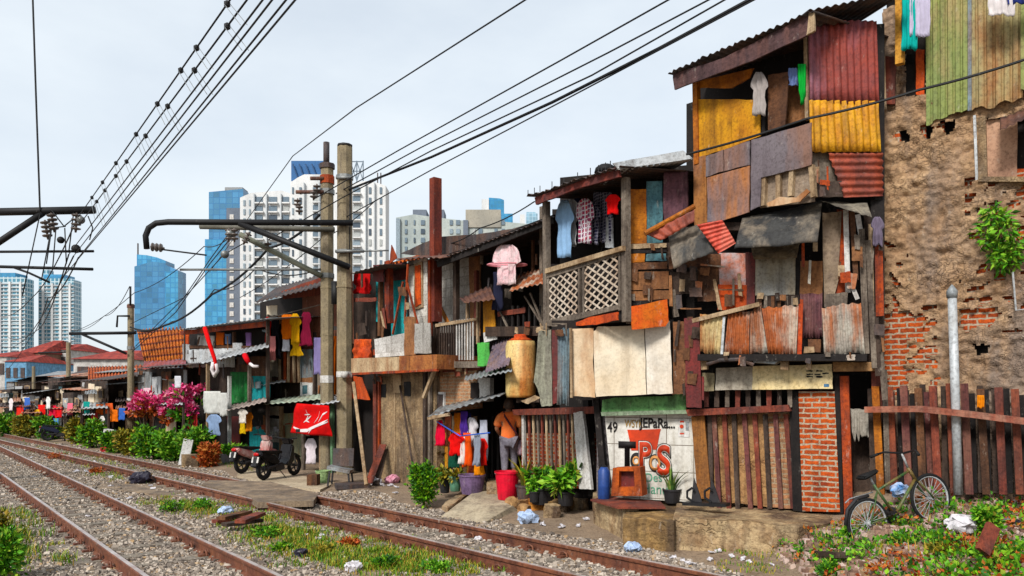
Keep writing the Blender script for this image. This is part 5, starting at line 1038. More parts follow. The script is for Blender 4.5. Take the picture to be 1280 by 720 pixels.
roofed('dark grey roofed house right of the pale grey roofed house', 80, 120, 470, 456, 540, 57, wall_br, zinc_dark, 7)
# ================================================================ CITY TOWERS
def glassm(name, c, c2, w_, h_, mort, ms=.12): return mat(name, c, c2, pat='glass', psize=(w_, h_), ms=ms, mortar=mort, scale=.02, rough=.25, bump=0, spec=.5)
def tower(name, label, pts, Y, dp, m, cat='tower'):
    dp *= .45
    a = [V(x, y, Y) for x, y in pts]; cx = sum(p.x for p in a)/len(a); t = thing(name, (cx, Y, 0), label, cat)
    bm = BM(); prism(bm, a, Vector((0, dp, 0))); fin(bm, 'tower_shaft', m, t); return t
def tb(t, name, x0, y0, x1, y1, Y, dp, m):
    bm = BM(); prism(bm, [V(x0,y0,Y), V(x1,y0,Y), V(x1,y1,Y), V(x0,y1,Y)], Vector((0,dp,0))); return fin(bm, name, m, t)
g_bl = glassm('glass_blue', (72,134,180), (98,160,198), 4, 3.6, (60,116,162), .22); g_b2 = glassm('glass_blue_pale', (92,170,210), (70,150,196), 3.2, 3.4, (60,132,180), .3); g_t = glassm('glass_teal', (104,160,182), (80,140,166), 3.4, 3.6, (196,214,220), .5)
t = tower('glass_tower', 'blue glass tower with a stepped slanting top and antenna', [(168,500),(222,500),(222,338),(207,331),(207,329),(190,327),(168,333)], 520, 30, g_bl)
bm = BM(); prism(bm, [V(x,y,524) for x, y in ((171,340),(171,318),(184,319),(197,322),(207,326),(207,340))], Vector((0,14,0))); fin(bm, 'glass_crown', g_b2, t)
tb(t, 'antenna', 171.5, 304, 172.5, 320, 530, 1, zinc_dark); tb(t, 'pale_face', 206, 339, 222.5, 500, 517, 8, g_b2)  # right face in paler glass, its lighter shading put into the colour
t = tower('glass_tower', 'tallest slim blue glass tower left of the white apartments', [(261,500),(304,500),(304,236),(281,236),(281,234),(300,234),(300,236),(261,241)][0:2]+[(304,236),(261,240)], 480, 22, g_bl)
tb(t, 'side_wing', 256, 299, 284, 500, 474, 8, g_b2); tb(t, 'roof_box', 281, 234, 303, 238, 481, 10, zinc)
stair = mat('tower_grey', (120,128,140), (98,106,118), scale=.05, bump=0); s = tb(t, 'stair_core', 283, 260, 300, 500, 472, 10, stair)
w0 = None
for k in range(13):
    y = 268+k*11
    if w0 is None: w0 = tb(t, 'core_window', 287, y, 292, y+6, 471.6, 1, paint_white); y00 = y; 
    else: c = w0.copy(); COL.objects.link(c); c.parent = t; c.location = (0, 0, -(y-y00)/F*472)
apw = mat('apartment_white', (236,236,234), (220,222,222), (180,184,186), .5, scale=.06, streak=.1, bump=0); apw2 = mat('apartment_grey', (206,210,212), (186,192,196), scale=.06, bump=0)
win_g = plain('window_glass_far', (124,142,156), .3, bump=0); win_l = plain('window_glass_pale', (160,176,186), .3, bump=0)
win_d = plain('window_dark_far', (84,98,112), .3, bump=0); win_b = plain('window_blind', (196,200,198), .6, bump=0); wr = random.Random(2)
def wingrid(t, cols, y0, dy, n, hgt, Y, m=win_g, limit=100, sill=True):
    wv = {}
    for (xa, xb) in cols:
        w0 = None
        for k in range(n):
            y = y0+k*dy
            if w0 is None: w0 = tb(t, 'window', xa, y, xb, y+hgt, Y-.35, .8, m); s0 = tb(w0, 'sill', xa-.8, y+hgt, xb+.8, y+hgt+1.6, Y-1.6, 2, apw) if sill else None
            else:
                c = w0.copy(); COL.objects.link(c); c.parent = t; c.location = (0,0,-(y-y0)/F*Y)
                if wr.random() < .4:
                    mk_ = (xa, wr.choice((0,1,2)))
                    if mk_ not in wv: wv[mk_] = w0.data.copy(); wv[mk_].materials[0] = (win_l, win_d, win_b)[mk_[1]]
                    c.data = wv[mk_]
                if s0: d = s0.copy(); COL.objects.link(d); d.parent = c
t = tower('apartment_tower', 'white apartment tower just left of the paired concrete poles', [(300,500),(364,500),(364,242),(352,238),(314,241),(300,247)], 330, 22, apw, 'apartments')
for x in (316.5,332,350): tb(t, 'facade_fin', x, 242, x+1.5, 500, 328.6, 2, apw2)
wingrid(t, [(319,328),(336,346),(353,361)], 246, 11.3, 14, 6.5, 330); wingrid(t, [(304,306.5),(311,313)], 250, 11.3, 14, 7, 330, win_l, sill=False)
t = tower('apartment_tower', 'tallest white apartment tower, with an open frame on its top, right behind the concrete poles', [(362,500),(482,500),(482,232),(470,228),(456,226),(438,230),(420,222),(402,218),(380,218),(372,222),(363,228)], 320, 20, apw, 'apartments')
tb(t, 'rooftop_panel', 364, 201, 404, 226, 326, 2, plain('hoarding_blue', (50,110,170), .5)); fr = plain('hoarding_frame', (120,136,150), .5)
for k in range(5): bm = BM(); beam(bm, V(366+k*8,205,325), V(372+k*8,222,325), .5, .5); fin(bm, 'frame_strut', plain('frame_blue', (30,76,124), .5), t)
for k in range(3):
    bm = BM(); beam(bm, V(438+k*8,201,326), V(438+k*8,228,326), .4, .4); fin(bm, 'crown_post', fr, t)
for a, b in (((438,202),(454,202)),((438,214),(454,214)),((438,202),(446,226)),((446,202),(454,226)),((446,202),(438,226)),((454,202),(446,226))): bm = BM(); beam(bm, V(*a,326), V(*b,326), .35, .35); fin(bm, 'crown_strut', fr, t)
for x in (379,398,456,467): tb(t, 'facade_fin', x, 228, x+1.3, 500, 318.6, 2, apw2)
wingrid(t, [(391,399),(441,450)], 234, 11, 15, 6.5, 320); wingrid(t, [(365,367),(374,377),(461,464),(474.5,477.5)], 234, 13, 10, 8, 320, sill=False)
for x in (472,476): bm = BM(); tube(bm, [V(x,216,322), V(x,234,322)], .25, 5); fin(bm, 'antenna', zinc_dark, t)
t = tower('apartment_block', 'long grey green apartment block beyond the dark roofs', [(495,500),(662,500),(660,280),(628,277),(583,276),(556,273),(517,268),(495,272)], 250, 18, mat('block_greygreen', (196,202,196), (168,178,176), (140,150,150), .5, scale=.08, streak=.2, bump=0), 'apartments')
tb(t, 'penthouse', 582, 262, 626, 284, 249.5, 14, mat('penthouse_grey', (176,170,156), (140,138,130), scale=.1, bump=0)); tb(t, 'roof_box', 516, 262, 533, 274, 252, 8, stair); tb(t, 'roof_box', 545, 262, 555, 274, 252, 8, stair); tb(t, 'stair_strip', 579, 275, 585, 500, 249, 4, stair); tb(t, 'stair_strip', 495, 273, 500, 500, 249, 4, win_l)
wingrid(t, [(506,509),(517,519),(526,531),(562,566),(570,575),(591,594),(598,603),(618,622),(627,631)], 275, 11, 4, 6, 250, sill=False)
t = tower('glass_tower', 'small blue glass tower peeping over the grey green block', [(611,500),(631,500),(630,250),(625,248),(611,247)], 700, 25, g_b2); tb(t, 'white_annexe', 602, 249, 611, 500, 699, 20, apw); tb(t, 'low_wing', 630, 267, 641, 500, 690, 20, g_b2)
t = tower('glass_tower', 'faint pale glass tower farthest right over the dark roofs', [(658,500),(672,500),(672,267),(668,265),(658,265)], 900, 25, glassm('glass_faint', (170,206,226), (150,194,218), 4, 4, (190,214,228), .2)); tb(t, 'white_annexe', 650, 268, 656, 500, 899, 20, apw)
for lab, x0, x1, yt, Y in (('leftmost greenish residential tower with stepped top', -20, 31, 346, 620), ('second residential tower from the left with stepped top and balcony grid', 48, 92, 348, 640)):
    t = tower('residential_tower', lab, [(x0,500),(x1,500),(x1,yt+2),(x1-4,yt),(x0,yt)], Y, 26, g_t, 'apartments')
    tb(t, 'top_step', x0+6, yt-5, x1-12, yt+1, Y+3, 16, g_b2); tb(t, 'top_spire', x0+6, yt-11, x0+12, yt-4, Y+5, 8, g_t)
    for fx in (.12, .38, .62, .88): xx = x0+(x1-x0)*fx; tb(t, 'balcony_stack', xx-1.2, yt+6, xx+1.2, 500, Y-1.5, 3, apw)
    f0 = None
    for k in range(20):
        if f0 is None: f0 = tb(t, 'floor_band', x0, yt+8, x1, yt+9.2, Y-1, 2, apw2)
        else: c = f0.copy(); COL.objects.link(c); c.parent = t; c.location = (0,0,-k*4.6/F*Y)
# ================================================================ POLES AND OVERHEAD LINE
blk = plain('line_black', (22,22,24), .6); galv = plain('galvanised', (150,152,150), .45, .4); insul = plain('insulator', (120,110,104), .3)
def cpole(label, x, yt, yb, Y, wpx, m=concrete_pole, cat='pole'):
    a = V(x, yt, Y); t = thing('concrete_pole', (a.x, Y, 0), label, cat, 'poles along the railway'); r_ = wpx/2/F*Y
    bm = BM(); lathe(bm, (a.x, Y, -.2), [(r_*1.06,0),(r_*.98,a.z*.5),(r_*.94,a.z+.2)], 8 if wpx > 12 else 10, Matrix.Rotation(R(22.5), 3, 'Z')); fin(bm, 'pole_shaft', m, t); return t
def pt(t, name, pts, r_, m, n=8):
    bm = BM(); tube(bm, pts, r_, n); return fin(bm, name, m, t, smooth=True)
def band(t, x, y, Y, wpx, hpx, m=galv):
    bm = BM(); r_ = wpx/2/F*Y; lathe(bm, V(x, y, Y), [(r_,-hpx/2/F*Y),(r_,hpx/2/F*Y)], 8, Matrix.Rotation(R(22.5), 3, 'Z')); return fin(bm, 'band', m, t)
def disc_insulator(t, p, ax, n=3, r_=.1):
    bm = BM(); M_ = Vector(ax).normalized().to_track_quat('Z', 'Y').to_matrix(); prof = [(.02,0)]
    for k in range(n): prof += [(.025,.03+k*.1),(r_,.05+k*.1),(r_*.9,.075+k*.1),(.03,.09+k*.1)]
    prof += [(.02, n*.1+.05)]; lathe(bm, p, prof, 10, M_); return fin(bm, 'insulator', insul, t, smooth=True)
YR = 19.3; YL = 19.75
pl = cpole('taller right hand concrete pole of the pair in front of the clothes line house', 431, 184, 600, YR, 20)
band(pl, 431, 222, YR, 21.5, 5); band(pl, 431, 315, YR, 21.5, 4); band(pl, 431, 359, YR, 21, 2, concrete_pole); band(pl, 431, 468, YR, 21, 7, paint_white)
boom = [V(183.5,311,YR-.3), V(182,295,YR-.3), V(186,285,YR-.3), V(195,279,YR-.3), V(210,277.5,YR-.3), V(441,278.5,YR-.3)]
pt(pl, 'boom', boom, .075, blk); pt(pl, 'brace', [V(299,279,YR-.3), V(437,334,YR-.3)], .075, blk); pt(pl, 'cap', [V(431,184,YR), V(431,181,YR)], .19, plain('cap_black', (30,26,26)))
pt(pl, 'label_plate', [V(431,465,YR-.25), V(431,472,YR-.25)], .1, paint_white)
disc_insulator(pl, V(188,308.5,YR-.3), (1,0,-.1), 3, .11); pt(pl, 'stay_rod', [V(196,311,YR-.3), V(258,319,YR-.3)], .02, blk)
for x in (286,293): disc_insulator(pl, V(x,285,YR-.3), (0,0,-1), 3, .1); 
disc_insulator(pl, V(312,290,YR-.3), (-.5,0,-1), 3, .09); pt(pl, 'pulley', [V(281,318,YR-.35), V(281,318,YR-.25)], .1, galv, 14); pt(pl, 'pulley', [V(288,292,YR-.35), V(288,292,YR-.25)], .11, galv, 14)
pt(pl, 'stay_wire', [V(436,359,YR-.1), V(438,222,YR-.1)], .02, blk); pt(pl, 'side_bracket', [V(420,222,YR-.2), V(448,314,YR-.2)][0:1]+[V(440,222,YR-.2)], .04, galv); pt(pl, 'side_bracket', [V(419,314,YR-.25), V(455,314,YR-.25)], .04, galv); pt(pl, 'side_rod', [V(455,314,YR-.25), V(486,313,YR-.25)], .02, galv)
pl2 = cpole('shorter left hand concrete pole of the pair with a thin mast on top', 409, 206, 602, YL, 16.5)
pt(pl2, 'mast', [V(408,206,YL), V(408,178,YL)], .08, zinc_dark); band(pl2, 409, 208, YL, 19, 6, zinc_dark); band(pl2, 409, 240, YL, 18.5, 6); band(pl2, 409, 345, YL, 17.5, 6); band(pl2, 409, 360, YL, 17, 2, concrete_pole); band(pl2, 409, 419, YL, 17, 2, concrete_pole); band(pl2, 409, 474, YL, 17.5, 9, paint_white)
band(pl2, 409, 225, YL, 18, 10, rust)
pt(pl2, 'boom', [V(250,283,YL-.2), V(418,287,YL-.2)], .07, plain('boom_grey', (120,118,108))); pt(pl2, 'brace', [V(300,293,YL-.2), V(380,334,YL-.2), V(402,345,YL-.2)], .07, plain('boom_greygreen', (124,126,110)))
pt(pl2, 'rod', [V(225,337,YL-.2), V(401,337,YL-.2)], .03, galv); pt(pl2, 'crossarm', [V(370,240,YL-.15), V(405,240,YL-.15)], .05, zinc_brown); pt(pl2, 'crossarm', [V(388,223,YL-.15), V(405,223,YL-.15)], .05, zinc_brown)
for x, y in ((372,248),(374,256),(392,238),(396,230),(335,302)): disc_insulator(pl2, V(x,y,YL-.2), (0,0,-1), 2, .1)
pt(pl2, 'black_sleeve', [V(419,352,YL-.4), V(419,380,YL-.4)], .1, blk)
o = hang('orange_cloth', Plane(400,20.2,440,20.2), 415, 420, 15, 72, [(0,.3,1),(.4,-.5,1.05),(1,-1.15,1.1)], cloth((240,122,24)), 0, .03, 2); props(o, 'long orange cloth hung between the two concrete poles', 'cloth', 'clothes hung out on the house fronts')
P3 = cpole('slim concrete pole with a left pointing boom beside the bougainvillea', 163.5, 380, 530, 30, 8); Y3 = 29.8
pt(P3, 'boom', [V(87,417,Y3), V(170,416,Y3)], .06, blk); pt(P3, 'brace', [V(103,418,Y3), V(158,442,Y3)], .05, blk); pt(P3, 'mast', [V(163,358,Y3), V(163,382,Y3)], .04, blk); pt(P3, 'bracket', [V(146,409,Y3), V(147,395,Y3), V(162,395,Y3)], .04, blk); band(P3, 163.5, 383, 30, 9, 4, zinc_brown); band(P3, 163.5, 435, 30, 9, 4); band(P3, 163.5, 500, 30, 9, 5, paint_white)
P4 = cpole('distant concrete pole at the red roofs with a short boom', 85.5, 428, 525, 46, 5.5); pt(P4, 'boom', [V(48,441,46), V(88,440,46)], .05, blk)
P5 = cpole('thin distant pole left of the grey roofed house', 42, 458, 530, 58, 4); pt(P5, 'boom', [V(8,489,58), V(44,488,58)], .05, zinc_dark)
P6 = cpole('thinnest distant pole nearest the left photo edge', 21, 478, 530, 66, 3.5)
# left-hand mast reaching in from outside the picture
YM = 17.5; a = V(-52, 262, YM); ml = thing('catenary_mast', (a.x, YM, 0), 'overhead line boom with black struts and insulators reaching in from the left photo edge', 'mast')
bm = BM(); lathe(bm, (a.x, YM, -.2), [(.2,0),(.18,8)], 8); fin(bm, 'pole_shaft', concrete_pole, ml)
pt(ml, 'boom', [V(-60,266,YM), V(118,262.5,YM)], .09, blk); pt(ml, 'brace', [V(-50,335,YM), V(54,266,YM)], .075, blk); pt(ml, 'registration_arm', [V(-50,315,YM), V(117,314,YM)], .03, blk); pt(ml, 'registration_arm', [V(-50,332,YM), V(116,336.5,YM)], .035, blk); pt(ml, 'steady_arm', [V(16,334,YM), V(36,341,YM), V(62,353,YM)], .025, blk)
for x, y in ((64,266),(96,266),(56,275)): disc_insulator(ml, V(x,y,YM-.05), (rj(.3),0,-1), 4, .11)
pt(ml, 'pulley', [V(101,275,YM-.1), V(101,275,YM)], .09, galv, 14); pt(ml, 'weight', [V(76,300,YM-.1), V(76,300,YM+.05)], .08, blk, 12); pt(ml, 'weight', [V(95,311,YM-.1), V(95,311,YM+.05)], .1, blk, 12)
for a, b in (((64,285),(82,283)),((64,262),(80,283)),((80,283),(92,273)),((92,266),(86,316)),((64,290),(58,330)),((70,285),(66,334)),((81,285),(83,330)),((110,270),(116,285)),((50,268),(28,370)),((66,275),(52,350)),((116,285),(112,300))): pt(ml, 'jumper_wire', [V(*a,YM-.1), V(*b,YM-.1)], .014, blk, 5)
# catenary: carrier wires with clamps and droppers, contact wires below
def wire(name, label, pts, r_, group, cat='wire', sag=0., m=blk):
    P_ = [V(*p) for p in pts]; out = []
    for a, b in zip(P_, P_[1:]):
        for k in range(8): f = k/8; out.append(a.lerp(b, f)+Vector((0,0,-sag*4*f*(1-f))))
    out.append(P_[-1]); bm = BM(); tube(bm, out, r_, 6); return props(fin(bm, name, m), label, cat, group)
def seg(p, q, y):                                      # point of the straight wire p-q seen at photo row y
    a, b = V(*p), V(*q); lo, hi = 0., 1.
    for _ in range(40):
        f = (lo+hi)/2; r_ = a.lerp(b, f); yy = HY-(r_.z-CAMZ)*F/r_.y
        if yy < y: lo = f
        else: hi = f
    return a.lerp(b, (lo+hi)/2)
m1 = ((300,-18,7.4),(96,274,17.5)); m2 = ((322,-18,6.9),(100,280,17.5)); c1 = ((342,-18,6.1),(86,318,17.5)); c2 = ((354,-18,6.0),(92,320,17.5)); c3 = ((372,-18,5.9),(98,322,17.5)); c4 = ((384,-18,5.8),(80,345,17.5))
for mi, (m_, ys, cc, lab) in enumerate(((m1, (5,60,88,130,168,204,228,247), c1, 'outer'), (m2, (33,88,133,170,202,220,238,252), c3, 'inner'))):
    t = thing('catenary_wire', V(*m_[1]), '%s carrier wire of the overhead line with black clamps and thin droppers' % lab, 'wire')
    pt(t, 'carrier', [V(*m_[0]), V(*m_[1])], .0095, blk, 6)
    for y in ys:
        p = seg(*m_, y); bm = BM(); ball(bm, p, .036, (1,1,1.2)); fin(bm, 'clamp', blk, t)
        q = seg(*cc, y+26+mi*4)
        for dx in (-.03, .03): pt(t, 'dropper', [p+Vector((dx,0,0)), q+Vector((dx,0,0))], .004, galv, 4)
for i, (a, b) in enumerate((c1, c2, c3, c4)):
    wire('contact_wire', ('leftmost contact wire below the carrier wires','second contact wire from the left below the carrier wires','third contact wire from the left below the carrier wires','rightmost contact wire of the left overhead bundle')[i], [a, b], .0085, 'overhead wires of the left track')
grp = 'overhead wires of the left track'
for i, pts in enumerate(([(96,274,17.5),(40,372,30),(0,395,40)],[(86,318,17.5),(50,410,34),(10,422,46)],[(92,320,17.5),(30,425,40),(0,432,50)],[(98,322,17.5),(60,372,28),(38,422,42),(0,470,60)])):
    wire('contact_wire', ('topmost wire running on from the left boom to the photo edge','sagging wire with knots behind the left boom','lowest sagging wire over the twin residential towers','steepest wire running on behind the left boom')[i], pts, .016, grp, sag=.25)
wire('drop_wire', 'single near vertical black wire at the top left', [(40,-30,17),(45,120,17.2),(50,263,17.4)], .022, 'overhead wires')
# wires between the right poles and the picture's top edge
for lab, pts, r_, sg in (('thin wire rising from the far city to the top centre', [(262,340,40),(366,195,24),(445,135,16),(672,-10,11)], .014, .0),
    ('upper power cable from the pole pair to the top right', [(392,249,19.7),(499,187.5,17),(700,76,12.9),(860,-14,11)], .015, .0), ('second power cable from the pole pair to the top right', [(420,242,19.4),(525,185,16.8),(760,66,12.4),(912,-14,11)], .015, .0), ('third power cable from the pole pair to the top right', [(335,300,19.9),(430,246,19),(540,188,16.5),(740,94,12.7),(930,-14,11)], .015, .0),
    ('thick twisted power cable to the top right', [(436,237,19.2),(540,196,16.8),(690,128,13.8),(825,60,12),(966,-16,10.8)], .03, .0), ('low power cable from pole to the balcony roof', [(431,272,19.2),(540,212,16.8),(700,128,13.4),(980,-20,10.6)], .014, .0),
    ('thick cable looping from the slim pole to the pole pair', [(163,409,29.8),(205,407,27),(265,368,24),(336,310,21),(400,268,20)], .035, .15), ('thin cable along the thick looping cable', [(163,412,29.8),(215,402,27),(268,362,24),(320,335,21),(402,335,20)], .016, .2), 
    ('thin wire from the slim pole up to the long curved boom', [(163,405,29.8),(230,372,25),(262,325,22),(286,292,19.4)], .014, .0), ('second thin wire from the slim pole up to the long curved boom', [(165,440,29.8),(220,390,25),(262,330,22),(293,292,19.4)], .014, .0), ('third thin wire meeting the curved boom insulators', [(170,432,29.8),(236,366,25),(280,318,20),(312,300,19.4)], .014, .0),
    ('wire crossing before the blue curved tower', [(90,415,40),(168,366,30),(255,308,24),(300,282,20)], .014, .2), ('sagging thin wire before the pale sky by the slim pole', [(88,412,46),(130,395,38),(162,358,29.8)], .014, .3),
    ('lower thin wire from pole pair across the white tower', [(300,372,24),(400,300,20.4),(470,250,18.5)], .012, .1), ('thin wire from the lattice balcony roof down to the dark roof', [(668,252,12.6),(600,285,15),(560,305,16.4)], .012, .05),
    ('black cable strung across the yellow balcony and green siding', [(858,193,10.2),(1010,148,9.2),(1150,112,8.8),(1300,68,8.4)], .016, .02)):
    wire('overhead_cable', lab, pts, r_, 'overhead wires', sag=sg)
# ================================================================ PERSON IN THE DOORWAY
def skin(name, J, E, m, parent, sub=1):
    ks = list(J); me = bpy.data.meshes.new(name); o0 = wloc(parent)
    me.from_pydata([tuple(Vector(J[k][0])-o0) for k in ks], [(ks.index(a), ks.index(b)) for a, b in E], []); me.materials.append(m)
    o = bpy.data.objects.new(name, me); COL.objects.link(o); o.parent = parent
    md = o.modifiers.new('skin', 'SKIN'); md.use_smooth_shade = True
    for i, k in enumerate(ks):
        r_ = J[k][1]; r_ = r_ if isinstance(r_, tuple) else (r_, r_); me.skin_vertices[0].data[i].radius = r_; me.skin_vertices[0].data[i].use_root = (i == 0)
    s_ = o.modifiers.new('smooth', 'SUBSURF'); s_.levels = s_.render_levels = sub+1
    return o
YP = 14.25; b0 = V(636, 600, YP); zf = .42; b0.z = zf
pe = thing('person', b0, 'person in an orange shirt and grey trousers seen from behind, walking into the dark doorway', 'person')
k_ = 1.51/1.65
def J_(x, y, z): return b0+Vector((x, y, z))*k_
J = {'pelvis':(J_(0,0,.86),(.13,.1)),'spine':(J_(0,.0,1.05),(.125,.095)),'chest':(J_(.0,.02,1.25),(.145,.1)),'neckb':(J_(0,.02,1.38),(.06,.06)),'neck':(J_(0,.03,1.43),.052),'head':(J_(0,.05,1.53),(.075,.088)),'top':(J_(0,.05,1.60),(.06,.075)),
     'shl':(J_(-.18,.01,1.32),.062),'ell':(J_(-.25,.04,1.06),.044),'wrl':(J_(-.18,.22,.93),.03),'hal':(J_(-.16,.29,.91),(.038,.02)),'shr':(J_(.18,.01,1.32),.062),'elr':(J_(.25,.0,1.05),.044),'wrr':(J_(.23,.12,.85),.03),'har':(J_(.23,.15,.78),(.038,.02)),
     'hil':(J_(-.09,0,.82),.09),'knl':(J_(-.085,.03,.46),.06),'anl':(J_(-.08,-.04,.08),.038),'tol':(J_(-.09,.11,.035),(.04,.028)),'hir':(J_(.09,0,.82),.09),'knr':(J_(.1,.16,.5),.06),'anr':(J_(.1,.16,.12),.038),'tor':(J_(.11,.3,.06),(.04,.028))}
E = [('pelvis','spine'),('spine','chest'),('chest','neckb'),('neckb','neck'),('neck','head'),('head','top'),('chest','shl'),('shl','ell'),('ell','wrl'),('wrl','hal'),('chest','shr'),('shr','elr'),('elr','wrr'),('wrr','har'),('pelvis','hil'),('hil','knl'),('knl','anl'),('anl','tol'),('pelvis','hir'),('hir','knr'),('knr','anr'),('anr','tor')]
for sd_, hx, dr in (('l', J['hal'][0], Vector((.2,.9,-.35))), ('r', J['har'][0], Vector((0,.35,-.95)))):
    for f, (ox, ln) in enumerate(((-.028,.06),(-.01,.075),(.01,.07),(.028,.055))):
        a = hx+Vector((ox,0,0)); J['f%s%d' % (sd_, f)] = (a+dr.normalized()*ln*.6, .0095); J['g%s%d' % (sd_, f)] = (a+dr.normalized()*ln+Vector((0,.012,-.02)), .008); E += [('ha'+sd_, 'f%s%d' % (sd_, f)), ('f%s%d' % (sd_, f), 'g%s%d' % (sd_, f))]
    s_ = 1 if sd_ == 'l' else -1; J['t'+sd_] = (hx+Vector((.045*s_,.02,.0))-dr.normalized()*.02, .011); J['u'+sd_] = (hx+Vector((.06*s_,.03,-.02)), .009); E += [('wr'+sd_, 't'+sd_), ('t'+sd_, 'u'+sd_)]
skin_m = plain('skin_tan', (176,124,94), .6); skin('body', J, E, skin_m, pe)
def sub(keys, grow, over={}): return {k: (over[k] if k in over else (J[k][0], tuple(r_+grow for r_ in (J[k][1] if isinstance(J[k][1], tuple) else (J[k][1],)*2)))) for k in keys}
shirt_m = mat('cloth_person_shirt', (250,136,80), (240,110,66), (248,170,110), .5, scale=3, rough=.95, bump=.5, bscale=60, dirt=.2)
Js = sub(['spine','chest','neckb','shl','ell','shr','elr','pelvis'], .036, {'pelvis':(J_(0,0,.80),(.175,.135))}); Js['ell'] = (J['shl'][0].lerp(J['ell'][0], .9), (.08,.08)); Js['elr'] = (J['shr'][0].lerp(J['elr'][0], .9), (.08,.08))
skin('shirt', Js, [('spine','chest'),('pelvis','spine'),('chest','neckb'),('chest','shl'),('shl','ell'),('chest','shr'),('shr','elr')], shirt_m, pe)
Jt = sub(['pelvis','hil','knl','hir','knr'], .02); Jt['anl'] = (J['knl'][0].lerp(J['anl'][0], .75), .062); Jt['anr'] = (J['knr'][0].lerp(J['anr'][0], .75), .062)
skin('trousers', Jt, [('pelvis','hil'),('hil','knl'),('knl','anl'),('pelvis','hir'),('hir','knr'),('knr','anr')], mat('cloth_trousers', (150,146,156), (110,106,118), scale=5, rough=.95, bump=.4, bscale=60), pe)
bm = BM(); ball(bm, J['head'][0]+Vector((0,-.015,.03)), .108, (.9,1.0,1.12), 3)
for v in bm.verts: v.co += Vector((noise.noise(v.co*30), noise.noise(v.co*30+Vector((5,0,0))), 0))*.012
fin(bm, 'hair', plain('hair_black', (96,80,72), .5, bump=.5), pe, smooth=True)
for s_ in (-1, 1):
    bm = BM(); ball(bm, J['head'][0]+Vector((s_*.092,.01,-.02)), .022, (.5,1,1.5), 2); fin(bm, 'ear', skin_m, pe, smooth=True); bm = BM(); ball(bm, J['head'][0]+Vector((s_*.03,.105,.0)), .012, (1,.6,.6), 1); fin(bm, 'eye', near_black, pe)
bm = BM(); ball(bm, J['head'][0]+Vector((0,.115,-.03)), .016, (.8,1,1.4), 2); fin(bm, 'nose', skin_m, pe)
bm = BM(); tube(bm, [J_(-.1,-.02,1.41), J_(-.08,-.105,1.32), J_(.03,-.13,1.15), J_(.15,-.13,.98), J_(.2,-.05,.88)], .017, 6); props(fin(bm, 'bag_strap', plain('strap_maroon', (96,40,50), .8), pe), 'dark strap across the back')
bm = BM(); lathe(bm, J_(.24,.12,.52), [(.05,0),(.085,.05),(.09,.14),(.06,.22),(.02,.28)], 12); ob_ = fin(bm, 'carrier_bag', mat('bag_pinkwhite', (240,236,240), (232,220,232), (224,40,130), .9, streak=0, scale=4), smooth=True); props(ob_, 'white and pink carrier bag held at the right side of the person', 'bag')

# ================================================================ MOTORCYCLES
def spin(bm, c, prof, n, axis='Y'):                       # lathe about the Y axis
    lathe(bm, c, prof, n, Matrix.Rotation(R(90), 3, 'X'))
def wheel(t, cx, r_, w_, tyre_m, rim_m, spokes=0, hubr=.04):
    o0 = Vector((cx,0,r_)); bm = BM(); n = 28; mnr = w_/2
    ring = [[bm.verts.new(o0+Vector(((r_-mnr+mnr*math.cos(b))*math.cos(a), mnr*math.sin(b), (r_-mnr+mnr*math.cos(b))*math.sin(a)))) for b in [k*math.pi/4 for k in range(8)]] for a in [i*2*math.pi/n for i in range(n)]]
    for i in range(n):
        for k in range(8): bm.faces.new((ring[i][k], ring[i][(k+1) % 8], ring[(i+1) % n][(k+1) % 8], ring[(i+1) % n][k]))
    wh = fin(bm, 'wheel', tyre_m, t, smooth=True)
    bm = BM(); rr_ = r_-w_*.95; tube(bm, [o0+Vector((rr_*math.cos(i*2*math.pi/28), 0, rr_*math.sin(i*2*math.pi/28))) for i in range(29)], w_*.33, 6, cap=False); fin(bm, 'rim', rim_m, wh, smooth=True)
    bm = BM(); spin(bm, o0+Vector((0,w_*.9,0)), [(hubr,0),(hubr,w_*1.8)], 10); fin(bm, 'hub', rim_m, wh)
    for i in range(spokes):
        a = i*2*math.pi/spokes; bm = BM(); beam(bm, o0+Vector((hubr*math.cos(a+.4),w_*.3*(-1)**i,hubr*math.sin(a+.4))), o0+Vector((rr_*math.cos(a),0,rr_*math.sin(a))), .004 if spokes > 8 else .03, .004 if spokes > 8 else .02); fin(bm, 'spoke', rim_m, wh)
    return wh
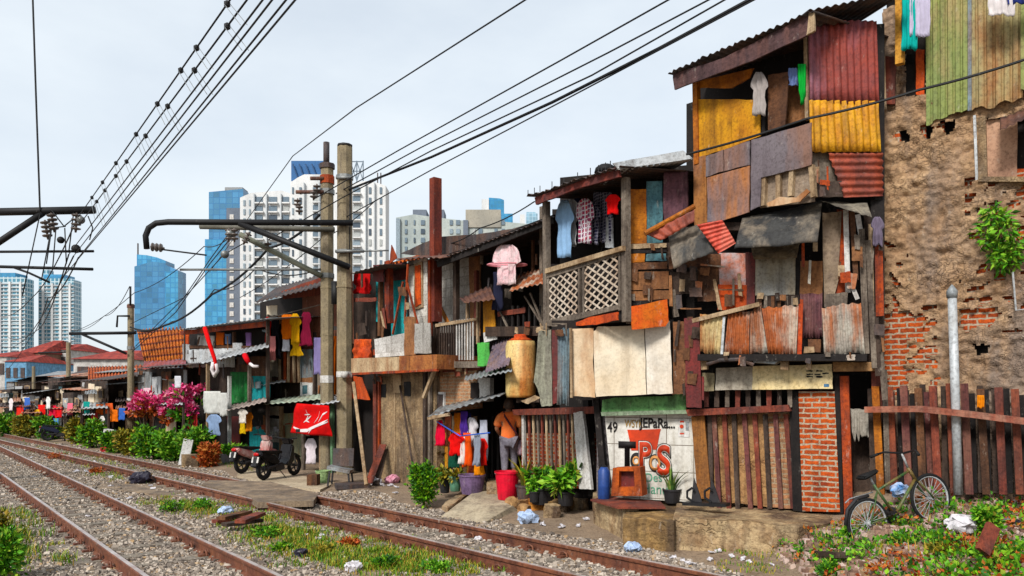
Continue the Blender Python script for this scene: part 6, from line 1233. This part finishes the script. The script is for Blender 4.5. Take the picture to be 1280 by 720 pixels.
def motorcycle(label, loc, rz, paint, group='parked motorcycles'):
    t = thing('motorcycle', (0,0,0), label, 'motorcycle', group)
    wheel(t, -.62, .28, .1, black_rubber, dark_metal, 5); wheel(t, .62, .28, .09, black_rubber, dark_metal, 5)
    def P_(name, pts, w_, m, bev=.03):
        bm = BM(); prism(bm, [(x, -w_/2, z) for x, z in pts], Vector((0, w_, 0))); bmesh.ops.bevel(bm, geom=bm.edges[:], offset=bev, segments=2, affect='EDGES'); return fin(bm, name, m, t, smooth=False)
    P_('rear_fairing', [(-.85,.72),(-.3,.6),(-.1,.42),(-.25,.36),(-.7,.5),(-.9,.62)], .26, paint); P_('engine', [(-.35,.36),(.05,.4),(.1,.22),(-.3,.18)], .24, dark_metal); P_('leg_shield', [(.28,.86),(.42,.8),(.4,.4),(.2,.28),(.05,.34),(.24,.5)], .34, paint)
    P_('seat', [(-.85,.76),(-.3,.72),(.0,.7),(.02,.64),(-.3,.62),(-.85,.7)], .24, plain('seat_black', (24,24,26), .6)); P_('front_mudguard', [(.4,.5),(.62,.6),(.84,.5),(.84,.46),(.62,.55),(.4,.44)], .12, paint, .015); P_('handlebar_cowl', [(.2,1.0),(.42,.98),(.46,.86),(.28,.84)], .26, paint); P_('number_plate', [(-.94,.6),(-.92,.6),(-.96,.46),(-.98,.46)], .2, paint_white, .003)
    P_('mudguard', [(-.95,.62),(-.8,.6),(-.88,.4),(-1.0,.36)], .14, black_metal, .02)
    for s_ in (-1, 1):
        bm = BM(); tube(bm, [(.34,.07*s_,.85),(.62,.07*s_,.28)], .025, 8); fin(bm, 'fork', zinc, t); bm = BM(); tube(bm, [(-.25,.12*s_,.35),(-.62,.12*s_,.3)], .03, 6); fin(bm, 'swing_arm', dark_metal, t)
        bm = BM(); tube(bm, [(.32,.08*s_,.98),(.28,.3*s_,1.02),(.2,.36*s_,1.0)], .02, 8); fin(bm, 'handle', black_rubber, t); bm = BM(); tube(bm, [(.3,.26*s_,1.02),(.32,.3*s_,1.16)], .008, 5); box(bm, (.33,.32*s_,1.2), .02, .12, .08); fin(bm, 'mirror', black_metal, t)
    bm = BM(); ball(bm, (.45,0,.9), .1, (.5,1,.8), 2); fin(bm, 'headlight', plain('lamp_glass', (230,230,230), .1), t, smooth=True); bm = BM(); ball(bm, (-.92,0,.66), .06, (.5,1.4,.8), 2); fin(bm, 'tail_light', plain('lamp_red', (200,20,24), .2), t, smooth=True)
    bm = BM(); tube(bm, [(.05,.14,.25),(-.4,.17,.26),(-.85,.18,.38)], .045, 10); fin(bm, 'exhaust', dark_metal, t, smooth=True); bm = BM(); tube(bm, [(-.05,.0,.25),(-.02,-.22,.0)], .012, 6); fin(bm, 'side_stand', dark_metal, t)
    t.location = loc; t.rotation_euler = (0, R(0), rz); t.scale = (.93,.93,.93); return t
mb = G(343, 600, .04); motorcycle('black and red scooter parked in front of the clothes line house', (mb.x, mb.y+.4, .05), R(70), plain('paint_black', (30,28,32), .25))
mb = G(326, 592, .04); motorcycle('red and white scooter parked just behind the black one', (mb.x-.2, mb.y+.4, .05), R(66), mat('paint_redwhite', (190,50,40), (220,210,204), scale=3, streak=0, rough=.3, bump=0))
mb = G(79, 551, .04); motorcycle('dark distant scooter parked near the far hedge', (mb.x, mb.y, .05), R(30), plain('paint_blue_dark', (40,44,70), .3))

# ================================================================ BICYCLE
t = thing('bicycle', (0,0,0), 'old green bicycle leaning on weeds before the rust brown picket fence', 'bicycle'); bg_ = mat('bike_green', (70,120,74), (56,96,60), (150,84,50), .5, rough=.4)
wheel(t, 0, .3, .042, black_rubber, zinc_light, 24, .025); wheel(t, .98, .3, .042, black_rubber, zinc_light, 24, .025)
def bt(name, pts, r_, m): bm = BM(); tube(bm, pts, r_, 8); return fin(bm, name, m, t, smooth=True)
bb = (.4,0,.27); st = (.27,0,.62); hd = (.80,0,.70); hb_ = (.84,0,.58)
for nm, pts, r_ in (('down_tube',[bb,hb_],.019),('top_tube',[st,hd],.017),('seat_tube',[bb,(.24,0,.70)],.017),('head_tube',[(.79,0,.74),(.85,0,.55)],.022)): bt(nm, pts, r_, bg_)
for s_ in (-.05, .05): bt('chain_stay', [bb,(0,s_,.3)], .01, bg_); bt('seat_stay', [st,(0,s_,.3)], .009, bg_); bt('fork_blade', [(.85,s_*.7,.55),(.9,s_,.45),(.98,s_,.3)], .012, bg_)
bt('seat_post', [(.24,0,.70),(.22,0,.80)], .013, zinc_light); bt('stem', [(.79,0,.74),(.77,0,.92)], .014, zinc_light); bt('handlebar', [(.70,-.3,.95),(.74,-.24,.96),(.78,0,.92),(.74,.24,.96),(.70,.3,.95)], .013, black_metal)
for s_ in (-1, 1): bt('grip', [(.70,.3*s_,.95),(.64,.38*s_,.93)], .018, black_rubber); bt('crank', [bb, (.4+.14*s_,.07*s_,.27-.08*s_)], .011, zinc); bm = BM(); box(bm, (.4+.14*s_,.12*s_,.27-.08*s_), .09, .08, .022); fin(bm, 'pedal', black_metal, t)
bm = BM(); lathe(bm, (.4,.05,.27), [(.09,0),(.1,.004),(.1,.01)], 24, Matrix.Rotation(R(90), 3, 'X')); fin(bm, 'chainring', dark_metal, t)
bm = BM(); prism(bm, [(.08,-.08,.8),(.16,-.08,.8),(.36,-.02,.81),(.36,.02,.81),(.16,.08,.8),(.08,.08,.8)], Vector((0,0,.05))); bmesh.ops.bevel(bm, geom=bm.edges[:], offset=.018, segments=2, affect='EDGES'); fin(bm, 'saddle', black_rubber, t, smooth=True)
bt('rear_rack', [(.2,.0,.62),(-.1,.06,.63),(-.22,0,.62)], .008, zinc); bt('mudguard', [(-.31,0,.38),(-.22,0,.54),(-.05,0,.62),(.12,0,.6)], .02, dark_metal)
ra, rb = V(1085, 654, 8.85), V(1163, 622, 9.15); ex = (rb-ra).normalized(); ez = (Vector((0,.12,1))-ex*ex.z).normalized(); ez = (ez-ex*ez.dot(ex)).normalized(); ey = ez.cross(ex)
M_ = Matrix((ex, ey, ez)).transposed(); t.rotation_euler = M_.to_euler(); t.location = ra-M_ @ Vector((0,0,.3)); s_ = (rb-ra).length/.98; t.scale = (s_, s_, s_)
# ================================================================ PLANTS
def bush(label, x, yt, yb, wpx, leaf, size=.12, n=700, z0=0., cat='bush', name='bush', seed=0, clumps=6, trunk=True, group=None):
    base = G(x, yb, z0); Y = base.y; hh = (yb-yt)/F*Y; ww = wpx/F*Y; rr_ = random.Random(seed*7+3); t = thing(name, base, label, cat, group); cs = []
    for k in range(clumps):
        a = rr_.uniform(0, 6.28); d = rr_.uniform(.1, .32)*ww; cs.append((base+Vector((math.cos(a)*d, math.sin(a)*d*.8, hh*rr_.uniform(.3, .78))), (ww*rr_.uniform(.18,.3), ww*rr_.uniform(.18,.28), hh*rr_.uniform(.16,.28))))
    cs.append((base+Vector((0,0,hh*.3)), (ww*.42, ww*.35, hh*.3)))
    v_, f_ = leafset(cs, n, size, 1.9, seed=seed); pyobj('foliage', v_, f_, leaf, t)
    bm = BM()
    for k in range(3): tube(bm, [base, base.lerp(cs[k][0], .5)+Vector((rj(.05),0,0)), cs[k][0]], .03*min(1, ww), 5, .008)
    fin(bm, 'stem', wood_dark, t); return t
hg = 'bushes along the track'
for i, (x, yt, yb, w_, lf, lab) in enumerate(((148,536,566,34,leaf_green,'green hedge bush directly beside the red and white barrier stump'),(170,537,570,32,leaf_olive,'olive hedge bush second to the right of the barrier stump'),(194,534,574,38,leaf_green,'broad dark green hedge bush in the middle of the hedge'),(217,538,577,30,leaf_bright,'bright green hedge bush left of the white board'),
   (245,530,580,34,leaf_bright,'bright feathery plant right of the white board'),(261,552,584,17,leaf_redbrown,'reddish brown dry shrub beside the pots'),(115,524,560,28,leaf_green,'green bush left of the barrier stump'),(97,521,555,20,leaf_olive,'small olive bush by the distant scooter'),(62,520,550,24,leaf_green,'dark bush left of the distant scooter'),(33,518,548,24,leaf_olive,'small olive bush near the left photo edge'),(8,518,546,26,leaf_green,'green bush at the left photo edge'))):
    bush(lab, x, yt, yb, w_*1.5, lf, .055+.0026*G(x,yb).y, 2600, group=hg, seed=i+1, clumps=9)
bush('low round bright green tree rising over the hedge left of the slim pole', 101, 510, 552, 22, leaf_bright, .2, 500, seed=21, cat='tree', name='small_tree')
bush('small leafy plant behind the feathery plant', 256, 528, 575, 22, leaf_green, .2, 350, seed=22)
def bougain(label, x, y, rx, ry, Y, seed):
    c = V(x, y, Y); t = thing('bougainvillea', (c.x, c.y, 0), label, 'bougainvillea', 'flowering bougainvilleas'); k = 1/F*Y; rr_ = random.Random(seed)
    cs = [(c+Vector((rr_.uniform(-1,1)*rx*k, rr_.uniform(-.4,.4), rr_.uniform(-.6,.75)*ry*k)), (rx*k*rr_.uniform(.25,.42), rx*k*.35, ry*k*rr_.uniform(.25,.42))) for _ in range(13)]
    v_, f_ = leafset(cs, 2600, .12, 1.3, seed=seed); pyobj('flowers', v_, f_, leaf_pink, t); cl = [(p+Vector((0,0,-ry*k*.55)), r_) for p, r_ in cs]; v_, f_ = leafset(cl, 650, .17, 1.8, seed=seed+1); pyobj('foliage', v_, f_, leaf_redbrown if seed % 2 else leaf_green, t)
    bm = BM(); b_ = Vector((c.x, c.y, 0)); 
    for p, r_ in cs[:4]: tube(bm, [b_, b_.lerp(p, .5)+Vector((rj(.1),0,.1)), p], .05, 5, .015)
    fin(bm, 'stem', wood_dark, t)
bougain('pink bougainvillea on the left, right of the slim concrete pole', 194, 505, 20, 17, 26, 31); bougain('brighter and taller pink bougainvillea on the right beside the white sheets', 233, 501, 22, 19, 25.2, 34)
def pot(t, c, r_, h, m, rim=True):
    bm = BM(); lathe(bm, c, [(r_*.72,0),(r_*.78,.01),(r_*.97,h*.88),(r_*1.08,h*.88),(r_*1.08,h),(r_*.95,h),(r_*.9,h*.85)], 20); return fin(bm, 'pot', m, t, smooth=False)
def potted(label, x, yb, z0, wpx, hpx, m, kind, yt=None, lw=None, leaf=leaf_bright, seed=0, n=260, size=.16, Yo=None):
    base = G(x, yb, z0); Y = base.y; k = Y/F; t = thing('potted_plant', base, label, 'potted plant', 'potted plants by the house fronts'); r_ = wpx/2*k/1.08; h = hpx*k; pot(t, base, r_, h, m); top = base+Vector((0,0,h*.85))
    if kind == 'blades': blades(top, n, (yb-hpx-yt)*k*1.15, .05, r_*.4, leaf, 'foliage', t, seed)
    elif kind:
        hh = (yb-hpx-yt)*k; ww = lw*k; rr_ = random.Random(seed); n = int(n*1.7); size *= .74; cs = [(top+Vector((rr_.uniform(-.3,.3)*ww, rr_.uniform(-.25,.25)*ww, hh*rr_.uniform(.25,.75))), (ww*.26, ww*.24, hh*.25)) for _ in range(6)]
        v_, f_ = leafset(cs, n, size, 2.0, droop=.4, seed=seed); pyobj('foliage', v_, f_, leaf, t)
    bm = BM(); lathe(bm, base+Vector((0,0,h*.8)), [(r_*.88,0),(r_*.6,.02),(.01,.03)], 14); fin(bm, 'soil', void_mat, t); return t
pot_black = plain('pot_black', (44,42,44), .6); pot_grey = plain('pot_grey', (140,138,140), .6); pot_beige = plain('pot_beige', (220,190,140), .6); pot_green = plain('pot_green', (110,160,130), .5); pot_purple = mat('pot_purple', (128,104,140), (100,84,112), scale=3, rough=.5); red_plastic = plain('red_plastic', (232,40,66), .4); terracotta = plain('terracotta', (176,90,60), .8)
aloe = leafmat('leaf_aloe', (56,84,40), (96,130,64), (150,176,96), .45)
potted('spiky aloe in a dark pot on the concrete block before the tiled wall', 840, 629, .42, 24, 18, pot_black, 'blades', 580, seed=3, n=24, leaf=aloe)
potted('large leafy plant in a black pot beside the white post', 707, 632, .2, 24, 18, pot_black, 'leaf', 576, 40, seed=4, size=.2, n=240)
potted('leafy plant in the wide black tub', 678, 630, .15, 38, 22, pot_black, 'leaf', 583, 44, leaf_green, seed=5, n=300); potted('yellow green long leaved plant in a grey pot right of the red bucket', 656, 626, .18, 24, 20, zinc_dark, 'blades', 570, seed=6, n=34, leaf=leaf_olive)
potted('fern trailing from a black pot between the tubs', 668, 628, .2, 16, 14, pot_black, 'leaf', 592, 22, leaf_bright, seed=16, n=200, size=.1)
potted('yellowish plant in a small black pot at the awning corner', 556, 616, .15, 15, 20, pot_black, 'leaf', 583, 22, leaf_olive, seed=7); potted('green tub with a small plant beside the purple tub', 569, 614, .2, 17, 19, pot_green, 'leaf', 585, 16, leaf_olive, seed=8, n=90)
potted('leafy plant in a grey pot left of the scooters', 283, 580, .03, 14, 13, pot_grey, 'leaf', 553, 16, leaf_green, seed=9, n=150); potted('leafy plant in a beige pot left of the scooters', 296, 579, .03, 10, 12, pot_beige, 'leaf', 553, 20, leaf_bright, seed=10, n=180); potted('small plant in a terracotta pot beside the beige pot', 306, 578, .03, 9, 8, terracotta, 'leaf', 556, 14, leaf_green, seed=12, n=120)
bush('dense bright green shrub standing by the ramp at the stone wall', 530, 576, 632, 36, leaf_green, .065, 4200, z0=.05, seed=41, clumps=14); bush('loose yellow green plant behind the dense shrub', 551, 555, 606, 22, leaf_olive, .16, 320, z0=.1, seed=42)
# dry plant in front of the stone wall
b_ = G(512, 592, .1); t = thing('dry_plant', b_, 'withered brown plant standing at the bare stone wall', 'plant'); v_, f_ = leafset([(b_+Vector((rj(.2), rj(.1), .3+k*.13)), (.18,.14,.14)) for k in range(5)], 130, .2, 2.2, droop=.8, seed=9); pyobj('foliage', v_, f_, leaf_dry, t); bm = BM(); tube(bm, [b_, b_+Vector((.03,0,.5)), b_+Vector((-.03,0,1.0))], .02, 5); fin(bm, 'stem', wood_dark, t)
# tubs, buckets and odd things
def tub(name, label, x, yb, z0, wpx, hpx, m, taper=.75, group=None):
    b_ = G(x, yb, z0); k = b_.y/F; r_ = wpx/2*k; h = hpx*k; t = thing(name, b_, label, name.replace('_', ' '), group); bm = BM(); lathe(bm, b_, [(r_*taper,0),(r_*.97,h*.93),(r_*1.03,h*.93),(r_*1.03,h),(r_*.95,h),(r_*taper*.9,.03)], 24); fin(bm, 'tub_body', m, t, smooth=False)
    bm = BM(); tube(bm, [b_+Vector((r_*1.0*math.cos(a), -.02-r_*.25, h*.93-.12*r_*(1-math.cos(a)**2))) for a in [i*math.pi/8 for i in range(9)]], .008, 5); fin(bm, 'handle', zinc, t); return t
tub('bucket', 'tall red plastic bin below the person', 634, 624, .18, 31, 35, red_plastic); tub('wash_tub', 'large purple grey wash tub under the hanging clothes', 590, 617, .2, 34, 24, pot_purple); tub('bucket', 'pale green bucket at the foot of the concrete poles', 404, 604, .03, 19, 16, mat('bucket_green', (170,196,140), (130,160,110), scale=6), .85)
tub('bowl', 'brownish clay bowl in front of the leafy black pot', 708, 632, .1, 22, 7, terracotta, .6)
b_ = V(755, 618, 11.45); b_.z = .46; bm = BM(); t = thing('drum', b_, 'dark blue plastic drum behind the wooden cabinet', 'drum'); lathe(bm, b_, [(.085,0),(.09,.02),(.09,.18),(.094,.2),(.09,.22),(.09,.42),(.06,.46),(.05,.48)], 18); fin(bm, 'drum_body', plain('drum_blue', (44,74,140), .45), t, smooth=True); bm = BM(); lathe(bm, b_+Vector((0,0,.48)), [(.03,0),(.03,.03)], 10); fin(bm, 'lid', black_metal, t)
Pt = Plane(762, 11.3, 804, 11.05); b_ = Pt.P(784, 620); t = thing('cabinet', b_, 'orange brown wooden box with a square recess on the low ledge', 'cabinet'); wc = mat('cabinet_wood', (206,104,48), (170,78,38), (120,60,40), .5, grain='h')
panel(t, 'side', Pt, [(766,585),(774,584.5),(773,620),(764,620)], wc, t=.22); panel(t, 'side', Pt, [(792,584),(800,584),(803,620),(794,620)], wc, t=.22); panel(t, 'top', Pt, [(774,584.5),(792,584),(792,589),(774,589)], wc, t=.22); panel(t, 'bottom', Pt, [(774,609),(793,609),(794,620),(773,620)], wc, t=.22); panel(t, 'back', Pt, [(774,589),(792,589),(793,609),(774,609)], red_metal, off=-.1, t=.02)
Pr = Plane(856, 10.6, 912, 10.25); t = thing('metal_rack', Pr.P(884, 630), 'black metal rack with two loops lying on the long ledge', 'rack'); bm = BM(); beam(bm, Pr.P(856,629), Pr.P(910,631), .2, .04); fin(bm, 'base', black_metal, t)
for x in (862, 884):
    bm = BM(); tube(bm, [Pr.P(x+5,628), Pr.P(x-3,622), Pr.P(x-3,614), Pr.P(x+3,610), Pr.P(x+6,613)], .018, 6); fin(bm, 'loop', black_metal, t); bm = BM(); prism(bm, [Pr.P(x+2,628,-.05), Pr.P(x+16,629,-.05), Pr.P(x+9,608,-.05), Pr.P(x+5,597,-.05)], -Pr.n*.02); fin(bm, 'blade', dark_metal, t)
sp_ = [Vector((b0.x+dx, b0.y+dy, 0)) for dx, dy in ((-.4,-.35),(.4,-.4),(.42,.45),(-.4,.45))]; bm = BM(); prism(bm, sp_, Vector((0,0,zf-.002))); props(fin(bm, 'step', conc_st), 'concrete step under the feet of the person in the doorway', 'step')
# ramp, rubble, boards
bm = BM(); pts = [G(552,645,.02), G(606,653,.02), G(648,640,.02)]; hi = [G(592,615,.24), G(632,612,.27), G(668,616,.24)]
vv = [bm.verts.new(p) for p in pts+hi[::-1]]; bm.faces.new(vv); lo = [bm.verts.new((p.co.x, p.co.y, -.1)) for p in vv]; bm.faces.new(lo[::-1])
for i in range(6): bm.faces.new((vv[i], lo[i], lo[(i+1) % 6], vv[(i+1) % 6]))
props(fin(bm, 'concrete_ramp', mat('ramp_concrete', (204,190,164), (178,164,140), (130,118,104), .5, scale=2)), 'pale concrete ramp leading to the doorway under the hanging clothes', 'ramp')
ledge('doorstep', 'raised earthen doorstep under the person and pots', [(560,612),(600,620),(655,636),(740,640),(752,622),(640,598),(560,600)], .26, conc_st)
ledge('kerb', 'low broken kerb at the left side of the concrete ramp', [(552,640),(560,644),(590,622),(582,618)], .12, slab_m)
for i, (x, y, w_, lab, m) in enumerate(((645,640,.3,'tan stone slab lying beside the red bin',stone_tan),(672,640,.34,'orange brown lump of masonry under the black tub',mat('masonry_orange', (206,140,70), (170,108,60), scale=5, bump=.8)),(700,642,.4,'tan masonry lump in front of the clay bowl',conc_dk),(722,640,.36,'grey brown rubble lump at the white post foot',plaster_grey),(655,650,.2,'small flat stone in front of the tan slab',stone_tan),(690,650,.26,'low orange masonry lump nearest the track',conc_st))):
    b_ = G(x, y, .0); bm = BM(); box(bm, b_+Vector((0,0,.1)), w_, w_*.8, .26, Matrix.Rotation(rj(.6), 3, 'Z')); bmesh.ops.subdivide_edges(bm, edges=bm.edges[:], cuts=3, use_grid_fill=True)
    for v in bm.verts: v.co += Vector((noise.noise(v.co*6), noise.noise(v.co*6+Vector((4,0,0))), noise.noise(v.co*6+Vector((0,4,0)))))*.06
    props(fin(bm, 'stone', m), lab, 'stone', 'rubble by the doorway')
rgw = [wood_red, wood_dark, wood_brown]
for i, (a, b) in enumerate((((268,652),(322,644)),((280,656),(326,650)),((276,648),(310,640)),((300,652),(326,642)))):
    bm = BM(); beam(bm, G(*a, .06+.05*i), G(*b, .06+.05*i), .16, .05); props(fin(bm, 'timber', rgw[i % 3]), ('longest reddish timber at the bottom of the pile between the tracks','dark timber at the right of the pile between the tracks','brown timber at the back of the pile between the tracks','short red timber on top of the pile between the tracks')[i], 'timber', 'timber pile between the tracks')
bm = BM(); beam(bm, G(1000,690,.1), G(1052,694,.3), .14, .06); props(fin(bm, 'timber', wood_dark), 'dark plank lying at the edge of the rubbish mound', 'timber')
bm = BM(); a = V(1228,690,6.9); beam(bm, a, a+Vector((.16,.1,.22)), .12, .05); props(fin(bm, 'timber', wood_red), 'short brown board poking from the rubbish mound', 'timber')
# bags and litter
def bag(label, p, s, m, name='plastic_bag'):
    bm = BM(); ball(bm, p+Vector((0,0,s*.6)), s, (1.1,.9,.7), 3)
    for v in bm.verts: q = v.co*9/s*.12; v.co += Vector((noise.noise(q*2.2), noise.noise(q*2.2+Vector((7,0,0))), noise.noise(q*2.2+Vector((0,7,0)))))*s*.5
    return props(fin(bm, name, m, smooth=False), label, 'bag', 'litter on the ground')
bag_w = plain('bag_white', (236,232,236), .4); bag_b = plain('bag_black', (44,40,56), .4); bag_bl = plain('bag_blue', (190,210,240), .4)
def gp(x, y, dz=0): 
    p = G(x, y, 0)
    for _ in range(6): p = G(x, y, gh(p.x, p.y))
    return p+Vector((0,0,dz))
bag('crumpled white bag on the rubbish mound', gp(1202,664), .13, bag_w); bag('dark blue grey bag on the right edge of the mound', gp(1262,668), .13, bag_b); bag('black bag between the tracks beside the concrete path', gp(176,605), .22, bag_b); bag('small black bag on the weeds between the tracks', gp(376,696), .075, bag_b); bag('round white crumpled bag at the bottom between the tracks', gp(441,714), .085, bag_w)
bag('pale blue plastic lying by the broken bricks', gp(660,654), .14, bag_bl); bag('pale blue plastic lying under the concrete block', gp(791,690), .1, bag_bl); bag('small white bag on the ballast by the near rail', gp(598,676), .05, bag_w); bag('white bag beside the timber pile', gp(282,643), .11, bag_bl); bag('pink scrap at the leaning planks', gp(490,604), .14, plain('bag_pink', (240,170,190), .5)); bag('white bag behind the pink scrap', gp(470,606), .12, bag_w); bag('purple flower coloured scrap by the fence', gp(1221,622), .1, plain('bag_purple', (210,60,160), .5)); bag('blue and white bag at the bicycle frame', V(1126,620,9.3), .11, mat('bag_bluewhite', (60,140,210), (230,230,236), streak=0, scale=5))
lm = None
for i in range(64):
    if i < 30: x, y = random.choice(((rj(110)+200, 630+rj(22)),(rj(60)+90, 585+rj(14)),(400+rj(60), 680+rj(20)),(260+rj(40), 620+rj(8)),(520+rj(60), 700+rj(12))))
    else: x, y = random.choice(((700+rj(40), 656+rj(6)),(900+rj(100), 704+rj(5)),(1120+rj(90), 700+rj(14)),(840+rj(80), 698+rj(8)),(480+rj(50), 612+rj(6)),(200+rj(60), 583+rj(4))))
    p = gp(x, y, .03); k = p.y*.0022+.012
    if lm is None:
        bm = BM(); box(bm, (0,0,0), 2.2, 1.5, .25); bmesh.ops.subdivide_edges(bm, edges=bm.edges[:], cuts=2, use_grid_fill=True)
        for v in bm.verts: v.co += Vector((rj(.25), rj(.25), rj(.3)))
        lm = bpy.data.meshes.new('litter_scrap'); bm.to_mesh(lm); bm.free(); uvbox(lm); lm.materials.append(bag_w)
    o = bpy.data.objects.new('litter_scrap', lm); COL.objects.link(o); o.location = p; o.scale = (k, k, k); o.rotation_euler = (rj(.4), rj(.4), rj(3)); props(o, 'small crumpled white scrap of litter on the ballast or path', 'litter', 'white scraps along the tracks')
# barrier stump, white board, chair junk at pole foot
bs = G(132, 565, 0); t = thing('barrier_post', bs, 'short red and white barrier post leaning at the track edge', 'post'); bm = BM(); beam(bm, bs, bs+Vector((.1,0,.45)), .28, .28); fin(bm, 'red_base', plain('barrier_red', (206,40,50), .5), t); bm = BM(); beam(bm, bs+Vector((.1,0,.45)), bs+Vector((.16,0,.8)), .3, .3); fin(bm, 'white_top', paint_white, t)
bs = G(229, 582, 0); bm = BM(); beam(bm, bs, bs+Vector((.12,.1,.75)), .28, .05); props(fin(bm, 'white_board', paint_white), 'narrow white board standing between the hedge and feathery plant', 'board'); bs = G(237, 583, 0); bm = BM(); box(bm, bs+Vector((0,0,.16)), .4, .4, .36, Matrix.Rotation(.5, 3, 'Z')); props(fin(bm, 'concrete_lump', plaster_grey), 'grey concrete lump beside the narrow white board', 'stone')
bs = G(433, 604, .02); bs.y -= .6; t = thing('broken_chair', bs, 'broken grey chair heaped at the foot of the taller pole', 'chair'); bm = BM(); box(bm, bs+Vector((0,0,.38)), .5, .45, .07, Matrix.Rotation(.2, 3, 'Y')); fin(bm, 'seat', zinc, t); bm = BM(); box(bm, bs+Vector((.02,.2,.62)), .46, .06, .4, Matrix.Rotation(-.2, 3, 'X')); fin(bm, 'backrest', zinc_dark, t)
for dx in (-.2, .2):
    for dy in (-.16, .16): bm = BM(); beam(bm, bs+Vector((dx,dy,.36)), bs+Vector((dx*1.2,dy*1.2,0)), .035, .035); fin(bm, 'leg', dark_metal, t)
bm = BM(); box(bm, G(440,607,.08), .7, .5, .1, Matrix.Rotation(.3, 3, 'Z')); props(fin(bm, 'mat_roll', zinc_dark), 'dark folded mat at the foot of the broken chair', 'mat')
bm = BM(); box(bm, G(392,602,.12), .22, .3, .32); props(fin(bm, 'crate', wood_brown), 'small brown crate left of the pale green bucket', 'crate')
o = hang('cloth', PH, 388, 548, 16, 32, TEE, cloth((236,226,232)), 1.2, .03, 3); props(o, 'white shirt hanging below the red banner', 'laundry', 'clothes hung out on the house fronts')
sp = flat('concrete_apron', [(300,588),(345,588),(420,603),(400,612),(340,606),(296,594)], .05, mat('apron', (206,190,164), (180,164,140), scale=1), .06)
bush('leafy green bush at the bottom left photo edge', 4, 655, 726, 46, leaf_bright, .07, 1400, seed=61, clumps=8, cat='bush'); bush('smaller yellow green bush above the bottom left one', -4, 632, 676, 34, leaf_olive, .07, 800, seed=62, clumps=7)
for i_, (x, yb, w_, h_, lf, lab) in enumerate(((215,640,34,14,leaf_green,'low green weed left of the timber pile between the tracks'),(252,636,26,12,leaf_bright,'bright low weed just behind the timber pile'),(330,672,34,13,leaf_bright,'low bright weed in front of the timber pile between the tracks'),(405,692,30,9,leaf_olive,'dry olive weed right of the small black bag'),(352,690,26,12,leaf_green,'low green weed left of the small black bag'),(480,708,40,15,leaf_green,'low green weed right of the round white bag'),(548,716,34,15,leaf_bright,'low weed nearest the near rail at the bottom'),(70,574,30,8,leaf_redbrown,'dry reddish weed far back between the tracks'),(120,592,20,8,leaf_redbrown,'dry reddish weed by the path between the tracks'),(440,684,26,10,leaf_redbrown,'dry orange weed behind the round white bag'))):
    bush(lab, x, yb-h_, yb, w_, lf, .05, 420, seed=70+i_, clumps=7, cat='weed', name='weed', group='weeds between the tracks')
# ground cover, dry weeds and rubble on the mound (uncountable)
def mound(n, lo, hi, size, m, name, label, cat, seed, el=1.5):
    rg_ = random.Random(seed); cs = []
    for _ in range(n):
        X = rg_.uniform(3.3, 6.4); Y = rg_.uniform(5.4, 9.5)
        if noise.noise(Vector((X*1.5, Y*1.5, seed))) > lo: cs.append((Vector((X, Y, gh(X, Y)+hi)), (.14,.14,hi)))
    v_, f_ = leafset(cs, len(cs)*26, size, el, seed=seed); props(pyobj(name, v_, f_, m, base=(0,0,0)), label, cat, kind='stuff')
mound(420, -.05, .06, .05, leaf_green, 'ground_cover', 'low bright green creeping leaves on the rubbish mound', 'weeds', 3); mound(300, .0, .06, .045, leaf_redbrown, 'dry_weeds', 'dry reddish brown weeds on the rubbish mound', 'weeds', 8); mound(260, .04, .07, .055, leaf_bright, 'leafy_weeds', 'brighter leafy weeds on the rubbish mound', 'weeds', 12)
vs = []; fs = []
for i in range(5200):
    X = rg.uniform(3.2, 6.6); Y = rg.uniform(5.2, 9.6); s = rg.uniform(.015, .05); q = cube8*rg.uniform(.6,1.2,(8,3))*s; k = len(vs); vs += list(q+np.array([X, Y, gh(X, Y)+s*.2])); fs += [tuple(k+j for j in f) for f in cubef]
props(pyobj('mound_rubble', vs, fs, leafmat('rubble_stone', (110,84,72), (168,138,120), (210,190,180), .9), base=(0,0,0)), 'small stones and debris strewn over the rubbish mound', 'rubble', kind='stuff')
for lab, x, yt, yb, w_, lf, s_, sd_ in (('small bright fan leaved plant at the bicycle rear wheel', 1064, 662, 690, 26, leaf_bright, .1, 51),('leafy weed in front of the bicycle wheels', 1120, 668, 700, 40, leaf_green, .1, 52),('green plant by the fence at the right photo edge', 1272, 588, 622, 22, leaf_bright, .12, 53),('reddish dry weed under the bicycle front wheel', 1165, 612, 650, 50, leaf_redbrown, .07, 54),('yellow green weed before the crumpled white bag', 1180, 672, 705, 48, leaf_olive, .09, 55),('leafy weed left of the crumpled white bag', 1150, 640, 676, 36, leaf_bright, .09, 56),('leafy weed right of the crumpled white bag', 1235, 632, 668, 30, leaf_bright, .09, 57),('low green weed at the mound bottom edge', 1040, 700, 722, 40, leaf_green, .07, 58)):
    p = gp(x, yb); bush(lab, x, yt, yb, w_, lf, s_*.66, 1100, z0=p.z, seed=sd_, clumps=5, cat='weed', name='weed', group='weeds on the mound')
